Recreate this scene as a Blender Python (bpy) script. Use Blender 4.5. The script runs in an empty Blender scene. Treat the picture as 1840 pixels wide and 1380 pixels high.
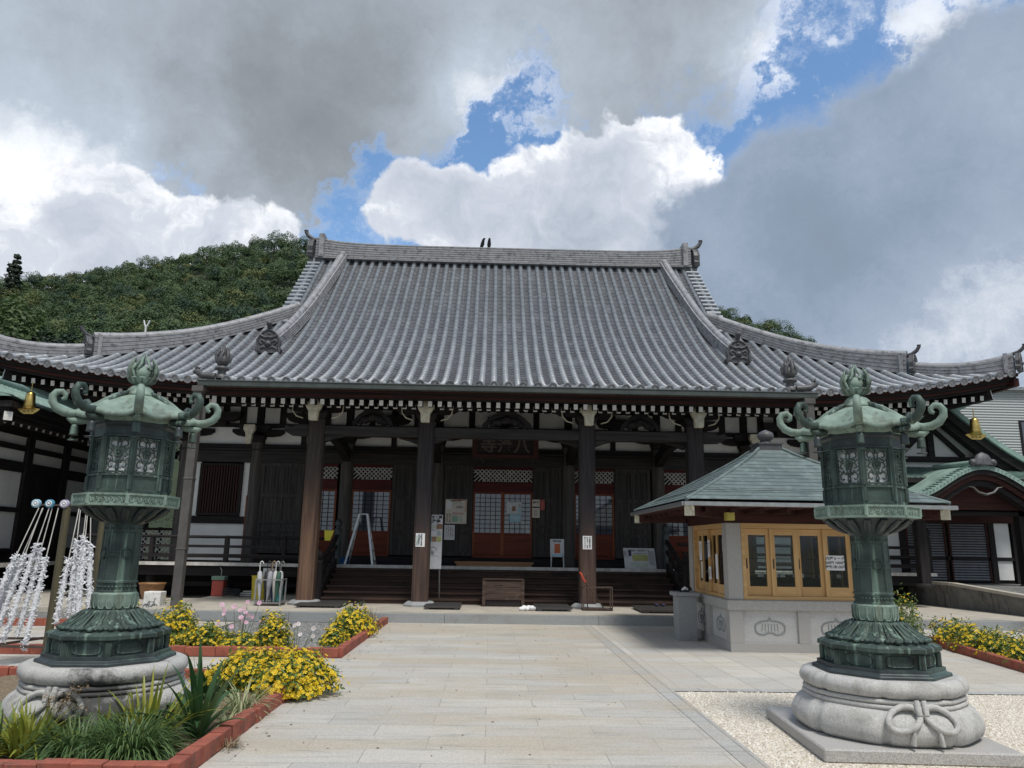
import bpy, math, random
from math import pi, sin, cos, tan, radians, sqrt, atan2, exp
from mathutils import Vector, Matrix, Quaternion
import numpy as np
random.seed(7)
SC = bpy.context.scene
COL = SC.collection

# ------------------------------------------------------------------ camera
cam_d = bpy.data.cameras.new('camera')
cam = bpy.data.objects.new('camera', cam_d)
COL.objects.link(cam)
SC.camera = cam
cam_d.sensor_width = 36.0
cam_d.lens = 1330.0 / 1840.0 * 36.0
cam_d.clip_start = 0.1
cam_d.clip_end = 6000
EYE = 1.6
cam.matrix_world = (Matrix.Translation((0, 0, EYE)) @ Matrix.Rotation(-radians(1.5), 4, 'Z')
                    @ Matrix.Rotation(pi / 2 + radians(12.3), 4, 'X') @ Matrix.Rotation(radians(0.9), 4, 'Z'))

# ------------------------------------------------------------------ world, sun, exposure
SUN_EL, SUN_AZ = radians(64), radians(160)       # azimuth clockwise from +Y: high behind the camera, a little right
world = bpy.data.worlds.new('World')
SC.world = world
world.use_nodes = True
wn, wl = world.node_tree.nodes, world.node_tree.links
wn.clear()

class NG:
    """short-hand for node graphs"""
    def __init__(s, tree): s.n, s.l = tree.nodes, tree.links
    def new(s, t, **kw):
        nd = s.n.new(t)
        for k, v in kw.items():
            if k == 'i':
                for a, b in v.items():
                    if hasattr(b, 'is_linked') or isinstance(b, bpy.types.NodeSocket): s.l.new(b, nd.inputs[a])
                    else: nd.inputs[a].default_value = b
            else: setattr(nd, k, v)
        return nd
    def math(s, op, a, b=None, c=None, clamp=False):
        nd = s.n.new('ShaderNodeMath'); nd.operation = op; nd.use_clamp = clamp
        for i, v in enumerate((a, b, c)):
            if v is None: continue
            if isinstance(v, bpy.types.NodeSocket): s.l.new(v, nd.inputs[i])
            else: nd.inputs[i].default_value = v
        return nd.outputs[0]
    def vmath(s, op, a, b=None, scale=None):
        nd = s.n.new('ShaderNodeVectorMath'); nd.operation = op
        for i, v in enumerate((a, b)):
            if v is None: continue
            if isinstance(v, bpy.types.NodeSocket): s.l.new(v, nd.inputs[i])
            else: nd.inputs[i].default_value = v
        if scale is not None: nd.inputs['Scale'].default_value = scale
        return nd.outputs['Value'] if op in ('LENGTH', 'DISTANCE', 'DOT_PRODUCT') else nd.outputs[0]
    def noise(s, vec, scale, detail=4, rough=0.55, dist=0.0, out='Fac', lac=2.0):
        nd = s.n.new('ShaderNodeTexNoise')
        if vec is not None: s.l.new(vec, nd.inputs['Vector'])
        nd.inputs['Scale'].default_value = scale; nd.inputs['Detail'].default_value = detail
        nd.inputs['Roughness'].default_value = rough; nd.inputs['Distortion'].default_value = dist
        nd.inputs['Lacunarity'].default_value = lac
        return nd.outputs[out]
    def maprange(s, v, a, b, c=0.0, d=1.0, smooth=True):
        nd = s.n.new('ShaderNodeMapRange'); nd.interpolation_type = 'SMOOTHSTEP' if smooth else 'LINEAR'
        s.l.new(v, nd.inputs[0])
        for i, x in enumerate((a, b, c, d)): nd.inputs[i + 1].default_value = x
        return nd.outputs[0]
    def mix(s, fac, a, b, blend='MIX'):
        nd = s.n.new('ShaderNodeMix'); nd.data_type = 'RGBA'; nd.blend_type = blend
        for i, v in ((0, fac), (6, a), (7, b)):
            if isinstance(v, bpy.types.NodeSocket): s.l.new(v, nd.inputs[i])
            else: nd.inputs[i].default_value = v if i == 0 else (*v[:3], 1)
        return nd.outputs[2]

def sky_dir(px, py):
    q = Vector(((px - 920) / 1330.0, -(py - 690) / 1330.0, -1)).normalized()
    return cam.matrix_world.to_3x3() @ q

g = NG(world.node_tree)
tc = g.new('ShaderNodeTexCoord').outputs['Generated']
sky = g.new('ShaderNodeTexSky', sky_type='NISHITA')
sky.sun_disc = False
sky.sun_elevation = SUN_EL
sky.sun_rotation = SUN_AZ
sky.air_density = 1.0; sky.dust_density = 0.6; sky.ozone_density = 2.0
# warped direction gives ragged cloud edges
w1 = g.vmath('SUBTRACT', g.noise(tc, 3.2, 5, 0.6, out='Color'), (0.5, 0.5, 0.5))
w2 = g.vmath('SUBTRACT', g.noise(tc, 13.0, 5, 0.6, out='Color'), (0.5, 0.5, 0.5))
wd = g.vmath('ADD', tc, g.vmath('ADD', g.vmath('SCALE', w1, scale=0.16), g.vmath('SCALE', w2, scale=0.06)))
w3 = g.vmath('SUBTRACT', g.noise(tc, 9.0, 9, 0.68, out='Color'), (0.5, 0.5, 0.5))
wdeck = g.vmath('ADD', tc, g.vmath('ADD', g.vmath('SCALE', w1, scale=0.14), g.vmath('SCALE', w3, scale=0.30)))
def blobs(lst, vec=None):
    tot = None
    for (px, py, r, wgt) in lst:
        d = g.vmath('DISTANCE', vec or wd, tuple(sky_dir(px, py)))
        v = g.math('MULTIPLY', g.maprange(d, r / 1330.0, 0.0), wgt)
        tot = v if tot is None else g.math('ADD', tot, v)
    return tot
away = g.maprange(g.vmath('DISTANCE', tc, tuple(sky_dir(920, 350))), 0.72, 1.0)      # cloud deck over the rest of the sky
n_big = g.noise(tc, 3.0, 8, 0.58, 0.25)
n_mid = g.noise(wd, 7.0, 9, 0.62, 0.15)
n_fine = g.noise(wd, 18.0, 7, 0.62)
n_low = g.noise(g.vmath('ADD', wd, (0.0, 0.0, 0.035)), 7.0, 4, 0.5)
n_bil = g.noise(wd, 11.0, 8, 0.66, 0.6)
def cen(n, k): return g.math('MULTIPLY', g.math('SUBTRACT', n, 0.5), k)
def add(*a):
    t = a[0]
    for x in a[1:]: t = g.math('ADD', t, x)
    return t
def ramp_col(v, stops):
    r = g.new('ShaderNodeValToRGB'); g.l.new(v, r.inputs[0]); c = r.color_ramp
    for p, col in stops: c.elements.new(p).color = (*col, 1)
    c.elements.remove(c.elements[0]); c.elements.remove(c.elements[-1])
    return r.outputs[0]
# high grey deck, upper left, with wispy rags to the right
deck = blobs([(80, 60, 430, 1.0), (430, 40, 420, 0.9), (520, 220, 330, 1.15), (280, 200, 350, 0.9), (860, 20, 320, 1.0), (1130, 60, 280, 1.1), (700, 130, 270, 0.75), (1330, 40, 170, 0.5), (40, 260, 260, 0.8), (560, 320, 150, 0.45), (60, 340, 280, 0.6), (860, 265, 190, -0.50), (700, 320, 110, -0.35), (1000, 240, 80, -0.3),
              (840, 215, 190, 0.42), (990, 200, 130, 0.34), (800, 290, 140, 0.40), (1400, 80, 150, 0.46), (1560, 25, 130, 0.40), (1660, 110, 140, 0.56), (1610, 185, 80, 0.35), (1750, 50, 160, 0.50), (1330, 210, 120, 0.30), (1480, 185, 70, 0.3),
              (940, 145, 90, -0.85), (900, 235, 110, -0.5), (740, 285, 120, -0.75), (1010, 215, 90, -0.4), (1480, 120, 90, -0.35), (1400, 260, 130, -0.3), (1560, 110, 60, -0.3), (325, 325, 120, -1.1), (580, 395, 110, -0.6), (640, 350, 90, -0.4)], wdeck)
n_wis = g.noise(wdeck, 6.0, 10, 0.70, 0.4)
deck_d = add(deck, away, cen(n_big, 0.8), cen(n_wis, 1.9), -0.08)
deck_a = g.maprange(deck_d, 0.02, 0.95)
deck_v = add(blobs([(560, 250, 300, -0.22), (480, 120, 330, -0.10), (1150, 60, 300, -0.14), (760, 60, 300, -0.10), (120, 90, 260, 0.06), (50, 330, 270, 0.50), (200, 340, 160, 0.15), (1420, 70, 160, 0.34), (1650, 110, 170, 0.36), (900, 200, 200, 0.22), (1730, 60, 170, 0.3), (330, 210, 120, 0.10)]), g.math('MULTIPLY', g.maprange(deck_d, 0.85, 0.15), 0.40), cen(n_big, 0.75), cen(n_wis, 0.34), cen(n_mid, 0.38), 0.47)
deck_c = ramp_col(deck_v, ((0.0, (0.165, 0.180, 0.198)), (0.25, (0.225, 0.250, 0.280)), (0.45, (0.305, 0.345, 0.395)), (0.65, (0.39, 0.445, 0.52)), (1.0, (0.60, 0.66, 0.76))))
# bright heaped clouds low in the middle and at left
heap = blobs([(985, 300, 95, 0.9), (1090, 265, 120, 0.85), (1200, 260, 105, 0.85), (1120, 370, 190, 1.1), (945, 385, 110, 0.9), (1262, 315, 70, 0.6), (770, 375, 105, 0.9), (850, 375, 85, 0.75), (690, 415, 85, 0.8), (1000, 440, 220, 1.0), (830, 440, 150, 0.8),
              (80, 430, 190, 0.9), (190, 395, 150, 0.85), (340, 410, 110, 0.85), (445, 430, 105, 0.8), (255, 345, 75, 0.7), (335, 315, 60, -0.5), (120, 500, 280, 1.1), (500, 435, 70, 0.5), (30, 340, 110, 0.6)])
heap_d = add(heap, cen(n_mid, 1.0), cen(n_fine, 0.65))
heap_a = g.maprange(heap_d, 0.36, 0.58)
heap_v = add(g.math('MULTIPLY', g.maprange(heap_d, 1.5, 0.5), 0.20), blobs([(1200, 250, 130, 0.30), (1080, 240, 110, 0.18), (970, 280, 90, 0.16), (60, 330, 190, 0.34), (250, 330, 100, 0.2), (700, 380, 90, 0.14), (1140, 320, 70, -0.10), (930, 440, 200, -0.16), (250, 430, 180, -0.12), (840, 400, 80, -0.12), (1230, 350, 90, -0.05)]), cen(n_low, 1.3), cen(n_bil, 1.1), cen(n_fine, 0.55), 0.46)
heap_c = ramp_col(heap_v, ((0.0, (0.30, 0.345, 0.41)), (0.3, (0.40, 0.44, 0.51)), (0.6, (0.52, 0.55, 0.61)), (1.0, (0.72, 0.73, 0.745))))
# smooth slate-blue cloud bank at right
bank = blobs([(1650, 400, 400, 1.1), (1440, 450, 300, 1.0), (1810, 250, 290, 1.1), (1340, 380, 150, 0.75), (1240, 430, 150, 0.7), (1560, 280, 130, 0.65), (1850, 110, 150, 0.6), (1500, 600, 320, 1.0), (1250, 520, 220, 0.8), (1830, 560, 300, 1.0), (1430, 265, 55, 0.3)])
bank_d = add(bank, cen(n_wis, 0.95), cen(n_mid, 0.3))
bank_a = g.maprange(bank_d, 0.22, 0.78)
bank_v = add(0.06, blobs([(1780, 570, 260, 0.26), (1620, 640, 200, 0.12), (1560, 270, 120, 0.14), (1810, 100, 160, 0.14), (1480, 480, 260, -0.12), (1650, 350, 200, -0.05)]), cen(n_big, 0.50), cen(n_wis, 0.42), cen(n_bil, 0.12), g.math('MULTIPLY', g.maprange(bank_d, 0.85, 0.4), 0.16), 0.34)
bank_c = ramp_col(bank_v, ((0.0, (0.165, 0.205, 0.265)), (0.3, (0.205, 0.258, 0.335)), (0.55, (0.29, 0.345, 0.435)), (1.0, (0.62, 0.66, 0.73))))
cl = g.mix(deck_a, (0, 0, 0), deck_c)
cl = g.mix(heap_a, cl, heap_c)
cl = g.mix(bank_a, cl, bank_c)
inv = lambda v: g.math('SUBTRACT', 1.0, v)
clear = g.math('MULTIPLY', g.math('MULTIPLY', inv(deck_a), inv(heap_a)), inv(bank_a))
sep = g.new('ShaderNodeSeparateXYZ'); g.l.new(tc, sep.inputs[0])
horizon = g.maprange(sep.outputs[2], -0.02, 0.02)
blue = g.mix(1.0, sky.outputs[0], (0.86, 1.0, 1.05), 'MULTIPLY')
bg_sky = g.new('ShaderNodeBackground'); g.l.new(g.mix(clear, (0, 0, 0), blue), bg_sky.inputs[0]); bg_sky.inputs[1].default_value = 0.135
bg_cl = g.new('ShaderNodeBackground'); g.l.new(cl, bg_cl.inputs[0]); g.l.new(g.maprange(horizon, 0, 1, 0.25, 1.0), bg_cl.inputs[1])
addw = g.new('ShaderNodeAddShader'); g.l.new(bg_sky.outputs[0], addw.inputs[0]); g.l.new(bg_cl.outputs[0], addw.inputs[1])
outw = g.new('ShaderNodeOutputWorld'); g.l.new(addw.outputs[0], outw.inputs[0])

sun_d = bpy.data.lights.new('sun', 'SUN')
sun_d.energy = 2.3
sun_d.angle = radians(16)
sun_d.color = (1.0, 0.96, 0.9)
sun = bpy.data.objects.new('sun', sun_d)
COL.objects.link(sun)
sd = Vector((sin(SUN_AZ) * cos(SUN_EL), cos(SUN_AZ) * cos(SUN_EL), sin(SUN_EL)))
sun.rotation_euler = (-sd).to_track_quat('-Z', 'Y').to_euler()
sun.location = sd * 60
vs = SC.view_settings
vs.view_transform = 'Standard'; vs.look = 'None'; vs.gamma = 1.0; vs.use_curve_mapping = False
vs.exposure = 0.45

# ------------------------------------------------------------------ materials
MATS = {}
def mat(name, c1, c2=None, scale=6.0, rough=0.7, bump=0.15, stretch=(1, 1, 1), c3=None, c3_scale=1.3, c3_lo=0.5, c3_hi=0.7, metallic=0.0, spec=0.5, bscale=None, detail=6, streak=None, streak_c=None):
    if name in MATS: return MATS[name]
    m = bpy.data.materials.new(name); m.use_nodes = True
    q = NG(m.node_tree)
    b = m.node_tree.nodes['Principled BSDF']
    co = q.new('ShaderNodeTexCoord').outputs['Object']
    v = q.vmath('MULTIPLY', co, stretch)
    f = q.maprange(q.noise(v, scale, detail, 0.6), 0.3, 0.7)
    col = q.mix(f, c1, c2 if c2 else tuple(x * 0.72 for x in c1))
    if c3:
        f3 = q.maprange(q.noise(co, c3_scale, 6, 0.65), c3_lo, c3_hi)
        col = q.mix(f3, col, c3)
    if streak:
        f4 = q.maprange(q.noise(q.vmath('MULTIPLY', co, streak), 5.0, 5, 0.6), 0.52, 0.68)
        col = q.mix(f4, col, streak_c)
    q.l.new(col, b.inputs['Base Color'])
    b.inputs['Roughness'].default_value = rough
    b.inputs['Metallic'].default_value = metallic
    b.inputs['Specular IOR Level'].default_value = spec
    if bump:
        bn = q.new('ShaderNodeBump'); bn.inputs['Strength'].default_value = bump; bn.inputs['Distance'].default_value = 0.02
        q.l.new(q.noise(v, bscale or scale * 3, 6, 0.65), bn.inputs['Height'])
        q.l.new(bn.outputs[0], b.inputs['Normal'])
    MATS[name] = m
    return m

def wood(name, c1, c2, axis, **kw):
    st = {'x': (0.06, 1, 1), 'y': (1, 0.06, 1), 'z': (1, 1, 0.06)}[axis]
    return mat(name, c1, c2, scale=kw.pop('scale', 14), stretch=st, spec=kw.pop('spec', 0.2), rough=kw.pop('rough', 0.75), bump=kw.pop('bump', 0.35), **kw)

W_BLK = {a: wood('dark_timber_' + a, (0.014, 0.012, 0.013), (0.032, 0.028, 0.028), a) for a in 'xyz'}
W_GRY = {a: wood('weathered_timber_' + a, (0.025, 0.023, 0.023), (0.052, 0.048, 0.046), a) for a in 'xyz'}
W_COL = wood('bare_grey_column', (0.058, 0.053, 0.049), (0.115, 0.107, 0.100), 'z')
W_DRK = wood('grey_door_timber', (0.036, 0.033, 0.032), (0.072, 0.067, 0.064), 'z')
W_RED = wood('red_brown_board', (0.070, 0.026, 0.022), (0.036, 0.016, 0.014), 'x')
W_STEP = wood('step_board', (0.095, 0.058, 0.046), (0.042, 0.030, 0.026), 'x', c3=(0.025, 0.02, 0.018), c3_scale=0.7)
W_DOOR = wood('red_door_wood', (0.175, 0.036, 0.015), (0.10, 0.022, 0.011), 'x', rough=0.45)
W_DOORV = wood('red_door_stile', (0.25, 0.075, 0.027), (0.14, 0.036, 0.015), 'z', rough=0.45)
W_LINTEL = wood('red_lintel_wood', (0.085, 0.011, 0.010), (0.05, 0.008, 0.008), 'x', rough=0.5)
W_PINE = wood('varnished_pine', (0.66, 0.43, 0.205), (0.52, 0.315, 0.13), 'z', rough=0.4, bump=0.1)
W_PINEX = wood('varnished_pine_x', (0.66, 0.43, 0.205), (0.52, 0.315, 0.13), 'x', rough=0.4, bump=0.1)
W_OLD = wood('old_box_wood', (0.115, 0.078, 0.062), (0.045, 0.031, 0.026), 'x', c3=(0.20, 0.16, 0.13), c3_scale=2.5, c3_lo=0.58, c3_hi=0.78)
PLASTER = mat('white_plaster', (0.80, 0.80, 0.78), (0.70, 0.70, 0.68), 2.0, 0.85, 0.05)
CREAM = mat('cream_paint', (0.66, 0.63, 0.50), (0.45, 0.42, 0.32), 9, 0.8, 0.1)
WHITE = mat('white_paint', (0.80, 0.79, 0.76), (0.62, 0.61, 0.58), 12, 0.7, 0.05)
WBOARD = mat('weathered_white_board', (0.66, 0.64, 0.60), (0.42, 0.40, 0.37), 5, 0.8, 0.1, stretch=(1, 1, 1))
VOID = mat('void_shade', (0.02, 0.019, 0.018), (0.012, 0.012, 0.012), 3, 0.95, 0)  # near-black colour painting the unlit space under floors and behind openings
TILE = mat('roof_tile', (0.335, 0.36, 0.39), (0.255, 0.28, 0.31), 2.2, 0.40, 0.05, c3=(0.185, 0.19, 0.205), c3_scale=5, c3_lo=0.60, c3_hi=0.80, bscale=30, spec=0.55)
TILE_SHADE = mat('shaded_pan_tile', (0.105, 0.105, 0.112), (0.065, 0.067, 0.074), 4, 0.5, 0.12, c3=(0.14, 0.15, 0.16), c3_scale=1.2)  # darker than the cover tiles: shade between the ribs put into the colour
TILE_D = mat('ridge_tile', (0.33, 0.335, 0.35), (0.24, 0.24, 0.25), 5, 0.5, 0.15, c3=(0.11, 0.11, 0.115), c3_scale=6)
ONI = mat('ornament_tile', (0.105, 0.105, 0.11), (0.052, 0.052, 0.056), 9, 0.5, 0.25)
BRONZE = mat('green_bronze', (0.070, 0.105, 0.090), (0.032, 0.050, 0.044), 4.0, 0.62, 0.25, c3=(0.018, 0.024, 0.023), c3_scale=2.0, c3_lo=0.50, c3_hi=0.70, bscale=40, metallic=0.3, streak=(4, 4, 0.22), streak_c=(0.17, 0.25, 0.205))
BRONZE_L = mat('pale_verdigris', (0.27, 0.36, 0.30), (0.15, 0.215, 0.18), 4.0, 0.7, 0.2, c3=(0.070, 0.085, 0.066), c3_scale=3.4, c3_lo=0.52, c3_hi=0.70, bscale=40, streak=(3, 3, 0.3), streak_c=(0.13, 0.16, 0.12))
BRONZE_D = mat('dark_bronze', (0.038, 0.052, 0.055), (0.022, 0.030, 0.032), 5.0, 0.5, 0.2, c3=(0.07, 0.11, 0.095), c3_scale=3)
COPPER = mat('green_copper_roof', (0.29, 0.41, 0.355), (0.20, 0.30, 0.265), 3, 0.6, 0.08, c3=(0.13, 0.19, 0.17), c3_scale=2.5)
SLATE = mat('grey_green_slate', (0.125, 0.160, 0.155), (0.085, 0.112, 0.110), 3, 0.62, 0.1, c3=(0.185, 0.235, 0.225), c3_scale=2.2, c3_lo=0.5, c3_hi=0.75, streak=(1, 1, 0.15), streak_c=(0.155, 0.20, 0.195))
GRANITE = mat('speckled_granite', (0.50, 0.485, 0.46), (0.27, 0.26, 0.25), 120, 0.7, 0.05, detail=2, c3=(0.36, 0.345, 0.32), c3_scale=1.8)
GRANITE_L = mat('pale_granite', (0.58, 0.575, 0.56), (0.44, 0.435, 0.42), 90, 0.7, 0.05, detail=2, c3=(0.33, 0.33, 0.32), c3_scale=1.6, c3_lo=0.55, c3_hi=0.8)
STONE = mat('pedestal_stone', (0.54, 0.535, 0.515), (0.40, 0.395, 0.38), 70, 0.85, 0.4, c3=(0.29, 0.28, 0.255), c3_scale=2.6, c3_lo=0.50, c3_hi=0.74, bscale=110, detail=4, streak=(2.2, 2.2, 0.5), streak_c=(0.36, 0.35, 0.325))
STONE_T = mat('stained_pedestal_stone', (0.50, 0.495, 0.475), (0.37, 0.365, 0.35), 70, 0.85, 0.4, detail=4, c3=(0.055, 0.055, 0.055), c3_scale=1.1, c3_lo=0.50, c3_hi=0.60, bscale=110)
KERB = mat('grey_kerb_stone', (0.33, 0.345, 0.35), (0.25, 0.26, 0.265), 60, 0.75, 0.08, detail=3, c3=(0.22, 0.22, 0.215), c3_scale=1.0)
CONC = mat('platform_concrete', (0.47, 0.43, 0.36), (0.38, 0.35, 0.30), 3, 0.85, 0.1, c3=(0.30, 0.285, 0.25), c3_scale=0.6)
CONC_G = mat('stained_concrete', (0.20, 0.20, 0.19), (0.13, 0.13, 0.125), 3, 0.9, 0.15, streak=(2, 2, 0.1), streak_c=(0.07, 0.07, 0.065))
BRICK = mat('red_edging_brick', (0.36, 0.105, 0.065), (0.25, 0.07, 0.048), 6, 0.85, 0.3, c3=(0.16, 0.07, 0.05), c3_scale=5)
GOLD = mat('gilded_metal', (0.66, 0.48, 0.16), (0.42, 0.29, 0.09), 6, 0.32, 0.1, metallic=1.0)
ALU = mat('ladder_aluminium', (0.60, 0.61, 0.62), (0.45, 0.46, 0.47), 8, 0.38, 0.05, metallic=0.7)
STEEL = mat('galvanised_steel', (0.42, 0.43, 0.43), (0.30, 0.31, 0.31), 8, 0.45, 0.05, metallic=0.8)
RUST = mat('rusty_steel', (0.10, 0.065, 0.05), (0.055, 0.04, 0.035), 9, 0.8, 0.2)
PAPER = mat('white_paper', (0.80, 0.80, 0.80), (0.74, 0.74, 0.75), 6, 0.8, 0.0)
PAPER_C = mat('cream_paper', (0.70, 0.64, 0.55), (0.60, 0.55, 0.48), 6, 0.8, 0.0)
INK = mat('black_ink', (0.02, 0.02, 0.025), (0.03, 0.03, 0.035), 6, 0.7, 0.0)
def plain(name, c, rough=0.6): return mat(name, c, tuple(x * 0.82 for x in c), 7, rough, 0.04)
GUTTER = mat('green_grey_gutter', (0.060, 0.072, 0.066), (0.040, 0.050, 0.046), 4, 0.5, 0.1)
PIPE = mat('brown_downpipe', (0.105, 0.098, 0.092), (0.075, 0.070, 0.066), 4, 0.55, 0.08)
SOIL = mat('dry_soil', (0.25, 0.19, 0.12), (0.13, 0.10, 0.065), 25, 0.95, 0.6)
ANTENNA = plain('antenna_white', (0.75, 0.75, 0.75))

def glass(name, tint, rough=0.03):
    m = bpy.data.materials.new(name); m.use_nodes = True
    b = m.node_tree.nodes['Principled BSDF']
    b.inputs['Base Color'].default_value = (*tint, 1)
    b.inputs['Roughness'].default_value = rough
    b.inputs['Specular IOR Level'].default_value = 1.0
    b.inputs['IOR'].default_value = 1.62
    q = NG(m.node_tree)
    bn = q.new('ShaderNodeBump'); bn.inputs['Strength'].default_value = 0.02
    q.l.new(q.noise(q.new('ShaderNodeTexCoord').outputs['Object'], 2.0, 2), bn.inputs['Height']); q.l.new(bn.outputs[0], b.inputs['Normal'])
    return m
GLASS = glass('door_glass', (0.075, 0.088, 0.11))
def clear_glass(name):
    m = bpy.data.materials.new(name); m.use_nodes = True
    t = m.node_tree; q = NG(t)
    tr = q.new('ShaderNodeBsdfTransparent'); tr.inputs[0].default_value = (0.82, 0.86, 0.85, 1)
    gl = q.new('ShaderNodeBsdfGlossy'); gl.inputs['Roughness'].default_value = 0.02
    fr = q.new('ShaderNodeFresnel'); fr.inputs[0].default_value = 1.45
    mx = q.new('ShaderNodeMixShader')
    q.l.new(fr.outputs[0], mx.inputs[0]); q.l.new(tr.outputs[0], mx.inputs[1]); q.l.new(gl.outputs[0], mx.inputs[2])
    q.l.new(mx.outputs[0], t.nodes['Material Output'].inputs[0])
    return m
CLEAR = clear_glass('clear_window_glass')

def leafmat(name, c1, c2, rough=0.55, scale=3.0, trans=0.25):
    m = bpy.data.materials.new(name); m.use_nodes = True
    q = NG(m.node_tree); b = m.node_tree.nodes['Principled BSDF']
    co = q.new('ShaderNodeTexCoord').outputs['Object']
    rnd = q.new('ShaderNodeNewGeometry').outputs['Random Per Island']
    f = q.math('ADD', q.math('MULTIPLY', rnd, 0.65), q.math('MULTIPLY', q.noise(co, scale, 3), 0.35))
    col = q.mix(f, c1, c2)
    q.l.new(col, b.inputs['Base Color']); b.inputs['Roughness'].default_value = rough
    t = q.new('ShaderNodeBsdfTranslucent'); q.l.new(col, t.inputs[0])
    mx = q.new('ShaderNodeMixShader'); mx.inputs[0].default_value = trans
    q.l.new(b.outputs[0], mx.inputs[1]); q.l.new(t.outputs[0], mx.inputs[2])
    q.l.new(mx.outputs[0], m.node_tree.nodes['Material Output'].inputs[0])
    return m
LEAF = leafmat('marigold_leaf', (0.06, 0.115, 0.025), (0.17, 0.24, 0.055))
PETAL = leafmat('yellow_petal', (0.84, 0.56, 0.012), (0.90, 0.74, 0.04), 0.6, 3.0, 0.35)
PETAL_P = leafmat('pink_petal', (0.62, 0.28, 0.48), (0.80, 0.62, 0.72), 0.6)
GRASS_D = leafmat('dark_strap_leaf', (0.040, 0.105, 0.036), (0.17, 0.25, 0.085), 0.45)
GRASS_Y = leafmat('yellow_green_leaf', (0.14, 0.20, 0.03), (0.42, 0.40, 0.06), 0.45)
GRASS_P = leafmat('pale_striped_leaf', (0.20, 0.27, 0.11), (0.55, 0.55, 0.33), 0.5)
BROAD = leafmat('broad_green_leaf', (0.022, 0.07, 0.026), (0.07, 0.14, 0.045), 0.35)
PAPER_T = leafmat('thin_fortune_paper', (0.90, 0.91, 0.93), (0.85, 0.86, 0.88), 0.9, 3.0, 0.35)
STRAW = leafmat('dry_stem', (0.17, 0.12, 0.07), (0.30, 0.22, 0.13), 0.8)
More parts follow.
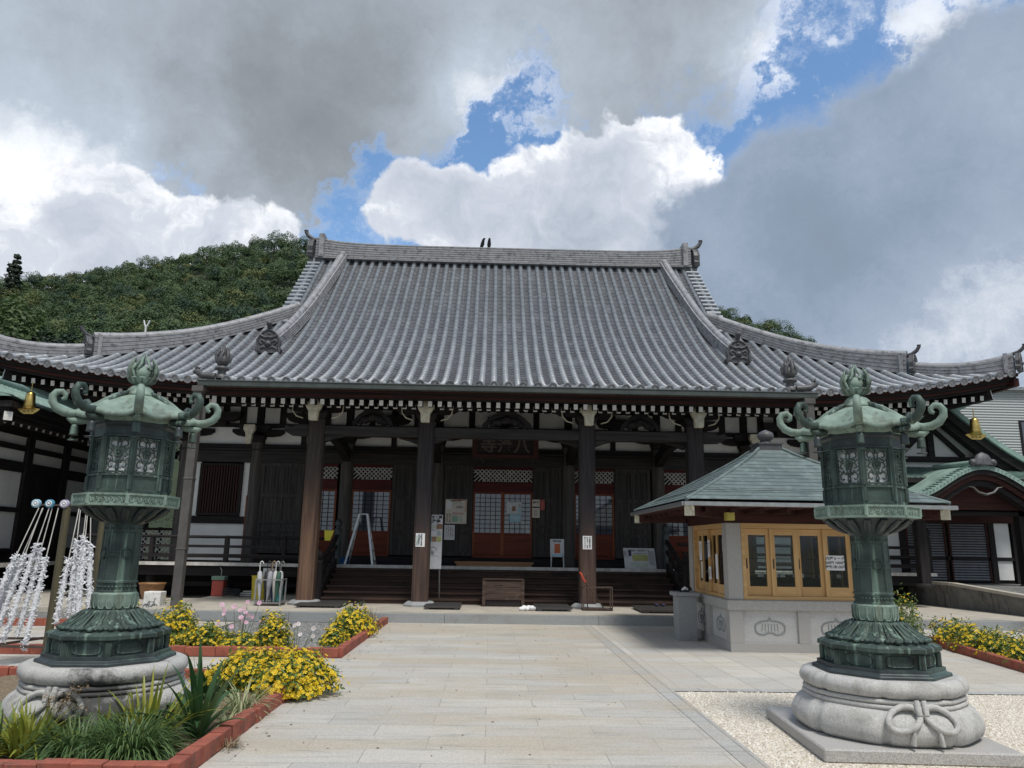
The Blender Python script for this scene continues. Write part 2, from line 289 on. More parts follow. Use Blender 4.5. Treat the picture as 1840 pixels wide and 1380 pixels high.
# ------------------------------------------------------------------ mesh helpers
class MB:
    def __init__(s): s.v, s.f, s.m, s.s = [], [], [], []
    def add(s, vs_, fs, m=0, smooth=False):
        b = len(s.v); s.v.extend([tuple(p) for p in vs_])
        for q in fs: s.f.append(tuple(i + b for i in q)); s.m.append(m); s.s.append(smooth)
        return s
    def box(s, x0, x1, y0, y1, z0, z1, m=0):
        return s.add([(x0, y0, z0), (x1, y0, z0), (x1, y1, z0), (x0, y1, z0), (x0, y0, z1), (x1, y0, z1), (x1, y1, z1), (x0, y1, z1)],
                     [(0, 3, 2, 1), (4, 5, 6, 7), (0, 1, 5, 4), (1, 2, 6, 5), (2, 3, 7, 6), (3, 0, 4, 7)], m)
    def bar(s, p0, p1, w, h, m=0, up=(0, 0, 1), m_end=None):
        p0, p1 = Vector(p0), Vector(p1); d = (p1 - p0).normalized(); u = Vector(up)
        if abs(d.dot(u)) > 0.95: u = Vector((0, 1, 0))
        r = d.cross(u).normalized(); u = r.cross(d).normalized()
        vs_ = []
        for p in (p0, p1):
            for a, b in ((-1, -1), (1, -1), (1, 1), (-1, 1)): vs_.append(p + r * (a * w / 2) + u * (b * h / 2))
        s.add(vs_, [(4, 5, 1, 0), (5, 6, 2, 1), (6, 7, 3, 2), (7, 4, 0, 3), (7, 6, 5, 4)], m)
        s.add(vs_[:4], [(0, 1, 2, 3)], m if m_end is None else m_end)
        return s
    def rings(s, rs, m=0, smooth=True, closed=True, cap0=False, cap1=False):
        n = len(rs[0]); vs_ = [p for r in rs for p in r]; fs = []
        for i in range(len(rs) - 1):
            for j in range(n if closed else n - 1):
                k = (j + 1) % n
                fs.append((i * n + j, i * n + k, (i + 1) * n + k, (i + 1) * n + j))
        s.add(vs_, fs, m, smooth)
        if cap0: s.add(rs[0], [tuple(range(n))[::-1]], m)
        if cap1: s.add(rs[-1], [tuple(range(n))], m)
        return s
    def lathe(s, c, prof, n=24, m=0, ph=0.0, smooth=True, cap=True, sx=1, sy=1):
        rs = [[(c[0] + sx * r * cos(ph + 2 * pi * j / n), c[1] + sy * r * sin(ph + 2 * pi * j / n), c[2] + z) for j in range(n)] for r, z in prof]
        return s.rings(rs, m, smooth, True, cap, cap)
    def oct(s, c, prof, m=0, ph=-pi / 2, n=8):
        return s.lathe(c, prof, n, m, ph, False)
    def cyl(s, p0, p1, r0, r1=None, n=10, m=0, smooth=True, cap=True):
        return s.tube([p0, p1], [r0, r0 if r1 is None else r1], n, m, smooth, cap)
    def tube(s, pts, r, n=8, m=0, smooth=True, cap=True, flat=1.0):
        pts = [Vector(p) for p in pts]; R_ = r if isinstance(r, (list, tuple)) else [r] * len(pts)
        rs = []; ref = None
        for i, p in enumerate(pts):
            d = (pts[min(i + 1, len(pts) - 1)] - pts[max(i - 1, 0)])
            d = d.normalized() if d.length > 1e-9 else Vector((0, 0, 1))
            if ref is None: ref = Vector((0, 0, 1)) if abs(d.z) < 0.9 else Vector((1, 0, 0))
            a = d.cross(ref)
            if a.length < 1e-6: a = d.cross(Vector((0, 1, 0)))
            a.normalize(); b = a.cross(d).normalized(); ref = b
            rs.append([p + a * (R_[i] * cos(2 * pi * j / n)) + b * (R_[i] * flat * sin(2 * pi * j / n)) for j in range(n)])
        return s.rings(rs, m, smooth, True, cap, cap)
    def prism(s, poly, o, ux, uy, depth, m=0):
        """extrude a 2-D outline lying at o + x*ux + y*uy along ux x uy"""
        o, ux, uy = Vector(o), Vector(ux), Vector(uy); w = ux.cross(uy).normalized() * depth
        a = [o + ux * x + uy * y for x, y in poly]; b = [p + w for p in a]; n = len(poly)
        s.add(a + b, [tuple(range(n))[::-1], tuple(range(n, 2 * n))] + [(i, (i + 1) % n, n + (i + 1) % n, n + i) for i in range(n)], m)
        return s
    def quad(s, a, b, c, d, m=0, smooth=False): return s.add([a, b, c, d], [(0, 1, 2, 3)], m, smooth)
    def grid(s, fn, us, vs_, m=0, smooth=True):
        n = len(vs_)
        return s.add([fn(u, v) for u in us for v in vs_], [(i * n + j, (i + 1) * n + j, (i + 1) * n + j + 1, i * n + j + 1) for i in range(len(us) - 1) for j in range(n - 1)], m, smooth)
    def sphere(s, c, r, n=12, k=8, m=0, sz=1.0, sx=1.0, sy=1.0):
        prof = [(max(r * sin(pi * i / k), 1e-4), -r * sz * cos(pi * i / k)) for i in range(k + 1)]
        return s.lathe(c, prof, n, m, 0, True, False, sx, sy)
    def build(s, name, mats, parent=None, bevel=0.0, label=None, seg=1):
        me = bpy.data.meshes.new(name)
        off = Vector((0, 0, 0)); p = parent
        while p is not None: off += p.location; p = p.parent
        me.from_pydata([(x - off.x, y - off.y, z - off.z) for x, y, z in s.v], [], s.f)
        if not isinstance(mats, (list, tuple)): mats = [mats]
        for mm in mats: me.materials.append(mm)
        me.polygons.foreach_set('material_index', s.m)
        me.polygons.foreach_set('use_smooth', s.s)
        me.update()
        o = bpy.data.objects.new(name, me); COL.objects.link(o)
        if parent is not None: o.parent = parent
        if bevel:
            bv = o.modifiers.new('bevel', 'BEVEL'); bv.width = bevel; bv.segments = seg; bv.limit_method = 'ANGLE'
        if label: o['label'] = label
        return o

def thing(name, label, cat, loc=(0, 0, 0), rz=0.0, group=None):
    o = bpy.data.objects.new(name, None); COL.objects.link(o)
    o.location = loc; o.rotation_euler = (0, 0, rz); o.empty_display_size = 0.2
    o['label'] = label; o['category'] = cat
    if group: o['group'] = group
    return o
def tag(o, label=None, cat=None, group=None, kind=None):
    for k, v in (('label', label), ('category', cat), ('group', group), ('kind', kind)):
        if v: o[k] = v
    return o
def dup(root, loc, rz=0.0, label=None, scale=None):
    def rec(o, par):
        c = o.copy(); COL.objects.link(c)
        if par is not None: c.parent = par
        for ch in KIDS.get(o.name, []): rec(ch, c)
        return c
    KIDS = {}
    def walk(o):
        KIDS[o.name] = list(o.children)
        for ch in o.children: walk(ch)
    walk(root)
    r = rec(root, None); r.location = loc; r.rotation_euler = (0, 0, rz)
    if label: r['label'] = label
    if scale: r.scale = scale
    return r
def struct(name, mb, m): return tag(mb.build(name, m), kind='structure')

_txt = {}
def text_mesh(name, body, size, m, parent, loc, ux=(1, 0, 0), uy=(0, 0, 1), bold=0.0, line=1.0, align='CENTER', label=None, sx=1.0):
    """real flat lettering: body set in the built-in font, centred on loc in the plane ux, uy"""
    c = bpy.data.curves.new(name, 'FONT'); c.body = body; c.size = size; c.align_x = align; c.align_y = 'CENTER'; c.offset = bold; c.space_line = line
    t = bpy.data.objects.new(name, c); COL.objects.link(t)
    dg = bpy.context.evaluated_depsgraph_get(); me0 = t.evaluated_get(dg).to_mesh()
    ux, uy, loc = Vector(ux), Vector(uy), Vector(loc)
    b = MB(); b.add([loc + ux * (v.co.x * sx) + uy * v.co.y for v in me0.vertices], [tuple(p.vertices) for p in me0.polygons])
    t.evaluated_get(dg).to_mesh_clear(); bpy.data.objects.remove(t); bpy.data.curves.remove(c)
    return b.build(name, m, parent, label=label)
def vtext(name, cols, size, m, parent, loc, ux=(1, 0, 0), uy=(0, 0, 1), pitch=None, gap=1.05, bold=0.0):
    """vertical columns of writing, first column rightmost, all in one mesh"""
    ux, uy, loc = Vector(ux), Vector(uy), Vector(loc); pitch = pitch or size * 1.25; b = MB()
    dg = None
    n = len(cols); h = max(len(c) for c in cols) * size * gap
    for i, colm in enumerate(cols):
        for k, ch in enumerate(colm):
            if ch == ' ': continue
            c = bpy.data.curves.new('t', 'FONT'); c.body = ch; c.size = size; c.align_x = 'CENTER'; c.align_y = 'CENTER'; c.offset = bold; c.resolution_u = 2
            t = bpy.data.objects.new('t', c); COL.objects.link(t)
            dg = bpy.context.evaluated_depsgraph_get(); me0 = t.evaluated_get(dg).to_mesh()
            o2 = loc + ux * (((n - 1) / 2 - i) * pitch) + uy * (h / 2 - (k + 0.5) * size * gap)
            b.add([o2 + ux * v.co.x + uy * v.co.y for v in me0.vertices], [tuple(p.vertices) for p in me0.polygons])
            t.evaluated_get(dg).to_mesh_clear(); bpy.data.objects.remove(t); bpy.data.curves.remove(c)
    return b.build(name, m, parent)
def lerp(a, b, t): return a + (b - a) * t
def interp(x, xs, ys): return float(np.interp(x, xs, ys))
# ------------------------------------------------------------------ ground materials
def paving_mat(name, bw, bh, tones, mortar, off=0.5, rot=0.0, ms=0.006, stain=(0.42, 0.36, 0.28)):
    m = bpy.data.materials.new(name); m.use_nodes = True
    q = NG(m.node_tree); b = m.node_tree.nodes['Principled BSDF']
    co = q.new('ShaderNodeTexCoord').outputs['Object']
    mp = q.new('ShaderNodeMapping'); q.l.new(co, mp.inputs[0]); mp.inputs['Rotation'].default_value = (0, 0, rot)
    br = q.new('ShaderNodeTexBrick'); q.l.new(mp.outputs[0], br.inputs['Vector'])
    br.offset = off; br.inputs['Scale'].default_value = 1.0; br.inputs['Brick Width'].default_value = bw; br.inputs['Row Height'].default_value = bh
    br.inputs['Mortar Size'].default_value = ms; br.inputs['Mortar Smooth'].default_value = 0.3; br.inputs['Bias'].default_value = 0.0
    br.inputs['Color1'].default_value = (*tones[0], 1); br.inputs['Color2'].default_value = (*tones[1], 1); br.inputs['Mortar'].default_value = (*mortar, 1)
    blot = q.maprange(q.noise(q.vmath('MULTIPLY', co, (0.35, 1.3, 1)), 1.1, 6, 0.6), 0.40, 0.62)
    col = q.mix(q.math('MULTIPLY', blot, 0.68), br.outputs[0], stain)
    sp = q.maprange(q.noise(co, 55, 3, 0.7), 0.32, 0.70)
    col = q.mix(0.36, col, q.mix(sp, (0.20, 0.20, 0.20), (0.86, 0.85, 0.82)), 'SOFT_LIGHT')
    st2 = q.maprange(q.noise(q.vmath('MULTIPLY', co, (0.6, 5.0, 1)), 2.2, 7, 0.7), 0.50, 0.72)
    col = q.mix(q.math('MULTIPLY', st2, 0.62), col, (0.24, 0.235, 0.21))
    st3 = q.maprange(q.noise(co, 0.55, 5, 0.6), 0.55, 0.75)
    col = q.mix(q.math('MULTIPLY', st3, 0.5), col, (0.28, 0.27, 0.235))
    q.l.new(col, b.inputs['Base Color'])
    b.inputs['Roughness'].default_value = 0.75
    bn = q.new('ShaderNodeBump'); bn.inputs['Strength'].default_value = 0.25; bn.inputs['Distance'].default_value = 0.01
    hh = q.math('ADD', q.math('MULTIPLY', br.outputs['Fac'], -1.0), q.math('MULTIPLY', q.noise(co, 45, 4, 0.6), 0.45))
    q.l.new(hh, bn.inputs['Height']); q.l.new(bn.outputs[0], b.inputs['Normal'])
    return m
def gravel_mat(name, cs, scale, dark):
    m = bpy.data.materials.new(name); m.use_nodes = True
    q = NG(m.node_tree); b = m.node_tree.nodes['Principled BSDF']
    co = q.new('ShaderNodeTexCoord').outputs['Object']
    w = q.vmath('ADD', co, q.vmath('SCALE', q.noise(co, scale * 0.8, 2, out='Color'), scale=0.35 / scale))
    vo = q.new('ShaderNodeTexVoronoi'); q.l.new(w, vo.inputs['Vector']); vo.inputs['Scale'].default_value = scale
    sp = q.new('ShaderNodeSeparateColor'); q.l.new(vo.outputs['Color'], sp.inputs[0])
    col = q.mix(sp.outputs[0], cs[0], cs[1])
    col = q.mix(q.maprange(sp.outputs[1], 0.78, 0.9), col, cs[2])
    col = q.mix(q.maprange(vo.outputs['Distance'], 0.42, 0.75), col, dark)
    big = q.maprange(q.noise(co, 0.9, 5, 0.65), 0.45, 0.75)
    col = q.mix(q.math('MULTIPLY', big, 0.4), col, cs[2])
    q.l.new(col, b.inputs['Base Color']); b.inputs['Roughness'].default_value = 0.85
    bn = q.new('ShaderNodeBump'); bn.inputs['Strength'].default_value = 0.9; bn.inputs['Distance'].default_value = 0.5 / scale
    q.l.new(q.math('MULTIPLY', vo.outputs['Distance'], -1.0), bn.inputs['Height']); q.l.new(bn.outputs[0], b.inputs['Normal'])
    return m
PAVE = paving_mat('granite_paving', 0.95, 0.40, ((0.50, 0.475, 0.425), (0.42, 0.41, 0.385)), (0.26, 0.25, 0.225), 0.5, 0.0, 0.004, (0.42, 0.36, 0.275))
PAVE_R = paving_mat('granite_cross_paving', 0.90, 0.45, ((0.52, 0.50, 0.455), (0.43, 0.42, 0.395)), (0.22, 0.215, 0.195), 0.0, pi / 2, 0.0055, (0.46, 0.41, 0.34))
STRIP = paving_mat('kerb_strip', 1.6, 0.35, ((0.43, 0.43, 0.41), (0.37, 0.37, 0.355)), (0.16, 0.155, 0.15), 0.0, pi / 2)
GRAV_W = gravel_mat('white_gravel', ((0.80, 0.76, 0.68), (0.68, 0.62, 0.53), (0.58, 0.50, 0.39)), 62, (0.36, 0.30, 0.22))
GRAV_G = gravel_mat('grey_gravel', ((0.26, 0.265, 0.265), (0.17, 0.175, 0.18), (0.33, 0.30, 0.26)), 42, (0.06, 0.06, 0.06))
GRND = mat('far_ground', (0.26, 0.25, 0.22), (0.17, 0.17, 0.15), 0.8, 0.95, 0.2, c3=(0.06, 0.09, 0.035), c3_scale=0.02)

# ------------------------------------------------------------------ ground and paving (sheets a few millimetres apart)
struct('ground', MB().quad((-2500, -1500, -0.012), (2500, -1500, -0.012), (2500, 4000, -0.012), (-2500, 4000, -0.012)), GRND)
struct('gravel_yard', MB().quad((-22, 2, -0.006), (22, 2, -0.006), (22, 23.5, -0.006), (-22, 23.5, -0.006)), GRAV_G)
struct('central_path', MB().quad((-2.06, 1.5, 0.004), (1.95, 1.5, 0.004), (1.95, 16.05, 0.004), (-2.06, 16.05, 0.004)), PAVE)
kb = MB().quad((1.95, 1.5, 0.008), (2.14, 1.5, 0.008), (2.14, 16.05, 0.008), (1.95, 16.05, 0.008))
kb.quad((2.14, 8.93, 0.008), (11, 8.93, 0.008), (11, 9.10, 0.008), (2.14, 9.10, 0.008))
struct('path_border', kb, STRIP)
struct('side_paving', MB().quad((2.14, 9.10, 0.004), (11, 9.10, 0.004), (11, 16.05, 0.004), (2.14, 16.05, 0.004)), PAVE_R)
struct('cross_path', MB().quad((-14, 9.45, 0.004), (-2.06, 9.45, 0.004), (-2.06, 11.10, 0.004), (-14, 11.10, 0.004)), PAVE)
struct('white_gravel_bed', MB().quad((2.14, 1.5, 0.0), (12, 1.5, 0.0), (12, 8.93, 0.0), (2.14, 8.93, 0.0)), GRAV_W)
struct('timber_paved_yard', MB().quad((-14, 11.10, 0.002), (-5.1, 11.10, 0.002), (-5.1, 15.8, 0.002), (-14, 15.8, 0.002)), PAVE)

# temple platform: concrete top with a grey kerb face
pf = MB()
pf.box(-7.2, 12.6, 16.18, 23.6, 0.0, 0.196, 0)
struct('stone_platform', pf, CONC)
kf = MB()
xs = [-7.2, -4.1, -0.9, 2.3, 5.4, 8.6, 12.6]
for a, b in zip(xs[:-1], xs[1:]): kf.box(a + 0.004, b - 0.004, 16.02, 16.178, 0.0, 0.185)
struct('platform_kerb', kf, KERB)
struct('earth_strip', MB().box(-14, -7.21, 17.4, 23.6, 0.0, 0.10), CONC)

# ------------------------------------------------------------------ hill and wood
crest_px = [(-240, 92), (-185, 94.4), (-168, 96), (-154.6, 98.1), (-141, 102.8), (-121.4, 106.8), (-101.3, 110), (-85.3, 113.4), (-68.9, 114.9), (-52, 112.7), (-20, 105), (40, 93), (74, 93), (87, 91.5), (101, 87.5), (113, 81), (150, 55), (220, 20)]
CX_ = [c[0] for c in crest_px]; CZ_ = [c[1] for c in crest_px]
CZ_[0] = 92
def hill_z(x, y):
    c = interp(x * 260.0 / max(y, 120) if y < 260 else x, CX_, CZ_) - 6.5
    t = min(max((y - 60) / 200.0, 0), 1)
    s = t ** 1.15
    if y > 260: s = 1 - 0.35 * min((y - 260) / 200.0, 1)
    return c * s + 1.6 * sin(x * 0.09) * sin(y * 0.07) * t
hm = MB()
us = [-330 + 12 * i for i in range(52)]; vv = [55 + 12 * i for i in range(34)]
hm.grid(lambda x, y: (x, y, hill_z(x, y) - 1.0), us, vv)
HILLM = mat('hill_earth', (0.020, 0.032, 0.012), (0.03, 0.04, 0.016), 0.3, 0.95, 0)
struct('hill', hm, HILLM)

def crown_quads(rng, cx, cy, cz, rx, rz, n, size, jitter=0.35):
    """n leaf-clump quads spread through an uneven crown; returns (n*4,3) array"""
    d = rng.normal(size=(n, 3)); d /= np.linalg.norm(d, axis=1)[:, None]
    d[:, 2] = np.where(d[:, 2] < -0.35, -d[:, 2], d[:, 2])
    lob = rng.normal(size=(5, 3)); lob /= np.linalg.norm(lob, axis=1)[:, None]
    bulge = 0.72 + 0.36 * np.max(np.clip(d @ lob.T, 0, 1) ** 3, axis=1)
    r = bulge * (0.88 + 0.24 * np.sin(3.1 * d[:, 0] + 2.3 * d[:, 1] + rng.uniform(0, 6)) ** 2) * (1 - jitter * rng.random(n) ** 2.2)
    p = d * r[:, None] * np.array([rx, rx, rz]) + np.array([cx, cy, cz])
    nrm = d + rng.normal(size=(n, 3)) * 0.38 + np.array([0, 0, 0.25]); nrm /= np.linalg.norm(nrm, axis=1)[:, None]
    t = np.cross(nrm, rng.normal(size=(n, 3))); t /= np.linalg.norm(t, axis=1)[:, None] + 1e-9
    b = np.cross(nrm, t); s = size * (0.6 + 0.8 * rng.random(n))[:, None]
    q = np.stack([p - t * s * 0.9, p - b * s * 0.55 + t * s * 0.1, p + t * s, p + b * s * 0.6], axis=1)
    return q.reshape(-1, 3)
def quads_object(name, arrs, mats, midx=None, parent=None):
    v = np.concatenate(arrs); n = len(v) // 4
    me = bpy.data.meshes.new(name)
    me.vertices.add(len(v)); me.vertices.foreach_set('co', v.astype(np.float32).ravel())
    me.loops.add(len(v)); me.loops.foreach_set('vertex_index', np.arange(len(v), dtype=np.int32))
    me.polygons.add(n); me.polygons.foreach_set('loop_start', np.arange(0, len(v), 4, dtype=np.int32)); me.polygons.foreach_set('loop_total', np.full(n, 4, dtype=np.int32))
    for mm in mats: me.materials.append(mm)
    if midx is not None: me.polygons.foreach_set('material_index', np.array(midx, dtype=np.int32))
    me.update(calc_edges=True); me.validate()
    o = bpy.data.objects.new(name, me); COL.objects.link(o)
    if parent: o.parent = parent
    return o
def woodmat(name, tones):
    m = leafmat(name, tones[0], tones[1], 0.7, 0.05, 0.12)
    q = NG(m.node_tree); b = m.node_tree.nodes['Principled BSDF']
    old = b.inputs['Base Color'].links[0].from_socket
    co = q.new('ShaderNodeTexCoord').outputs['Object']
    c = q.mix(q.maprange(q.noise(co, 0.085, 3, 0.6), 0.53, 0.62), old, tones[2])
    c = q.mix(q.maprange(q.noise(co, 0.14, 2, 0.5), 0.54, 0.62), c, tones[3])
    q.l.new(c, b.inputs['Base Color'])
    return m
WOODM = woodmat('wood_leaves', ((0.040, 0.082, 0.030), (0.088, 0.142, 0.048), (0.125, 0.145, 0.042), (0.028, 0.066, 0.038)))
rng = np.random.default_rng(3)
arr = []
def wood_patch(x0, x1, y0, y1, sp, dens=1.0):
    y = y0
    while y < y1:
        x = x0
        while x < x1:
            xx = x + rng.uniform(-2.6, 2.6); yy = y + rng.uniform(-2.6, 2.6)
            zz = hill_z(xx, yy)
            rr = rng.uniform(1.9, 4.4)
            arr.append(crown_quads(rng, xx, yy, zz + rr * 0.75 - 1.2 + rng.uniform(-0.6, 1.6), rr, rr * rng.uniform(0.75, 1.0), int(1050 * dens), 0.215))
            x += sp
        y += sp * 0.85
wood_patch(-205, -38, 108, 268, 5.6)
wood_patch(62, 122, 220, 268, 6.0)
wo = quads_object('hillside_wood', arr, [WOODM])
tag(wo, 'dense green broadleaved wood covering the hill behind the temple hall', 'wood', kind='stuff')
CORE = mat('dark_trunk_bark', (0.05, 0.04, 0.03), (0.03, 0.025, 0.02), 4, 0.9, 0.3)

def tree(name, label, x, y, h, r, n, size, m, group=None, conifer=False, seed=1, trunk_h=0.4, z0=0.0):
    rg = np.random.default_rng(seed)
    t = thing(name, label, 'tree', (x, y, z0), 0, group)
    tb = MB()
    top = Vector((x + 0.1 * r, y, z0 + h * 0.8))
    tb.tube([(x, y, z0), (x + 0.05 * r, y, z0 + h * trunk_h), top], [h * 0.03, h * 0.022, h * 0.006], 7)
    for k in range(6):
        a = k * 2.4 + seed; s = Vector((x, y, z0 + h * (trunk_h + 0.07 * k) * 0.9)); e = s + Vector((cos(a) * r * 0.7, sin(a) * r * 0.7, h * 0.16))
        tb.tube([s, (s + e) / 2 + Vector((0, 0, 0.1)), e], [h * 0.012, h * 0.009, h * 0.003], 5)
    tb.build('trunk', CORE, t)
    aa = []
    if conifer:
        for k in range(9):
            f = k / 8.0
            aa.append(crown_quads(rg, 0, 0, h * (0.25 + 0.72 * f), r * (1.05 - 0.75 * f) * rg.uniform(0.8, 1.1), h * 0.06, n // 9, size))
    else:
        for k in range(7):
            a = rg.uniform(0, 6.28); d = r * rg.uniform(0.2, 0.6)
            aa.append(crown_quads(rg, cos(a) * d, sin(a) * d, h * rg.uniform(0.5, 0.85), r * rg.uniform(0.42, 0.6), h * rg.uniform(0.13, 0.2), n // 7, size))
    o = quads_object('crown', aa, [m], None, t)
    return t
LEAF_M = leafmat('mid_green_leaves', (0.035, 0.075, 0.02), (0.10, 0.15, 0.045), 0.6, 0.3)
LEAF_O = leafmat('turning_leaves', (0.22, 0.12, 0.025), (0.16, 0.15, 0.03), 0.6, 0.3)
LEAF_C = leafmat('dark_conifer_leaves', (0.012, 0.028, 0.016), (0.03, 0.05, 0.025), 0.6, 0.3)
tree('conifer_tree', 'lone dark conifer standing above the hill skyline at far left', -154.8, 230, 18.5, 4.2, 3200, 0.40, LEAF_C, conifer=True, seed=5, z0=hill_z(-154.8, 230) - 2)
tree('broadleaf_tree', 'bright green leafy tree close behind the roof at the left edge of the photo', -43, 62, 22.5, 5.6, 9000, 0.22, LEAF_M, seed=8)
tree('broadleaf_tree', 'darker green tree just right of the bright green one behind the left roof corner', -37.5, 66, 19.8, 5.0, 8000, 0.24, LEAF_C, seed=9)
tree('broadleaf_tree', 'small orange turning tree peeping over the roof beside the left ridge ornament', -28.6, 47, 13.0, 2.6, 3500, 0.13, LEAF_O, seed=11)

# loose pebbles over the gravel beds
def pebbles(name, label, m, x0, x1, y0, y1, n, smin, smax, seed, zb, skip):
    rg = np.random.default_rng(seed); x = rg.uniform(x0, x1, n); y = y0 + (y1 - y0) * rg.random(n) ** 1.5
    keep = np.array([not skip(a, b_) for a, b_ in zip(x, y)]); x, y = x[keep], y[keep]; n = len(x)
    a = rg.uniform(0, 2 * pi, n); s = rg.uniform(smin, smax, n); sy = s * rg.uniform(.55, .95, n); h = s * rg.uniform(.4, .75, n)
    base = np.array([(1, 0, 0), (.5, .87, 0), (-.5, .87, 0), (-1, 0, 0), (-.5, -.87, 0), (.5, -.87, 0), (.55, .3, 1), (-.3, .5, 1), (-.35, -.5, 1), (.4, -.45, 1)])
    P = np.empty((n, 10, 3)); c, sn = np.cos(a)[:, None], np.sin(a)[:, None]; bx, by = base[None, :, 0] * s[:, None], base[None, :, 1] * sy[:, None]
    P[:, :, 0] = x[:, None] + bx * c - by * sn; P[:, :, 1] = y[:, None] + bx * sn + by * c; P[:, :, 2] = zb + base[None, :, 2] * h[:, None]
    P += rg.normal(size=P.shape) * (s[:, None, None] * .08)
    fs = [(6, 7, 8, 9), (0, 1, 6), (1, 2, 7, 6), (2, 3, 7), (3, 4, 8, 7), (4, 5, 9, 8), (5, 0, 6, 9)]
    me = bpy.data.meshes.new(name); me.from_pydata(P.reshape(-1, 3).tolist(), [], [tuple(i + 10 * k for i in f) for k in range(n) for f in fs]); me.materials.append(m); me.update()
    o = bpy.data.objects.new(name, me); COL.objects.link(o); return tag(o, label, 'pebbles', kind='stuff')
PEB_W = leafmat('pale_pebble', (0.52, 0.45, 0.35), (0.82, 0.79, 0.72), 0.85, 3.0, 0.0)
PEB_G = leafmat('grey_pebble', (0.16, 0.165, 0.17), (0.36, 0.36, 0.35), 0.85, 3.0, 0.0)
pebbles('gravel_pebbles', 'loose pale pebbles covering the white gravel bed around the right pedestal', PEB_W, 2.16, 6.6, 5.3, 8.92, 11000, .008, .019, 5, -.001, lambda a, b_: (2.60 < a < 4.24 and 6.0 < b_ < 7.66))
pebbles('gravel_pebbles', 'loose grey pebbles covering the dark gravel in the far left bed', PEB_G, -5.0, -2.2, 11.3, 15.9, 6000, .010, .022, 6, -.007, lambda a, b_: False)
# ------------------------------------------------------------------ main hall
XH = 0.36
hall = thing('temple_hall', 'large wooden temple hall with sweeping grey tiled roof and dark timber porch', 'temple', (XH, 22, 0))
PY = [15.0, 16.6, 19.4, 22.6, 25.0, 27.0, 29.0]; PZ = [4.87, 5.165, 5.74, 7.35, 9.10, 10.98, 13.0]
def pchip(xs, ys):
    h = np.diff(xs); d = np.diff(ys) / h; m_ = np.zeros(len(xs))
    for i in range(1, len(xs) - 1):
        w1_, w2_ = 2 * h[i] + h[i - 1], h[i] + 2 * h[i - 1]
        m_[i] = (w1_ + w2_) / (w1_ / d[i - 1] + w2_ / d[i])
    m_[0] = d[0]; m_[-1] = d[-1] * 1.05
    def f(x):
        i = min(max(int(np.searchsorted(xs, x)) - 1, 0), len(h) - 1); t = (x - xs[i]) / h[i]
        return ((1 + 2 * t) * (1 - t) ** 2 * ys[i] + t * (1 - t) ** 2 * h[i] * m_[i] + t * t * (3 - 2 * t) * ys[i + 1] + t * t * (t - 1) * h[i] * m_[i + 1])
    return f
prof = pchip(PY, PZ)
XG, YG, XC, YE, YP, XP, YR = 7.80, 25.0, 14.15, 19.4, 16.62, 6.92, 29.0
def lift(dx, y):
    t = min(max((dx - 6.6) / (XC - 6.6), 0), 1.05); w = min(max((YG - y) / (YG - YE), 0), 1)
    return 0.74 * t ** 2.3 * w
def zr(dx, y): return prof(y) + lift(abs(dx), y)
def y_top(dx): return YR if dx <= XG else YG - (dx - XG) * (YG - YE) / (XC - XG)
def y_low(dx): return YP if dx <= XP else YE
rt = MB()
SP = 0.338
nrow = int(XC / SP)
def slope_n(dx, y):
    e = 0.05; d = Vector((0, 2 * e, zr(dx, y + e) - zr(dx, y - e))).normalized()
    return Vector((0, -d.z, d.y)), d
# round cover tiles
for k in range(-nrow, nrow + 1):
    dx = k * SP; yt, yl = y_top(abs(dx)), y_low(abs(dx))
    if yt - yl < 0.25: continue
    ln = yt - yl; nseg = max(1, int(ln / 0.27)); x = XH + dx; R0 = 0.090
    rs = []
    jx = random.uniform(-0.006, 0.006)
    for i in range(nseg + 1):
        y = yl + ln * i / nseg
        n_, d_ = slope_n(dx, y); p = Vector((x + jx + 0.007 * sin(y * 1.1 + k * 2.3), y, zr(dx, y) + 0.012))
        hgt = random.uniform(-0.002, 0.004)
        for rr in ((R0 - 0.004, R0 + 0.001) if 0 < i < nseg else ((R0 + 0.001,) if i == 0 else (R0 - 0.004,))):
            rs.append([p + n_ * (rr * sin(a) + hgt) + Vector((rr * cos(a), 0, 0)) for a in (0.0, 0.5, 1.05, 1.57, 2.09, 2.64, pi)])
    rt.rings(rs, 0, True, False)
    # round end tile with a raised rim
    n_, d_ = slope_n(dx, yl); c = Vector((x, yl, zr(dx, yl) + 0.012)); f = -d_
    ee = []
    for rr, o in ((0.108, 0.0), (0.108, 0.035), (0.084, 0.035), (0.080, 0.018), (0.03, 0.018), (0.022, 0.028), (0.002, 0.03)):
        ee.append([c + f * o + n_ * (rr * sin(2 * pi * j / 12)) + Vector((rr * cos(2 * pi * j / 12), 0, 0)) for j in range(12)])
    rt.rings(ee, 1, False, True)
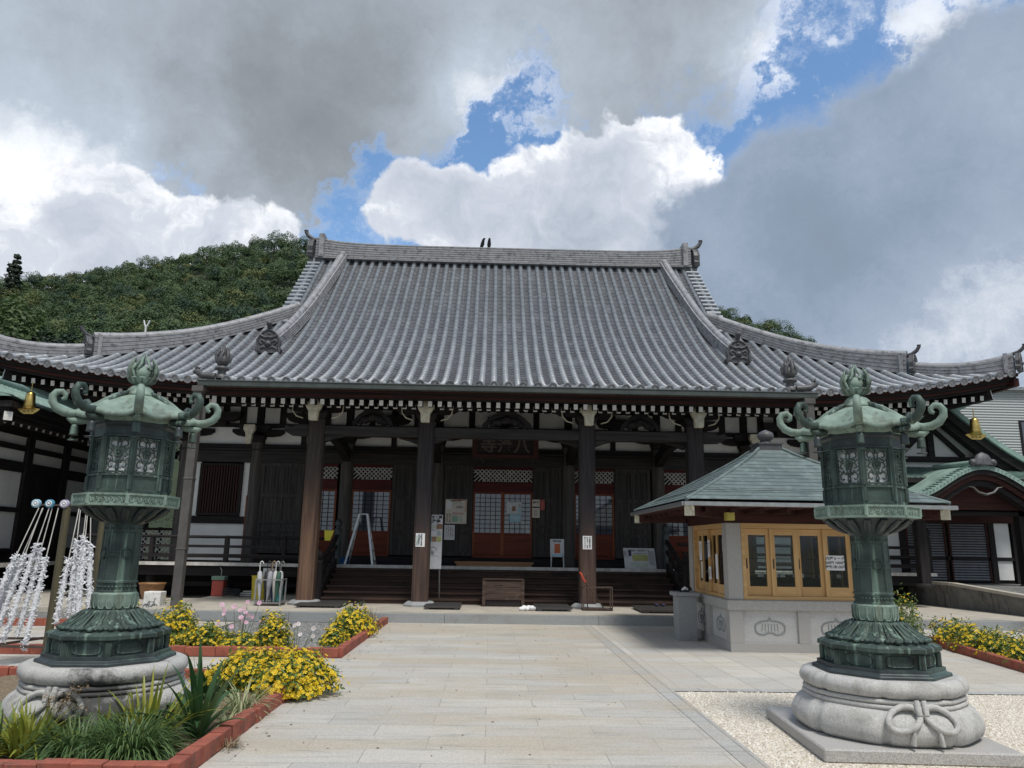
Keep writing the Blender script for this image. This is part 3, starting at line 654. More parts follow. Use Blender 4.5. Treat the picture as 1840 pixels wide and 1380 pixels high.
# concave pan tiles between, laid in overlapping courses
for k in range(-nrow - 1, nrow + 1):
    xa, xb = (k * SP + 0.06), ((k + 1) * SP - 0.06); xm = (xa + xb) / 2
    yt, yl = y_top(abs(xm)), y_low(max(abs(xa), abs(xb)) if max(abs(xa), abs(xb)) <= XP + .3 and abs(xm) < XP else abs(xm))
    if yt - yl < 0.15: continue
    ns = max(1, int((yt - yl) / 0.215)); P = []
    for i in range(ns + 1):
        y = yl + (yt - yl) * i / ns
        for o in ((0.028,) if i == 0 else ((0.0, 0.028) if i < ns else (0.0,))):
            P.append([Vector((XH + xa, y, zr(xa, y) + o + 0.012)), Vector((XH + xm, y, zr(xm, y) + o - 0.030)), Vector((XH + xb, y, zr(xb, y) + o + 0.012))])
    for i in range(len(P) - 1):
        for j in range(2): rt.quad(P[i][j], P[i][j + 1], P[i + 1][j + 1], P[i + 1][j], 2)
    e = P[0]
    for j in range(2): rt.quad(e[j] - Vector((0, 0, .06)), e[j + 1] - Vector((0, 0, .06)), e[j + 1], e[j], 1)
# hip ends and back slope (plain tile courses, out of sight from the front)
for s in (-1, 1):
    rt.grid(lambda u, v: (XH + s * (XC - (XC - XG) * u), lerp(YE + (YG - YE) * u, 2 * YR - YE - (YG - YE) * u, v),
                          prof(YE + (YG - YE) * u) + lift(XC - (XC - XG) * u, YE + (YG - YE) * u) * (abs(2 * v - 1)) ** 4 - 0.02), [i / 8 for i in range(9)], [i / 20 for i in range(21)])
    # gable wall
    pts = [(XH + s * (XG - 0.75), YG + 0.3 + i * 0.37, prof(YG + 0.3 + i * 0.37)) for i in range(11)]
    pts = pts + [(p[0], 2 * YR - p[1], p[2]) for p in pts[::-1][1:]]
    rt.add(pts, [tuple(range(len(pts)))], 1)
rt.grid(lambda u, v: (XH + u, 2 * YR - v, prof(v) + lift(abs(u), v)) if v < YG or abs(u) <= XG else (XH + u, 2 * YR - v, prof(v)), [-XG + i * XG / 8 for i in range(17)], [YE + i * (YR - YE) / 12 for i in range(13)])
roof = rt.build('roof', [TILE, TILE_D, TILE_SHADE], hall)

def ridge_loft(path, w, h, nl, name, flare=0.0, top=True, mats=None):
    """stacked flat-tile ridge: layers stepping slightly, a round cap tile on top"""
    b = MB()
    for i in range(len(path) - 1):
        p, q = Vector(path[i]), Vector(path[i + 1]); d = (q - p); hd = Vector((d.x, d.y, 0)).normalized(); r = Vector((hd.y, -hd.x, 0))
        t0, t1 = i / (len(path) - 1), (i + 1) / (len(path) - 1)
        h0, h1 = h * (1 + flare * t0 ** 3), h * (1 + flare * t1 ** 3)
        for l in range(nl):
            ww = w * (1.0 if l % 2 == 0 else 0.94) / 2 * (1 - 0.12 * l / nl); g0, g1 = l / nl, (l + 1) / nl - 0.12 / nl
            a = [p - r * ww + Vector((0, 0, h0 * g0)), p + r * ww + Vector((0, 0, h0 * g0)), p + r * ww + Vector((0, 0, h0 * g1)), p - r * ww + Vector((0, 0, h0 * g1))]
            c = [q - r * ww + Vector((0, 0, h1 * g0)), q + r * ww + Vector((0, 0, h1 * g0)), q + r * ww + Vector((0, 0, h1 * g1)), q - r * ww + Vector((0, 0, h1 * g1))]
            fs = [(0, 1, 5, 4), (1, 2, 6, 5), (2, 3, 7, 6), (3, 0, 4, 7)]
            if i == 0: fs.append((3, 2, 1, 0))
            if i == len(path) - 2: fs.append((4, 5, 6, 7))
            b.add(a + c, fs, 0)
    if top:
        n = len(path) - 1
        b.tube([Vector(p) + Vector((0, 0, h * (1 + flare * (i / n) ** 3) - 0.005)) for i, p in enumerate(path)], w * 0.30, 8, 0)
    return b
# main ridge, gently upswept at both ends
RH = 0.72
mp_ = []
for i in range(41):
    u = -1 + 2 * i / 40.0
    mp_.append((XH + u * (XG - 0.05), YR, 12.90 + 0.06 * abs(u) ** 4))
rb = MB()
for l in range(15):
    ww = (0.30 if l % 2 == 0 else 0.286) * (1 - 0.1 * l / 15); 
    if l == 0: ww = 0.40
    for i in range(40):
        p, q = mp_[i], mp_[i + 1]; ha, hb = [RH + 0.20 * abs(-1 + 2 * (i + o) / 40.0) ** 9 for o in (0, 1)]
        g0, g1 = l / 15, (l + 0.90) / 15
        rb.add([(p[0], YR - ww, p[2] + ha * g0), (q[0], YR - ww, q[2] + hb * g0), (q[0], YR - ww, q[2] + hb * g1), (p[0], YR - ww, p[2] + ha * g1),
                (p[0], YR + ww, p[2] + ha * g0), (q[0], YR + ww, q[2] + hb * g0), (q[0], YR + ww, q[2] + hb * g1), (p[0], YR + ww, p[2] + ha * g1)],
               [(0, 1, 2, 3), (5, 4, 7, 6), (3, 2, 6, 7), (1, 0, 4, 5)] + ([(4, 0, 3, 7)] if i == 0 else []) + ([(1, 5, 6, 2)] if i == 39 else []), 0)
rb.tube([(p[0], YR, p[2] + RH + 0.20 * abs(-1 + 2 * i / 40.0) ** 9 + 0.02) for i, p in enumerate(mp_)], 0.10, 8, 0)
rb.build('main_ridge', TILE_D, roof)
def oni_tile(name, pos, face, sc, parent, horn=True, plate=True):
    """demon-tile ornament: shield body with lobed outline, brow, bulging boss and upturned horn; face = outward horizontal direction"""
    f = Vector(face).normalized(); r = Vector((f.y, -f.x, 0)); u = Vector((0, 0, 1)); p = Vector(pos); b = MB()
    out = [(-.50, 0), (.50, 0), (.56, .18), (.46, .30), (.50, .52), (.40, .74), (.26, .90), (.10, 1.0), (-.10, 1.0), (-.26, .90), (-.40, .74), (-.50, .52), (-.46, .30), (-.56, .18)]
    b.prism([(x * sc, y * sc) for x, y in out], p - f * 0.11 * sc, -r, u, -0.22 * sc if False else 0.22 * sc, 0)
    def ball(x, y, rad, o=0.10, sz=1.0): b.sphere(p + r * x * sc + u * y * sc + f * o * sc, rad * sc, 10, 6, 0, sz)
    ball(0, .40, .15, .11, .9); ball(0, .84, .07, .10)
    b.tube([p + r * x * sc + u * y * sc + f * 0.13 * sc for x, y in ((-.36, .78), (-.24, .70), (-.10, .66), (0, .70), (.10, .66), (.24, .70), (.36, .78))], 0.05 * sc, 6)
    for s_ in (-1, 1):
        b.tube([p + r * s_ * x * sc + u * y * sc + f * 0.12 * sc for x, y in ((.14, .48), (.28, .56), (.36, .48), (.30, .38), (.22, .42))], [.04 * sc, .05 * sc, .05 * sc, .04 * sc, .02 * sc], 6)
        b.tube([p + r * s_ * x * sc + u * y * sc + f * 0.12 * sc for x, y in ((.06, .22), (.20, .26), (.34, .20), (.38, .08), (.28, .06))], [.04 * sc, .05 * sc, .05 * sc, .04 * sc, .02 * sc], 6)
    rim = [(-.50, .02), (-.46, .30), (-.50, .52), (-.40, .74), (-.26, .90), (-.10, .99), (.10, .99), (.26, .90), (.40, .74), (.50, .52), (.46, .30), (.50, .02)]
    b.tube([p + r * x * sc * .96 + u * y * sc + f * 0.11 * sc for x, y in rim], 0.05 * sc, 6)
    if horn == 'knob':
        b.tube([p - f * 0.1 * sc + u * 0.95 * sc, p + f * 0.08 * sc + u * 1.10 * sc, p + f * 0.16 * sc + u * 1.24 * sc], [.13 * sc, .10 * sc, .12 * sc], 8); b.sphere(p + f * 0.18 * sc + u * 1.27 * sc, .13 * sc, 10, 6)
    elif horn:
        b.tube([p - f * 0.35 * sc + u * 0.96 * sc, p + f * 0.02 * sc + u * 1.04 * sc, p + f * 0.24 * sc + u * 1.20 * sc, p + f * 0.36 * sc + u * 1.38 * sc, p + f * 0.36 * sc + u * 1.48 * sc], [.10 * sc, .11 * sc, .10 * sc, .085 * sc, .11 * sc], 8)
    return b.build(name, ONI, parent)
for s in (-1, 1):
    oni_tile('ridge_end_ornament', (XH + s * (XG + 0.14), YR, 12.98), (s, 0, 0), 0.88, roof)
    # square end plate on the ridge
    MB().box(XH + s * (XG - 0.30) - 0.11, XH + s * (XG - 0.30) + 0.11, YR - 0.44, YR + 0.44, 12.98, 14.0).build('ridge_end_plate', TILE_D, roof, 0.02)
    # descending ridge beside the gable
    path = []
    for i in range(25):
        t = i / 24.0; y = 28.75 - 6.15 * t
        dx = lerp(6.62, 7.35, t)
        path.append((XH + s * dx, y, zr(dx, y) + 0.04))
    ridge_loft(path, 0.40, 0.42, 9, '').build('descending_ridge', TILE_D, roof)
    y = 22.5; dx = 7.37
    oni_tile('descending_ridge_ornament', (XH + s * dx, y, zr(dx, y) + 0.02), (0, -1, 0), 0.74, roof, 'knob')
    # corner ridge in two steps along the hip
    def hip(t): 
        dx = lerp(XG - 0.6, XC + 0.02, t); y = YG + 0.55 - (dx - (XG - 0.6)) * (YG - YE) / (XC - XG)
        return (XH + s * dx, y, zr(dx, max(y, YE)) - 0.02)
    ridge_loft([Vector(hip(0.02 + 0.68 * i / 18)) for i in range(19)], 0.46, 0.40, 9, '', 0.55).build('corner_ridge', TILE_D, roof)
    hd = Vector((s * (XC - XG), -(YG - YE), 0)).normalized()
    q = Vector(hip(0.715)); oni_tile('corner_ridge_ornament', q + Vector((0, 0, 0.05)), hd, 0.58, roof)
    MB().prism([(-.27, 0), (.27, 0), (.27, .66), (-.27, .66)], q - hd * 0.22, (hd.y, -hd.x, 0), (0, 0, 1), 0.10).build('ridge_end_plate', TILE_D, roof)
    ridge_loft([Vector(hip(0.71 + 0.275 * i / 10)) for i in range(11)], 0.40, 0.30, 7, '', 0.65).build('corner_ridge', TILE_D, roof)
    q = Vector(hip(0.995)); oni_tile('corner_ridge_ornament', q + Vector((0, 0, 0.05)), hd, 0.50, roof)
    MB().prism([(-.24, 0), (.24, 0), (.24, .54), (-.24, .54)], q - hd * 0.22, (hd.y, -hd.x, 0), (0, 0, 1), 0.10).build('ridge_end_plate', TILE_D, roof)
    # verge tiles sticking out sideways along the gable edge
    vb = MB(); i = 0; y = 28.9
    while y > YG - 0.1:
        z = prof(y) + 0.06
        vb.cyl((XH + s * (XG - 0.3), y, z), (XH + s * (XG + 0.22), y, z - 0.01), 0.075, 0.085, 8)
        y -= 0.235
    vb.grid(lambda u, v: (XH + s * (XG + 0.15), v, prof(v) - 0.05 - u * 0.3), [0, 1], [YG - 0.2 + i * 0.4 for i in range(11)])
    vb.build('verge_tiles', TILE, roof)
    # flaming jewel ornament on the porch roof corner
    jx, jy = XH + s * (XP - 0.33), YP + 0.12; jz = zr(XP, jy) + 0.08
    jb = MB()
    jb.lathe((jx, jy, jz), [(.17, -.06), (.17, 0.02), (.10, .05), (.085, .14), (.16, .17), (.155, .22), (.10, .25)], 14)
    jb.sphere((jx, jy, jz + .38), .15, 14, 10)
    for k in range(7):
        a = 2 * pi * k / 7 + .3
        jb.tube([(jx + cos(a) * .14, jy + sin(a) * .14, jz + .34), (jx + cos(a) * .165, jy + sin(a) * .165, jz + .48), (jx + cos(a + .25) * .11, jy + sin(a + .25) * .11, jz + .58), (jx + cos(a + .1) * .10, jy + sin(a + .1) * .10, jz + .70)], [.035, .045, .03, .006], 6)
    jb.tube([(jx, jy, jz + .5), (jx + .02, jy, jz + .64), (jx - .01, jy, jz + .80)], [.06, .05, .006], 6)
    jb.build('flame_jewel', ONI, roof)
    # small curled end tile at the porch roof corner
    cb = MB(); cb.tube([(XH + s * (XP - 0.25), YP - 0.02, zr(XP, YP) + .08), (XH + s * (XP + 0.05), YP - 0.03, zr(XP, YP) + .10), (XH + s * (XP + 0.22), YP - 0.03, zr(XP, YP) + .20), (XH + s * (XP + 0.20), YP - 0.03, zr(XP, YP) + .30), (XH + s * (XP + 0.12), YP - 0.03, zr(XP, YP) + .26)], [.08, .08, .06, .05, .03], 8)
    cb.build('corner_curl_tile', ONI, roof)

# ------------------------------------------------------------------ eaves: boards, rafters, soffit, gutter
eb = MB()
# layered boards below the porch tiles
for (y0, z0, z1, m_) in ((16.74, 4.995, 5.13, 0), (16.80, 4.95, 4.994, 1), (16.86, 4.90, 4.949, 0), (16.93, 4.878, 4.899, 1)):
    eb.box(XH - XP + 0.05, XH + XP - 0.05, y0, y0 + 0.14, z0 - 0.0, z1, m_)
eb.build('porch_eave_boards', [W_RED, W_BLK['x']], hall)
def eave_strip(s, d0, d1, y, zo, th, dep, m_):
    n = 14; b = MB()
    P = [lerp(d0, d1, i / n) for i in range(n + 1)]
    for i in range(n):
        a, c = P[i], P[i + 1]; xa, xb = sorted((XH + s * a, XH + s * c)); za, zb = [zr(v, YE) + zo - 0.26 * lift(v, YE) * 0 for v in ((a, c) if s > 0 else (c, a))]
        b.add([(xa, y, za), (xb, y, zb), (xb, y + dep, zb), (xa, y + dep, za), (xa, y, za + th), (xb, y, zb + th), (xb, y + dep, zb + th), (xa, y + dep, za + th)],
              [(0, 3, 2, 1), (4, 5, 6, 7), (0, 1, 5, 4), (2, 3, 7, 6)] + ([(3, 0, 4, 7)] if i in (0, n - 1) else []) + ([(1, 2, 6, 5)] if i in (0, n - 1) else []), m_)
    return b
for s in (-1, 1):
    b = MB()
    for (y, zo, th, m_) in ((19.50, -.10, .08, 0), (19.58, -.17, .065, 1), (19.66, -.25, .075, 0), (19.74, -.31, .055, 1)):
        e = eave_strip(s, XP - 0.2, XC - 0.02, y, zo, th, 0.16, m_)
        b.add(e.v, e.f, m_)
    # return along the side eave
    b.box(XH + s * (XC - 0.16), XH + s * (XC - 0.02), YE + 0.1, 2 * YR - YE - 0.1, 6.10, 6.32, 0)
    b.build('main_eave_boards', [W_RED, W_BLK['x']], hall)
# soffit surfaces
sb = MB()
sb.grid(lambda u, v: (XH + u, v, prof(v) - 0.16 - 0.10 * (22 - v) / 5.4), [-XP + 0.1, 0, XP - 0.1], [16.9, 17.6, 18.4, 19.4, 20.4, 21.2, 22.2])
for s in (-1, 1):
    sb.grid(lambda u, v: (XH + s * u, v, 0.18 + zr(u, YE) - 0.40 + (v - YE) * 0.18 - 0.0), [XP - 0.3, 8, 9, 10, 11, 12, 13, XC - 0.05], [19.75, 20.4, 21.2, 22.2])
    sb.grid(lambda u, v: (XH + s * u, v, 6.10 - (XC - u) * 0.12), [9.2, 10.5, 12, 13.2, XC - 0.1], [20.5, 24, 28, 32, 36])
sb.build('soffit', W_BLK['y'], hall)
# rafters with white painted ends
def rafter(name, x, y, z, w, h, ln, sl, dxx=0.0):
    b = MB(); b.bar((x, y, z), (x + dxx, y + ln, z + ln * sl), w, h, 0, m_end=1)
    return b.build(name, [W_BLK['y'], WHITE], hall)
n_up = 59
for i in range(n_up):
    x = XH - 6.6 + 13.2 * i / (n_up - 1)
    rafter('flying_rafter', x, 17.05, 4.80, 0.092, 0.125, 1.5, 0.12)
n_lo = 57
for i in range(n_lo):
    x = XH - 6.35 + 12.7 * i / (n_lo - 1)
    rafter('base_rafter', x, 17.72, 4.845, 0.10, 0.12, 2.6, 0.16)
for s in (-1, 1):
    for i in range(25):
        dx = 7.05 + 0.262 * i
        zl = 5.44 + 0.68 * (zr(dx, YE) - prof(YE))
        rafter('eave_rafter', XH + s * dx, 19.95, zl, 0.10, 0.135, 1.3, 0.14)
    for i in range(22):
        dx = 7.05 + 0.25 * i
        zl = 5.43 + 0.55 * (zr(dx, YE) - prof(YE))
        rafter('lower_eave_rafter', XH + s * dx, 20.75, zl, 0.10, 0.12, 1.3, 0.16)
    # corner rafter poking out with a white nose
    c0 = Vector((XH + s * (XC - 0.55), YE + 0.5, 5.92)); c1 = Vector((XH + s * 9.6, 23.6, 5.1))
    b = MB(); b.bar(c0, c1, 0.2, 0.26, 0, m_end=1); b.build('corner_rafter', [W_BLK['y'], WHITE], hall)
    b = MB(); b.bar((XH + s * 11.55, 21.5, 5.28), (XH + s * 9.2, 23.8, 5.0), 0.18, 0.26, 0, m_end=1); b.build('lower_corner_rafter', [W_BLK['y'], WHITE], hall)
    # side eave rafters seen beyond the corner
    for i in range(14):
        yy = 21.2 + 0.45 * i; b = MB(); b.bar((XH + s * (XC - 0.7), yy, 5.86), (XH + s * 11.2, yy, 5.45), 0.10, 0.13, 0, m_end=1); b.build('side_rafter', [W_BLK['x'], WHITE], hall)
    MB().bar((XH + s * (XP - 0.12), 17.0, 4.84), (XH + s * (XP - 0.12), 19.6, 5.30), 0.10, 0.30, 0, m_end=1).build('verge_rafter', [W_BLK['y'], WHITE], hall)
# gutter with its two downpipes
gb = MB()
gb.box(XH - XP - 0.06, XH + XP + 0.16, 16.40, 16.56, 4.995, 5.12)
gb.box(XH - XP - 0.08, XH + XP + 0.18, 16.385, 16.575, 5.105, 5.13)
gt = gb.build('gutter', GUTTER, hall, 0.008)
for s, x in ((-1, -6.60), (1, 7.24)):
    b = MB(); b.box(x - .095, x + .095, 16.40, 16.58, 0.10 if s < 0 else 0.2, 4.99); b.box(x - .125, x + .125, 16.37, 16.60, 4.86, 4.985)
    for zz in (1.4, 2.9): b.box(x - .105, x + .105, 16.39, 16.59, zz, zz + 0.04)
    b.build('downpipe', PIPE, hall, 0.01)
# ------------------------------------------------------------------ porch columns, beams, brackets
YC_ = 17.9
PCX = [XH - 4.59, XH - 1.95, XH + 1.95, XH + 4.59]
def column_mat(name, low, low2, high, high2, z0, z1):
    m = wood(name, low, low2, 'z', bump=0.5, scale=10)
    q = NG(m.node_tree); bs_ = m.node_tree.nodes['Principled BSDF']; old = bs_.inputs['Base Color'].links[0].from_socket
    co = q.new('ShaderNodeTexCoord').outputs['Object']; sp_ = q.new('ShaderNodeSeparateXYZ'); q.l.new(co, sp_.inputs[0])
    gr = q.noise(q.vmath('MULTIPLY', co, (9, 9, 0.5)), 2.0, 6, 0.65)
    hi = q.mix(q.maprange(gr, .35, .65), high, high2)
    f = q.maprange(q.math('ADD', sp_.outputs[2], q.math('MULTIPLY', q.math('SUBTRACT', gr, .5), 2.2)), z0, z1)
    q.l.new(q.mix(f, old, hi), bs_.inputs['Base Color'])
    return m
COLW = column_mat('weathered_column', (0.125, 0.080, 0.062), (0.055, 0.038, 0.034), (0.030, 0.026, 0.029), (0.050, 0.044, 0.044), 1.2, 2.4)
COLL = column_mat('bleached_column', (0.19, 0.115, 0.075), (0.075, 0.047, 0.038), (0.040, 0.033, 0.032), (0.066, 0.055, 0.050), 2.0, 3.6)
def col_sq(x, w, z0, z1, name, m, ch=0.05):
    b = MB(); h = w / 2
    o = [(-h + ch, -h), (h - ch, -h), (h, -h + ch), (h, h - ch), (h - ch, h), (-h + ch, h), (-h, h - ch), (-h, -h + ch)]
    b.prism(o, (x, YC_, z0), (1, 0, 0), (0, 1, 0), z1 - z0)
    return b.build(name, m, hall)
def scroll(b, x, y, z, sx, sz, m=0):
    """boat-shaped bracket arm with up-curled ends"""
    o = [(-.5, .16), (-.5, .30), (.5, .30), (.5, .16), (.42, .05), (.28, 0), (-.28, 0), (-.42, .05)]
    b.prism([(a * sx, c * sz) for a, c in o], (x, y + .09, z), (1, 0, 0), (0, 0, 1), 0.18, m)
for i, x in enumerate(PCX):
    c = col_sq(x, 0.38, 0.30, 4.50, 'porch_column', COLL if i == 0 else COLW)
    MB().oct((x, YC_, 0.19), [(.40, 0), (.40, .05), (.31, .115)], ph=pi / 8).build('column_base', KERB, c)
    b = MB()
    b.lathe((x, YC_, 4.50), [(.24, 0), (.36, .13), (.36, .20)], 4, 0, pi / 4, False)
    scroll(b, x, YC_, 4.70, 1.55, .62)
    for dx in (-.62, 0, .62): b.lathe((x + dx, YC_, 4.80), [(.11, 0), (.17, .07), (.17, .11)], 4, 0, pi / 4, False)
    b.box(x - .09, x + .09, YC_ - .55, YC_ + .6, 4.66, 4.80)
    b.build('bracket_set', W_BLK['x'], hall)
    b = MB()
    o = [(-.10, 0), (.10, 0), (.115, .22), (.17, .30), (.21, .42), (.12, .43), (.10, .50), (-.10, .50), (-.12, .43), (-.21, .42), (-.17, .30), (-.115, .22)]
    b.prism(o, (x, YC_ - .42, 4.42), (1, 0, 0), (0, 0, 1), 0.16)
    b.build('bracket_nose', CREAM, hall, 0.012)
    # side arm edges painted pale
    for s in (-1, 1):
        b = MB()
        b.tube([(x + s * .34, YC_ - .12, 4.53), (x + s * .50, YC_ - .12, 4.58), (x + s * .60, YC_ - .12, 4.70), (x + s * .62, YC_ - .12, 4.86)], [.014, .018, .018, .012], 5)
        b.build('painted_edge', CREAM, hall)
for a, c in zip(PCX[:-1], PCX[1:]):
    b = MB(); b.box(a + .19, c - .19, YC_ - .13, YC_ + .13, 4.12, 4.36)
    b.prism([(0, 0), (.5, .0), (.25, .06), (0, .16)], (a + .19, YC_ + .10, 4.12), (1, 0, 0), (0, 0, -1), -0.2)
    b.prism([(0, 0), (-.5, .0), (-.25, .06), (0, .16)], (c - .19, YC_ + .10, 4.12), (1, 0, 0), (0, 0, -1), 0.2)
    b.build('porch_beam', W_GRY['x'], hall, 0.015)
    # carved frog-leg strut in the middle of the bay
    xm = (a + c) / 2; b = MB(); w = .62 if c - a > 3 else .5
    o = [(-w, 0), (-w * .80, .02), (-w * .62, .17), (-w * .36, .27), (-w * .15, .30), (w * .15, .30), (w * .36, .27), (w * .62, .17), (w * .80, .02), (w, 0), (w * .95, .12), (w * .7, .27), (w * .42, .38), (w * .2, .43), (-w * .2, .43), (-w * .42, .38), (-w * .7, .27), (-w * .95, .12)]
    b.prism(o, (xm, YC_ + .06, 4.37), (1, 0, 0), (0, 0, 1), 0.12)
    for k in range(11):
        t = -1 + 2 * k / 10; b.sphere((xm + t * w * .55, YC_ - .02, 4.47 + .10 * (1 - t * t) + .03 * (k % 2)), .07 + .02 * (k % 3), 8, 5)
    b.build('frog_leg_strut', W_BLK['x'], hall)
    b = MB(); b.box(a + .3, c - .3, YC_ - .06, YC_ + .10, 4.86, 4.90); b.build('bracket_rail', W_BLK['x'], hall)
MB().box(XH - 6.4, XH + 6.4, YC_ - .10, YC_ + .14, 4.905, 5.03).build('eave_purlin', W_BLK['x'], hall)
for s, x in ((-1, PCX[0]), (1, PCX[3])):      # beam noses past the outer columns
    b = MB(); o = [(0, 0), (.42, .02), (.60, .12), (.55, .26), (.40, .20), (.30, .27), (0, .27)]
    b.prism([(s * p, q) for p, q in o], (x + s * .19, YC_ + .10 * s, 4.10), (1, 0, 0), (0, 0, 1), 0.2 * s); b.build('beam_nose', W_GRY['x'], hall)
# curved tie beams from the porch columns back to the hall
YW = 22.0
WCX = [XH - 9.3, XH - 7.25, XH - 4.6, XH - 1.93, XH + 1.93, XH + 4.6, XH + 7.25, XH + 9.3]
for x in PCX:
    b = MB(); n = 10
    for i in range(n):
        t0, t1 = i / n, (i + 1) / n
        b.bar((x, lerp(YC_ + .2, YW - .2, t0), 4.12 + .30 * sin(pi * t0) - .05 * t0), (x, lerp(YC_ + .2, YW - .2, t1), 4.12 + .30 * sin(pi * t1) - .05 * t1), .22, .30)
    b.build('tie_beam', W_BLK['y'], hall)

# ------------------------------------------------------------------ hall front wall
for x in WCX:
    b = MB(); b.cyl((x, YW, .15), (x, YW, 4.45), .205, .195, 20)
    b.build('wall_column', W_COL, hall)
    b = MB(); b.lathe((x, YW - .1, 4.45), [(.22, 0), (.32, .12), (.32, .18)], 4, 0, pi / 4, False)
    scroll(b, x, YW - .1, 4.62, 1.5, .7); scroll(b, x, YW - .45, 4.72, .9, .6)
    b.bar((x, YW - .9, 4.72), (x, YW, 4.72), .16, .2)
    b.build('bracket_set', W_BLK['x'], hall)
    if abs(x - XH) > 7:
        b = MB(); o = [(-.07, 0), (.07, 0), (.10, .30), (.17, .42), (.15, .55), (-.15, .55), (-.17, .42), (-.10, .30)]
        b.prism(o, (x, YW - .86, 4.30), (1, 0, 0), (0, 0, 1), 0.14); b.build('bracket_nose', CREAM, hall, .01)
b = MB(); b.box(XH - 9.5, XH + 9.5, YW - .14, YW + .10, 3.86, 4.20); b.build('lintel_beam', W_GRY['x'], hall, .012)
b = MB(); b.box(XH - 9.5, XH + 9.5, YW - .20, YW + .10, 4.206, 4.25); b.build('lintel_cap', W_GRY['x'], hall)
b = MB(); b.box(XH - 9.5, XH + 9.5, YW - .12, YW + .10, 4.252, 4.40); b.build('head_beam', W_BLK['x'], hall)
b = MB(); b.box(XH - 9.5, XH + 9.5, YW - .10, YW + .10, 4.90, 5.02); b.build('wall_plate', W_BLK['x'], hall)
b = MB(); b.box(XH - 9.5, XH + 9.5, YW - .12, YW + .10, 5.52, 5.66); b.build('upper_plate', W_BLK['x'], hall)
for a, c in zip(WCX[:-1], WCX[1:]):
    MB().box(a + .19, c - .19, YW - .02, YW + .03, 4.40, 4.90).build('plaster_panel', PLASTER, hall)
    MB().box(a + .12, c - .12, YW - .02, YW + .03, 5.02, 5.52).build('plaster_panel', PLASTER, hall)
    for t in (0, .25, .5, .75):
        xx = lerp(a, c, t); MB().box(xx - .09, xx + .09, YW - .07, YW + .05, 5.022, 5.518).build('upper_strut', W_BLK['z'], hall)
    b = MB(); scroll(b, (a + c) / 2, YW - .20, 5.05, 1.0, .9); b.lathe(((a + c) / 2, YW - .2, 4.90), [(.10, 0), (.17, .09), (.17, .15)], 4, 0, pi / 4, False); b.build('inner_bracket', W_BLK['x'], hall)
    if c - a > 2.2:
        b = MB()
        for t in ((.5,) if c - a < 3 else (.33, .67)):
            b.box(lerp(a, c, t) - .08, lerp(a, c, t) + .08, YW - .06, YW + .05, 4.40, 4.90)
        b.build('strut', W_BLK['z'], hall)
# core of the building, closed and dark, behind the front
b = MB(); b.box(XH - 9.4, XH + 9.4, YW + .25, 2 * YR - YW, 0.1, 5.6); b.build('hall_body', W_BLK['z'], hall)

def dark_door(x0, x1, name='panelled_door'):
    b = MB(); y = YW - .05
    b.box(x0, x1, y, y + .06, 1.28, 3.86, 0)
    w = x1 - x0
    def rail(z0, z1): b.box(x0 + .006, x1 - .006, y - .035, y - .002, z0, z1, 0)
    for z0, z1 in ((1.28, 1.40), (1.88, 1.96), (2.12, 2.20), (2.86, 2.98), (3.76, 3.86)): rail(z0, z1)
    for f in (0.0, .5, 1.0):
        xx = lerp(x0 + .05, x1 - .05, f)
        for z0, z1 in ((1.40, 1.88), (1.96, 2.12), (2.20, 2.86), (2.98, 3.76)): b.box(xx - .045, xx + .045, y - .032, y - .003, z0 + .001, z1 - .001, 0)
    for k in range(12):
        xx = lerp(x0 + .12, x1 - .12, k / 11); b.box(xx - .012, xx + .012, y - .014, y - .003, 2.985, 3.755, 0)
    return b.build(name, W_DRK, hall)
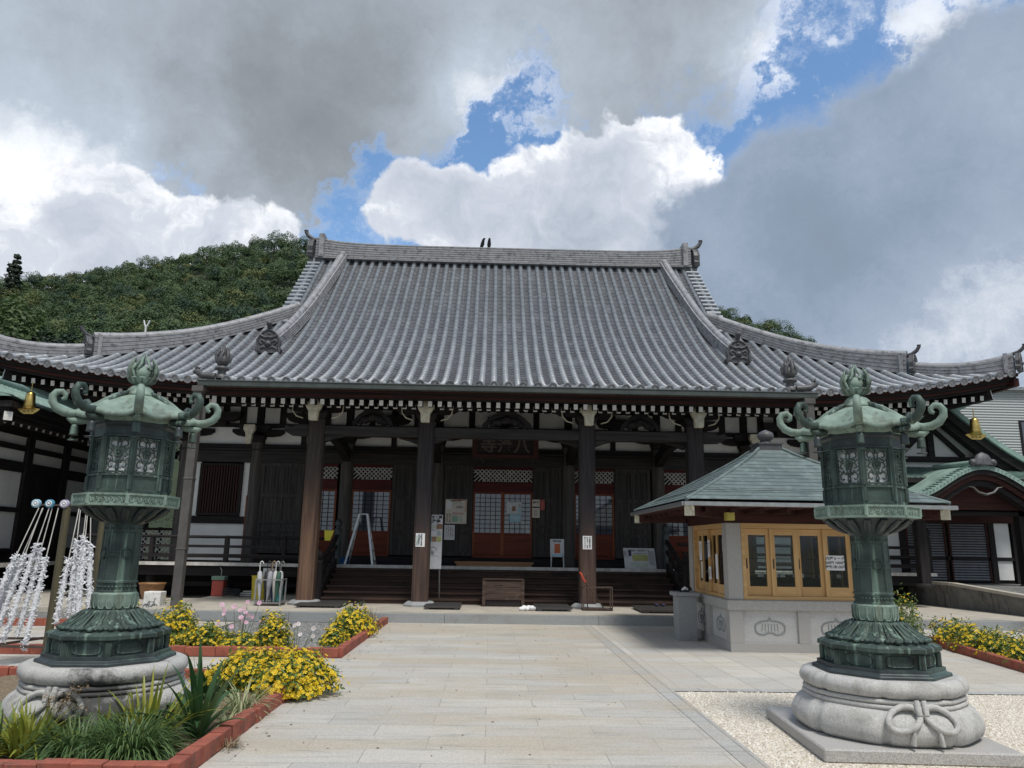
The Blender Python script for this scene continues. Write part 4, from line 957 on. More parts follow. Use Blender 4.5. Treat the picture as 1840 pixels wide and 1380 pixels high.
def lattice_door(x0, x1, leaves, name='lattice_door'):
    y = YW - .02; d = None
    MB().box(x0, x1, y - .03, y + .06, 1.24, 1.32).build('door_track', W_DOOR, hall); MB().box(x0, x1, y - .04, y + .06, 3.13, 3.42).build('door_head', W_LINTEL, hall); MB().box(x0, x1, y - .03, y + .06, 3.79, 3.86).build('transom_head', W_LINTEL, hall)
    # diamond lattice transom
    t = MB(); t.box(x0, x1, y + .03, y + .04, 3.425, 3.785, 1)
    s_ = .125; n = int((x1 - x0 + .36) / s_)
    for k in range(n):
        for sg in (-1, 1):
            xa = x0 + k * s_ - (.36 if sg > 0 else 0); pts = []
            z0_, z1_ = 3.43, 3.78; p0 = [xa, z0_] if sg > 0 else [xa, z1_]; p1 = [xa + .35, z1_] if sg > 0 else [xa + .35, z0_]
            # clip to the frame
            def cl(p, q, lim):
                if p[0] < lim[0]: 
                    r = (lim[0] - p[0]) / (q[0] - p[0]); p = [lim[0], lerp(p[1], q[1], r)]
                if q[0] > lim[1]:
                    r = (lim[1] - p[0]) / (q[0] - p[0]); q = [lim[1], lerp(p[1], q[1], r)]
                return p, q
            if p1[0] <= x0 + .01 or p0[0] >= x1 - .01: continue
            p0, p1 = cl(p0, p1, (x0 + .005, x1 - .005))
            t.bar((p0[0], y - .012 + .009 * sg, p0[1]), (p1[0], y - .012 + .009 * sg, p1[1]), .030, .016, 0, up=(0, 1, 0))
    t.build('transom_lattice', [LATT, VOID], hall)
    wl_ = (x1 - x0) / leaves
    for i in range(leaves):
        a, c = x0 + i * wl_, x0 + (i + 1) * wl_; yy = y + (.012 if i % 2 else -.012)
        b = MB(); b.box(a + .05, c - .05, yy, yy + .035, 1.33, 1.90, 0)
        for k in range(4): b.box(a + .05, c - .05, yy - .008, yy - .001, 1.35 + k * .14, 1.352 + k * .14 + .115, 0)
        b.box(a, a + .055, yy - .014, yy + .04, 1.325, 3.128, 1); b.box(c - .055, c, yy - .014, yy + .04, 1.325, 3.128, 1)
        b.box(a + .056, c - .056, yy - .012, yy + .04, 1.902, 1.95, 0); b.box(a + .056, c - .056, yy - .012, yy + .04, 3.07, 3.127, 0)
        d = b.build(name, [W_DOOR, W_DOORV], hall)
        MB().box(a + .056, c - .056, yy + .018, yy + .024, 1.951, 3.069).build('glass_pane', GLASS, d)
        gr = MB(); nx = max(3, round((c - a - .11) / .165))
        for k in range(1, nx):
            xx = lerp(a + .056, c - .056, k / nx); gr.box(xx - .009, xx + .009, yy, yy + .012, 1.951, 3.069)
        for k in range(1, 9):
            zz = lerp(1.951, 3.069, k / 9); gr.box(a + .056, c - .056, yy + .0125, yy + .0165, zz - .009, zz + .009)
        gr.build('glazing_grid', W_BLK['z'], d)
LATT = mat('pale_lattice_wood', (0.56, 0.55, 0.52), (0.34, 0.33, 0.31), 8, 0.8, 0.1)
# centre bay
lattice_door(XH - .87, XH + .87, 2)
dark_door(XH - 1.73, XH - .88); dark_door(XH + .88, XH + 1.73)
# second bays
lattice_door(-4.07, -2.91, 1); dark_door(-2.90, -1.83)
lattice_door(2.46, 3.64, 1); dark_door(3.65, 4.72)
# third bays
dark_door(-6.72, -5.47); lattice_door(-5.46, -4.50, 1)
lattice_door(5.13, 6.25, 1); dark_door(6.26, 7.36)
# fourth bays: slatted windows over white plaster
for s in (-1, 1):
    x0, x1 = sorted((XH + s * 7.62, XH + s * 8.86))
    b = MB(); b.box(x0, x1, YW + .02, YW + .06, 2.32, 3.82, 1)
    n = 15
    for k in range(n):
        xx = lerp(x0 + .09, x1 - .09, k / (n - 1)); b.box(xx - .022, xx + .022, YW - .05, YW + .015, 2.38, 3.76, 0)
    f = b.build('slatted_window', [W_SLAT if False else wood('red_slat', (0.060, 0.026, 0.023), (0.032, 0.017, 0.016), 'z'), VOID], hall)
    b = MB(); b.box(x0, x0 + .07, YW - .08, YW + .018, 2.32, 3.82); b.box(x1 - .07, x1, YW - .08, YW + .018, 2.32, 3.82); b.box(x0 + .071, x1 - .071, YW - .08, YW + .018, 2.32, 2.379); b.box(x0 + .071, x1 - .071, YW - .08, YW + .018, 3.761, 3.82)
    b.build('window_frame', W_BLK['z'], f)
    a, c = sorted((XH + s * 7.45, XH + s * 9.1))
    b = MB(); b.box(a, x0 - .002, YW, YW + .05, 2.30, 3.86); b.box(x1 + .002, c, YW, YW + .05, 2.30, 3.86); b.box(a, c, YW, YW + .05, 1.06, 2.09)
    b.build('white_wall_panel', PLASTER, hall)
    b = MB(); b.box(a, c, YW - .07, YW + .06, 2.093, 2.298); b.build('sill_beam', W_BLK['x'], hall)
    # side wing beyond the last column
    a, c = sorted((XH + s * 9.5, XH + s * 9.42)); 
b = MB(); b.box(XH - 7.05, XH + 7.05, YW - .10, YW + .10, 1.03, 1.238); b.build('door_sill', W_BLK['x'], hall)
b = MB(); b.box(XH - 7.2, XH - 7.0, YW - .06, YW + .06, 1.05, 3.85); b.box(XH - 7.45, XH - 7.27, YW - .1, YW - .04, 1.05, 2.9); b.build('red_corner_post', W_DOORV, hall)
for (x0, x1) in ((-9.0, -7.4),): pass

# ------------------------------------------------------------------ veranda, steps and railings
VX0, VX1 = XH - 11.5, XH + 11.75
b = MB(); b.box(VX0, VX1, 20.34, YW + .24, .965, 1.025); b.build('veranda_floor', W_GRY['x'], hall)
b = MB()
n = 13
for k in range(n):
    a, c = lerp(VX0, VX1, k / n), lerp(VX0, VX1, (k + 1) / n); b.box(a + .003, c - .003, 20.28, 20.338, .958, 1.042)
b.build('floor_edge_board', WBOARD, hall)
b = MB(); b.box(VX0 + .1, VX1 - .1, 20.42, 20.54, .70, .955); b.build('floor_beam', W_BLK['x'], hall)
b = MB(); b.box(VX0 + .3, VX1 - .3, 21.7, 21.8, 0.0, .95); b.build('under_floor_shade_sheet', VOID, hall)  # dark sheet painting the shade of the void below the veranda
for x in (-11.0, -9.0, -7.0, -5.0, 5.9, 7.9, 9.9, 11.55):
    b = MB(); b.cyl((x, 20.62, .16), (x, 20.62, .96), .11, .11, 12); b.lathe((x, 20.62, .02), [(.22, 0), (.22, .08), (.15, .15)], 12); b.build('floor_post', W_BLK['z'], hall)
for (a, c) in ((-8.9, -7.12), (-6.9, -5.1), (6.0, 7.8), (8.0, 9.8)): MB().box(a, c, 20.95, 21.0, .40, .52).build('foundation_rail', W_BLK['x'], hall)
def railing(x0, x1, posts, giboshi):
    r_ = MB()
    r_.cyl((x0 - .12, 20.5, 1.70), (x1 + .12, 20.5, 1.70), .040, .040, 8)
    r_.box(x0, x1, 20.46, 20.54, 1.42, 1.49); r_.box(x0, x1, 20.44, 20.56, 1.16, 1.26); 
    o = r_.build('railing', W_BLK['x'], hall)
    for x in posts:
        b = MB(); b.box(x - .055, x + .055, 20.445, 20.555, 1.03, 1.655); b.lathe((x, 20.5, 1.655), [(.05, 0), (.07, .03), (.07, .07), (.03, .09)], 10); b.build('railing_post', W_BLK['z'], o)
    for x in giboshi:
        b = MB(); b.cyl((x, 20.5, 1.03), (x, 20.5, 1.95), .095, .095, 14); b.lathe((x, 20.5, 1.95), [(.10, 0), (.10, .03), (.06, .05), (.06, .09), (.10, .13), (.105, .19), (.07, .26), (.012, .31)], 14); b.build('capped_post', W_BLK['z'], o)
    return o
railing(VX0 + .1, -4.55, [-11.0, -9.0, -7.03, -5.5], [])
railing(5.25, VX1 - .1, [6.6, 8.3, 10.0], [VX1 - .08])
SX0, SX1 = -4.02, 4.72
ns_ = 6
for k in range(ns_):
    z1 = .20 + (.965 - .20) * (k + 1) / (ns_ + 1) if False else .2 + .125 * (k + 1) - .002
    y0 = 18.42 + .31 * k
    if k == ns_ - 1 and z1 > .95: z1 = .948
    b = MB(); b.box(SX0, SX1, y0, y0 + .36, z1 - .045, z1); b.box(SX0 + .02, SX1 - .02, y0 + .035, y0 + .07, .2 + .125 * k + (.0 if k == 0 else -.002), z1 - .046)
    b.build('step', W_STEP, hall, .006)
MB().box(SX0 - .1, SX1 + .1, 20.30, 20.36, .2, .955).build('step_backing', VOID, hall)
for s, x in ((-1, SX0 - .06), (1, SX1 + .06)):
    r_ = MB(); r_.bar((x, 18.45, .32), (x, 20.3, 1.05), .10, .30)
    r_.bar((x, 18.45, 1.05), (x, 20.35, 1.78), .085, .085); r_.bar((x, 18.45, .78), (x, 20.35, 1.50), .06, .08)
    for t in (.18, .5, .82): r_.bar((x, lerp(18.45, 20.35, t), lerp(.42, 1.15, t)), (x, lerp(18.45, 20.35, t), lerp(1.03, 1.76, t)), .07, .07, up=(0, 1, 0))
    o = r_.build('stair_rail', W_BLK['y'], hall)
    for y, z0, z1 in ((18.38, .2, 1.12), (20.42, 1.03, 1.93)):
        b = MB(); b.cyl((x, y, z0), (x, y, z1), .095, .095, 14); b.lathe((x, y, z1), [(.10, 0), (.10, .03), (.06, .05), (.06, .09), (.10, .13), (.105, .19), (.07, .26), (.012, .31)], 14); b.build('capped_post', BRONZE_D if y > 20 else W_BLK['z'], o)
# ------------------------------------------------------------------ stone pedestals
def make_pedestal(cx, cy, label, stone, slab=True):
    t = thing('stone_pedestal', label, 'pedestal', (cx, cy, 0), 0, 'carved stone pedestals under the lanterns')
    if slab:
        MB().box(cx - .80, cx + .72, cy - .77, cy + .77, 0.0, .10).build('base_slab', GRANITE, t, 0.012)
    N = 96
    def ring(r, z, dep):
        out = []
        for j in range(N):
            th = 2 * pi * j / N; ph = (th + pi / 2) * 4 / 2 + pi / 8 * 2
            sme = abs(sin(4 * (th + pi / 2 + pi / 8)))
            f = 1 - dep * (1 - sme) ** 5 - 0.012 * cos(8 * (th + pi / 2))
            out.append((cx + r * f * cos(th), cy + r * f * sin(th), z))
        return out
    b = MB()
    pr = [(.60, .10, .03), (.69, .106, .05), (.735, .146, .065), (.752, .205, .07), (.742, .262, .065), (.705, .315, .05), (.655, .352, .03), (.625, .365, .02)]
    b.rings([ring(*p) for p in pr], 0, True, True, True, False)
    b.build('bag_body', stone, t)
    for z, r in ((.376, .635), (.417, .628)):
        b = MB(); rs = []
        for k in range(11):
            a = -pi / 2 + 2 * pi * k / 10; rs.append(ring(r - .012 + .028 * cos(a), z + .0205 * sin(a), .012))
        b.rings(rs, 0, True); b.build('rope_ring', stone, t)
    b = MB(); rs = []
    for k in range(15):
        a = -pi * .62 + pi * 1.22 * k / 14; rs.append(ring(.60 + .068 * cos(a), .507 + .068 * sin(a), .05))
    b.rings([ring(.585, .43, .02)] + rs + [ring(.56, .57, .0), ring(.02, .57, 0)], 0, True)
    b.build('top_roll', stone, t)
    # rope bow and tassels on the front
    def P(x, z, o=0.0):
        r = .655 + .095 * max(0, min(1, (.40 - z) / .13)) + o if z < .40 else .655 + o
        a = -pi / 2 + x / r; return (cx + r * cos(a), cy + r * sin(a), z)
    b = MB()
    for s in (-1, 1):
        pts = []
        for k in range(17):
            a = 2 * pi * k / 16; x = s * (.125 - .105 * cos(a)) + s * .02 * (1 - cos(a)); z = .352 + .078 * sin(a) - .045 * (1 - cos(a)) / 2 * 1.6
            pts.append(P(x, z, .012))
        b.tube(pts, .0235, 10)
    b.build('rope_bow', stone, t)
    for s in (-1, 1):
        b = MB(); b.tube([P(s * .026, .45, .03), P(s * .028, .395, .045), P(s * .026, .345, .03)], [.020, .027, .020], 8); b.build('rope_knot', stone, t)
        b = MB(); b.tube([P(s * .05, .31, .01), P(s * .08, .265, .012), P(s * .095, .235, .008)], .014, 8)
        b.tube([P(s * .098, .238, .008), P(s * .10, .215, .012), P(s * .11, .14, .006)], [.014, .028, .040], 8, flat=.5); b.build('tassel', stone, t)
    return t
pr_ = make_pedestal(3.47, 6.83, 'pale carved stone pedestal with rope bow on a granite slab in white gravel', STONE)
pr_.rotation_euler = (0, 0, radians(-4))
pl = make_pedestal(-3.36, 7.02, 'darkly stained stone pedestal with rope bow standing behind strap leaved plants', STONE_T, False)
pl.rotation_euler = (0, 0, radians(-6))

# ------------------------------------------------------------------ bronze lantern (built once, then copied)
LINING = mat('white_lantern_lining', (0.85, 0.86, 0.86), (0.80, 0.81, 0.82), 4, 0.8, 0.0)
def spiral(cx, cy, r, a0, turns, n=12):
    return [(cx + r * (1 - .75 * k / n) * cos(a0 + turns * 2 * pi * k / n), cy + r * (1 - .75 * k / n) * sin(a0 + turns * 2 * pi * k / n)) for k in range(n + 1)]
def make_lantern(cx, cy, label):
    t = thing('bronze_lantern', label, 'lantern', (cx, cy, .57), 0, 'pair of bronze lanterns flanking the path')
    C = (cx, cy, 0); V = -pi / 2
    def part(name, b, m, bevel=0.0): return b.build(name, m, t, bevel)
    b = MB(); b.oct(C, [(.56, .571), (.56, .596), (.515, .608), (.515, .640)]); part('plinth', b, BRONZE_D, .006)
    b = MB(); b.oct(C, [(.452, .640), (.452, .755), (.475, .76), (.50, .775), (.50, .805), (.465, .825), (.42, .832), (.42, .842)])
    for j in range(8):
        a = V + j * pi / 4; b.oct((cx + .455 * cos(a), cy + .455 * sin(a), 0), [(.032, .642), (.032, .758)], 0, a)
        # oval framed panels on each face
        am = a + pi / 8; rr = .452 * cos(pi / 8) + .004; n = Vector((cos(am), sin(am), 0)); r = Vector((-sin(am), cos(am), 0)); c = Vector(C) + n * rr + Vector((0, 0, .698))
        pts = [c + r * (.115 * (abs(cos(q)) ** .6) * (1 if cos(q) >= 0 else -1)) + Vector((0, 0, .042 * (abs(sin(q)) ** .6) * (1 if sin(q) >= 0 else -1))) for q in [2 * pi * k / 20 for k in range(21)]]
        b.tube(pts, .0065, 6)
    part('octagonal_base', b, BRONZE)
    # lotus petals
    b = MB(); b.lathe(C, [(.375, .842), (.385, .852), (.33, .885), (.25, .935), (.205, .975), (.192, .992)], 48)
    for j in range(16):
        a = V + j * pi / 8
        for r0, z0, r1, z1, w in ((.40, .850, .215, .975, .062),):
            rs = []
            for k in range(9):
                f = k / 8; rr = lerp(.402, .212, f) ; zz = .848 + (.135) * f ** 1.35 + .016 * sin(pi * f); ww = .072 * (1 - .55 * f) * (1 if k > 0 else .55)
                rs.append([(cx + rr * cos(a) - ww * sin(a) * s, cy + rr * sin(a) + ww * cos(a) * s, zz + .016 * (1 - abs(s) ** 2)) for s in (-1, -.8, -.4, 0, .4, .8, 1)])
            b.rings(rs, 0, True, False)
            b.tube([(cx + lerp(.395, .23, f) * cos(a) + .035 * (1 - .5 * f) * sn * -sin(a), cy + lerp(.395, .23, f) * sin(a) + .035 * (1 - .5 * f) * sn * cos(a), .868 + .125 * f ** 1.35 + .012 * sin(pi * f)) for sn, f in [(-1, .9), (-1, .6), (-1, .35), (-.7, .2), (0, .12), (.7, .2), (1, .35), (1, .6), (1, .9)]], .006, 5)
        b.sphere((cx + .392 * cos(a + pi / 16), cy + .392 * sin(a + pi / 16), .856), .028, 8, 5, 0, .7)
        b.sphere((cx + .402 * cos(a), cy + .402 * sin(a), .853), .03, 8, 5, 0, .7)
    part('lotus_foot', b, BRONZE)
    b = MB(); b.oct(C, [(.165, .99), (.178, 1.0), (.186, 1.06), (.186, 1.125), (.172, 1.138)])
    for j in range(8):
        a = V + j * pi / 4 + pi / 8; n = Vector((cos(a), sin(a), 0)); r = Vector((-sin(a), cos(a), 0))
        for s in (-1, 1):
            c = Vector(C) + n * (.186 * cos(pi / 8) + .003) + r * s * .034
            b.tube([c + r * x * .03 + Vector((0, 0, z)) for x, z in ((-1, 1.12), (-1, 1.03), (-.5, 1.005), (.5, 1.005), (1, 1.03), (1, 1.12))], .006, 5)
    part('petal_collar', b, BRONZE_L)
    b = MB(); b.oct(C, [(.168, 1.138), (.168, 1.155), (.158, 1.16), (.158, 1.215), (.170, 1.22), (.170, 1.235), (.156, 1.245)])
    for j in range(32):
        a = 2 * pi * j / 32; b.sphere((cx + .156 * cos(a), cy + .156 * sin(a), 1.187), .012, 6, 4)
    part('beaded_ring', b, BRONZE)
    b = MB(); b.oct(C, [(.156, 1.245), (.153, 1.445), (.160, 1.45), (.160, 1.462), (.155, 1.467), (.155, 1.483), (.160, 1.488), (.160, 1.50), (.152, 1.505), (.150, 1.66), (.158, 1.665), (.158, 1.735)])
    for j in range(8):
        a = V + j * pi / 4 + pi / 8; n = Vector((cos(a), sin(a), 0)); r = Vector((-sin(a), cos(a), 0)); c = Vector(C) + n * (.153 * cos(pi / 8)) + Vector((0, 0, 1.475))
        if j % 2 == 0:
            b.tube([c + n * .008 + r * .045 * cos(q) + Vector((0, 0, .045 * sin(q))) for q in [2 * pi * k / 14 for k in range(15)]], .007, 6)
            b.cyl(c - n * .01, c + n * .010, .040, .034, 14)
        for s in (-1, 1): b.tube([c + n * .002 + r * s * .05 + Vector((0, 0, -.21)), c + n * .002 + r * s * .05 + Vector((0, 0, -.04))], .004, 5)
        a2 = V + j * pi / 4; b.tube([(cx + .156 * cos(a2), cy + .156 * sin(a2), 1.25), (cx + .151 * cos(a2), cy + .151 * sin(a2), 1.66)], .007, 6)
        for k in range(3): b.sphere(c + n * .006 + r * (k - 1) * .032 + Vector((0, 0, .222)), .009, 6, 4)
    part('shaft', b, BRONZE)
    b = MB(); b.oct(C, [(.158, 1.735), (.185, 1.752), (.25, 1.79), (.33, 1.84), (.38, 1.875), (.395, 1.886)])
    for j in range(16):
        a = V + j * pi / 8
        b.tube([(cx + rr * .985 * cos(a), cy + rr * .985 * sin(a), zz) for rr, zz in ((.19, 1.755), (.25, 1.785), (.32, 1.83), (.372, 1.872))], [.012, .03, .04, .03], 6, flat=.5)
    part('lotus_bowl', b, BRONZE_D)
    b = MB(); b.oct(C, [(.41, 1.886), (.445, 1.89), (.445, 1.905), (.432, 1.906), (.432, 1.978), (.445, 1.98), (.445, 1.997), (.36, 2.002)])
    for j in range(8):
        a = V + j * pi / 4; b.oct((cx + .432 * cos(a), cy + .432 * sin(a), 0), [(.018, 1.905), (.018, 1.98)], 0, a)
        am = a + pi / 8; n = Vector((cos(am), sin(am), 0)); r = Vector((-sin(am), cos(am), 0)); c = Vector(C) + n * (.432 * cos(pi / 8) + .002) + Vector((0, 0, 1.942))
        for k in range(9):
            x = -.13 + .26 * k / 8
            b.tube([c + r * (x + px_ * .016) + Vector((0, 0, pz * .026 * (1 if k % 2 else -1))) for px_, pz in ((-1, -.8), (-.6, .6), (.2, .9), (.7, .2), (.1, -.3))], .0055, 5)
    gal = part('gallery', b, BRONZE_L)
    b = MB(); b.oct(C, [(.352, 2.0), (.352, 2.03), (.338, 2.035), (.335, 2.15), (.352, 2.155), (.352, 2.175), (.30, 2.178)])
    for j in range(8):
        a = V + j * pi / 4; b.oct((cx + .338 * cos(a), cy + .338 * sin(a), 0), [(.024, 2.032), (.024, 2.153)], 0, a)
    part('firebox_base', b, BRONZE)
    b = MB(); b.oct(C, [(.298, 2.18), (.298, 2.505)]); part('paper_lining', b, LINING)
    # openwork panels: one mesh each
    for j in range(8):
        am = V + j * pi / 4 + pi / 8; n = Vector((cos(am), sin(am), 0)); r = Vector((-sin(am), cos(am), 0)); c = Vector(C) + n * (.325 * cos(pi / 8))
        W, Z0, Z1 = .104, 2.185, 2.50
        def Q(x, z, o=0.0): return c + r * x * W + n * o + Vector((0, 0, lerp(Z0, Z1, z)))
        b = MB()
        for x in (-1, 1): b.bar(Q(x, 0), Q(x, 1), .022, .016, up=n)
        for z in (0.02, .98): b.bar(Q(-1, z), Q(1, z), .016, .022, up=n)
        curves = []
        for s in (-1, 1):
            for (x, z, rr, a0, tn) in ((.50, .20, .40, 2.6, -.8), (.48, .50, .36, 3.3, -.8), (.50, .80, .38, 2.8, -.8), (.82, .36, .20, -1.5, .7), (.82, .66, .20, -1.3, .7), (.22, .33, .17, .4, -.8), (.24, .68, .17, .2, .8), (.78, .08, .18, 1.2, -.8), (.80, .93, .18, -1, .8), (.55, .36, .14, 2, .8), (.56, .65, .14, 3, -.8)):
                curves.append([(s * px_, z + (pz - z) * .40) for px_, pz in spiral(x, z, rr, a0, tn)])
            curves.append([(s * x, z) for x, z in ((.02, .02), (.12, .14), (.03, .30), (.22, .46), (.03, .62), (.16, .82), (.02, .98))])
            curves.append([(s * x, z) for x, z in ((.98, .5), (.75, .5), (.55, .45))])
        for cv in curves: b.tube([Q(x, z) for x, z in cv], .0068, 5, flat=1.0)
        b.tube([Q(.30 * cos(q), .55 + .11 * sin(q)) for q in [2 * pi * k / 12 for k in range(13)]], .009, 5)
        b.sphere(Q(0, .55), .017, 6, 4); b.sphere(Q(0, .1), .014, 6, 4); b.sphere(Q(0, .9), .014, 6, 4)
        part('openwork_panel', b, BRONZE)
        a2 = V + j * pi / 4; b = MB(); b.oct((cx + .335 * cos(a2), cy + .335 * sin(a2), 0), [(.026, 2.178), (.026, 2.51)], 0, a2); part('corner_post', b, BRONZE)
    b = MB(); b.oct(C, [(.30, 2.505), (.352, 2.508), (.352, 2.525), (.335, 2.53), (.335, 2.60), (.36, 2.62), (.36, 2.66)])
    part('firebox_head', b, BRONZE_D)
    # roof: eight concave faces, thick rim
    def RP(th, f, dz=0.0):
        k = ((th - V) % (pi / 4)) / (pi / 4); e = abs(2 * k - 1)         # 1 at a ridge, 0 mid-face
        R = lerp(.135, .475 * (1 + .10 * e ** 2) / 1.0, f); z = 2.935 - .225 * (f ** .85) - .055 * sin(pi * f) * 0 + .035 * sin(pi * f) + .04 * (e ** 2.5) * f ** 2
        oc = cos(pi / 8) / cos((k - .5) * pi / 4)
        return (cx + R * oc * cos(th), cy + R * oc * sin(th), z + dz)
    b = MB(); rs = []
    ths = [V + 2 * pi * j / 80 for j in range(80)]
    for k in range(11): rs.append([RP(th, k / 10) for th in ths])
    for f, dz in ((1.02, -.005), (1.02, -.035), (1.0, -.042), (.94, -.035), (.70, -.11)): rs.append([RP(th, f, dz if f > .8 else 0) if f > .8 else (cx + .34 * cos(th), cy + .34 * sin(th), 2.645) for th in ths])
    b.rings(rs, 0, True); roof_l = part('lantern_roof', b, BRONZE_L)
    for j in range(8):
        a = V + j * pi / 4
        pts = [(.135, 2.95), (.20, 2.925), (.29, 2.865), (.38, 2.79), (.46, 2.735), (.53, 2.715), (.60, 2.722), (.662, 2.755), (.70, 2.81), (.705, 2.865), (.678, 2.905), (.635, 2.912), (.606, 2.885), (.608, 2.85), (.632, 2.84)]
        rad = [.018, .022, .024, .026, .030, .036, .038, .038, .036, .033, .030, .027, .024, .022, .016]
        b = MB(); b.tube([(cx + r_ * cos(a), cy + r_ * sin(a), z_) for r_, z_ in pts], rad, 10)
        b.tube([(cx + r_ * cos(a), cy + r_ * sin(a), z_ - .035) for r_, z_ in ((.40, 2.70), (.47, 2.69), (.53, 2.69), (.57, 2.71))], [.03, .035, .03, .012], 8)
        b.build('ridge_scroll', BRONZE if j % 2 else BRONZE_L, roof_l)
        b = MB(); rr = .50; bx, by = cx + rr * cos(a), cy + rr * sin(a)
        b.tube([(bx, by, 2.69), (bx, by, 2.62)], .007, 6)
        b.lathe((bx, by, 0), [(.008, 2.622), (.026, 2.616), (.033, 2.59), (.035, 2.535), (.040, 2.522), (.030, 2.522)], 12)
        b.lathe((bx, by, 0), [(.003, 2.52), (.003, 2.485), (.045, 2.48), (.045, 2.472), (.003, 2.468)], 10)
        b.build('wind_chime', BRONZE_D if j % 2 else BRONZE, roof_l)
    b = MB(); b.lathe(C, [(.15, 2.925), (.155, 2.945), (.13, 2.955), (.115, 2.96), (.112, 2.99), (.085, 3.02), (.055, 3.035), (.05, 3.055), (.08, 3.065), (.11, 3.09), (.12, 3.105), (.06, 3.10)], 28)
    for j in range(10):
        a = 2 * pi * j / 10; b.tube([(cx + .06 * cos(a), cy + .06 * sin(a), 3.05), (cx + .105 * cos(a), cy + .105 * sin(a), 3.075), (cx + .14 * cos(a), cy + .14 * sin(a), 3.12)], [.02, .028, .006], 6, flat=.5)
    part('finial_cup', b, BRONZE_L)
    b = MB(); b.sphere((cx, cy, 3.155), .072, 16, 10); jw = part('jewel', b, BRONZE_L)
    b = MB()
    for j in range(9):
        a = V + radians(62) + radians(236) * j / 8
        for h, o_, rr_ in ((3.31 - .025 * (j % 2), 0, 1.0), (3.235, .20, .94)):
            b.tube([(cx + r_ * rr_ * cos(a + o_ + w_), cy + r_ * rr_ * sin(a + o_ + w_), z_) for r_, w_, z_ in ((.085, 0, 3.09), (.118, .10, 3.135), (.128, -.06, 3.18), (.115, .12, 3.215 + (h - 3.235) * .3), (.098, -.04, 3.235 + (h - 3.235) * .6), (.075, .16, h))], [.010, .014, .016, .014, .011, .002], 6)
    for j in range(5):
        a = 2 * pi * j / 5 + .3
        b.tube([(cx + r_ * cos(a + o_), cy + r_ * sin(a + o_), z_) for r_, o_, z_ in ((.070, 0, 3.20), (.062, .3, 3.24), (.035, .1, 3.29), (.008, .5, 3.355 - .02 * (j % 2)))], [.012, .015, .012, .003], 6)
    part('flame_ring', b, BRONZE_L)
    return t
lan = make_lantern(3.47, 6.83, 'green bronze lantern on the pale pedestal to the right of the path')
lan2 = dup(lan, (-3.36, 7.02, .57), radians(25.5), 'green bronze lantern on the stained pedestal to the left of the path')
lan.rotation_euler = (0, 0, radians(-27))
# ------------------------------------------------------------------ pavilion (incense kiosk)
KX, KY, KW, KR = 5.06, 13.45, 1.2, 2.06
ki = thing('incense_pavilion', 'small square pavilion with slate pyramid roof, pine glass doors and granite base', 'pavilion', (KX, KY, 0))
x0, x1, y0, y1 = KX - KW, KX + KW, KY - KW, KY + KW
b = MB(); b.box(x0, x1, y0, y1, 0, .14); b.build('base_plinth', GRANITE, ki, .006)
b = MB(); b.box(x0 + .05, x1 - .05, y0 + .05, y1 - .05, .14, .64); b.build('base_wall', GRANITE_L, ki)
for (px_, py_) in ((x0 + .11, y0 + .11), (x0 + 1.2, y0 + .09), (x1 - .11, y0 + .11), (x0 + .09, y0 + 1.2), (x0 + .11, y1 - .11), (x1 - .11, y1 - .11)):
    w = .11 if abs(px_ - x0) < .12 or abs(px_ - x1) < .12 else .09
    MB().box(px_ - w, px_ + w, py_ - w, py_ + w, .142, .638).build('base_pier', GRANITE, ki)
b = MB(); b.box(x0 - .03, x1 + .03, y0 - .03, y1 + .03, .64, .80); b.build('coping', GRANITE, ki, .012)
def cloud_panel(c, ux, uy, n, sx, sy):
    o = [(-.9, -.55), (-.45, -.75), (-.15, -.55), (.15, -.55), (.45, -.75), (.9, -.55), (1.0, 0), (.85, .40), (.45, .62), (.12, .68), (0, .95), (-.12, .68), (-.45, .62), (-.85, .40), (-1.0, 0)]
    c, ux, uy, n = Vector(c), Vector(ux), Vector(uy), Vector(n); b = MB()
    # smooth closed outline
    pts = []
    for i in range(len(o)):
        p0, p1, p2, p3 = [Vector(o[(i + k - 1) % len(o)]) for k in range(4)]
        for t in (0, .33, .66): pts.append(.5 * ((2 * p1) + (p2 - p0) * t + (2 * p0 - 5 * p1 + 4 * p2 - p3) * t * t + (3 * p1 - p0 - 3 * p2 + p3) * t ** 3))
    pts.append(pts[0])
    b.tube([c + ux * p.x * sx + uy * p.y * sy + n * .004 for p in pts], .013, 6)
    for k in range(6): b.tube([c + ux * (-.55 + .22 * k) * sx + uy * (-.4 * sy) + n * .001, c + ux * (-.5 + .2 * k) * sx + uy * (.35 * sy) + n * .003], .008, 5)
    b.build('carved_cloud_panel', KERB, ki)
for xx in (x0 + .66, x1 - .66): cloud_panel((xx, y0 + .05, .38), (1, 0, 0), (0, 0, 1), (0, -1, 0), .24, .15)
for yy in (y0 + .62, y1 - .64): cloud_panel((x0 + .05, yy, .38), (0, -1, 0), (0, 0, 1), (-1, 0, 0), .22, .15)
for (px_, py_) in ((x0 + .13, y0 + .13), (x1 - .13, y0 + .13), (x0 + .13, y1 - .13), (x1 - .13, y1 - .13)):
    MB().box(px_ - .12, px_ + .12, py_ - .12, py_ + .12, .80, 2.02).build('stone_post', GRANITE, ki, .008)
b = MB(); b.box(x0 - .02, x1 + .02, y0 + .01, y0 + .14, 2.02, 2.26); b.box(x0, x1, y1 - .14, y1 - .01, 2.02, 2.26); b.box(x0 + .01, x0 + .14, y0 + .145, y1 - .145, 2.02, 2.26); b.box(x1 - .14, x1 - .01, y0 + .145, y1 - .145, 2.02, 2.26)
b.build('head_beam', W_RED, ki)
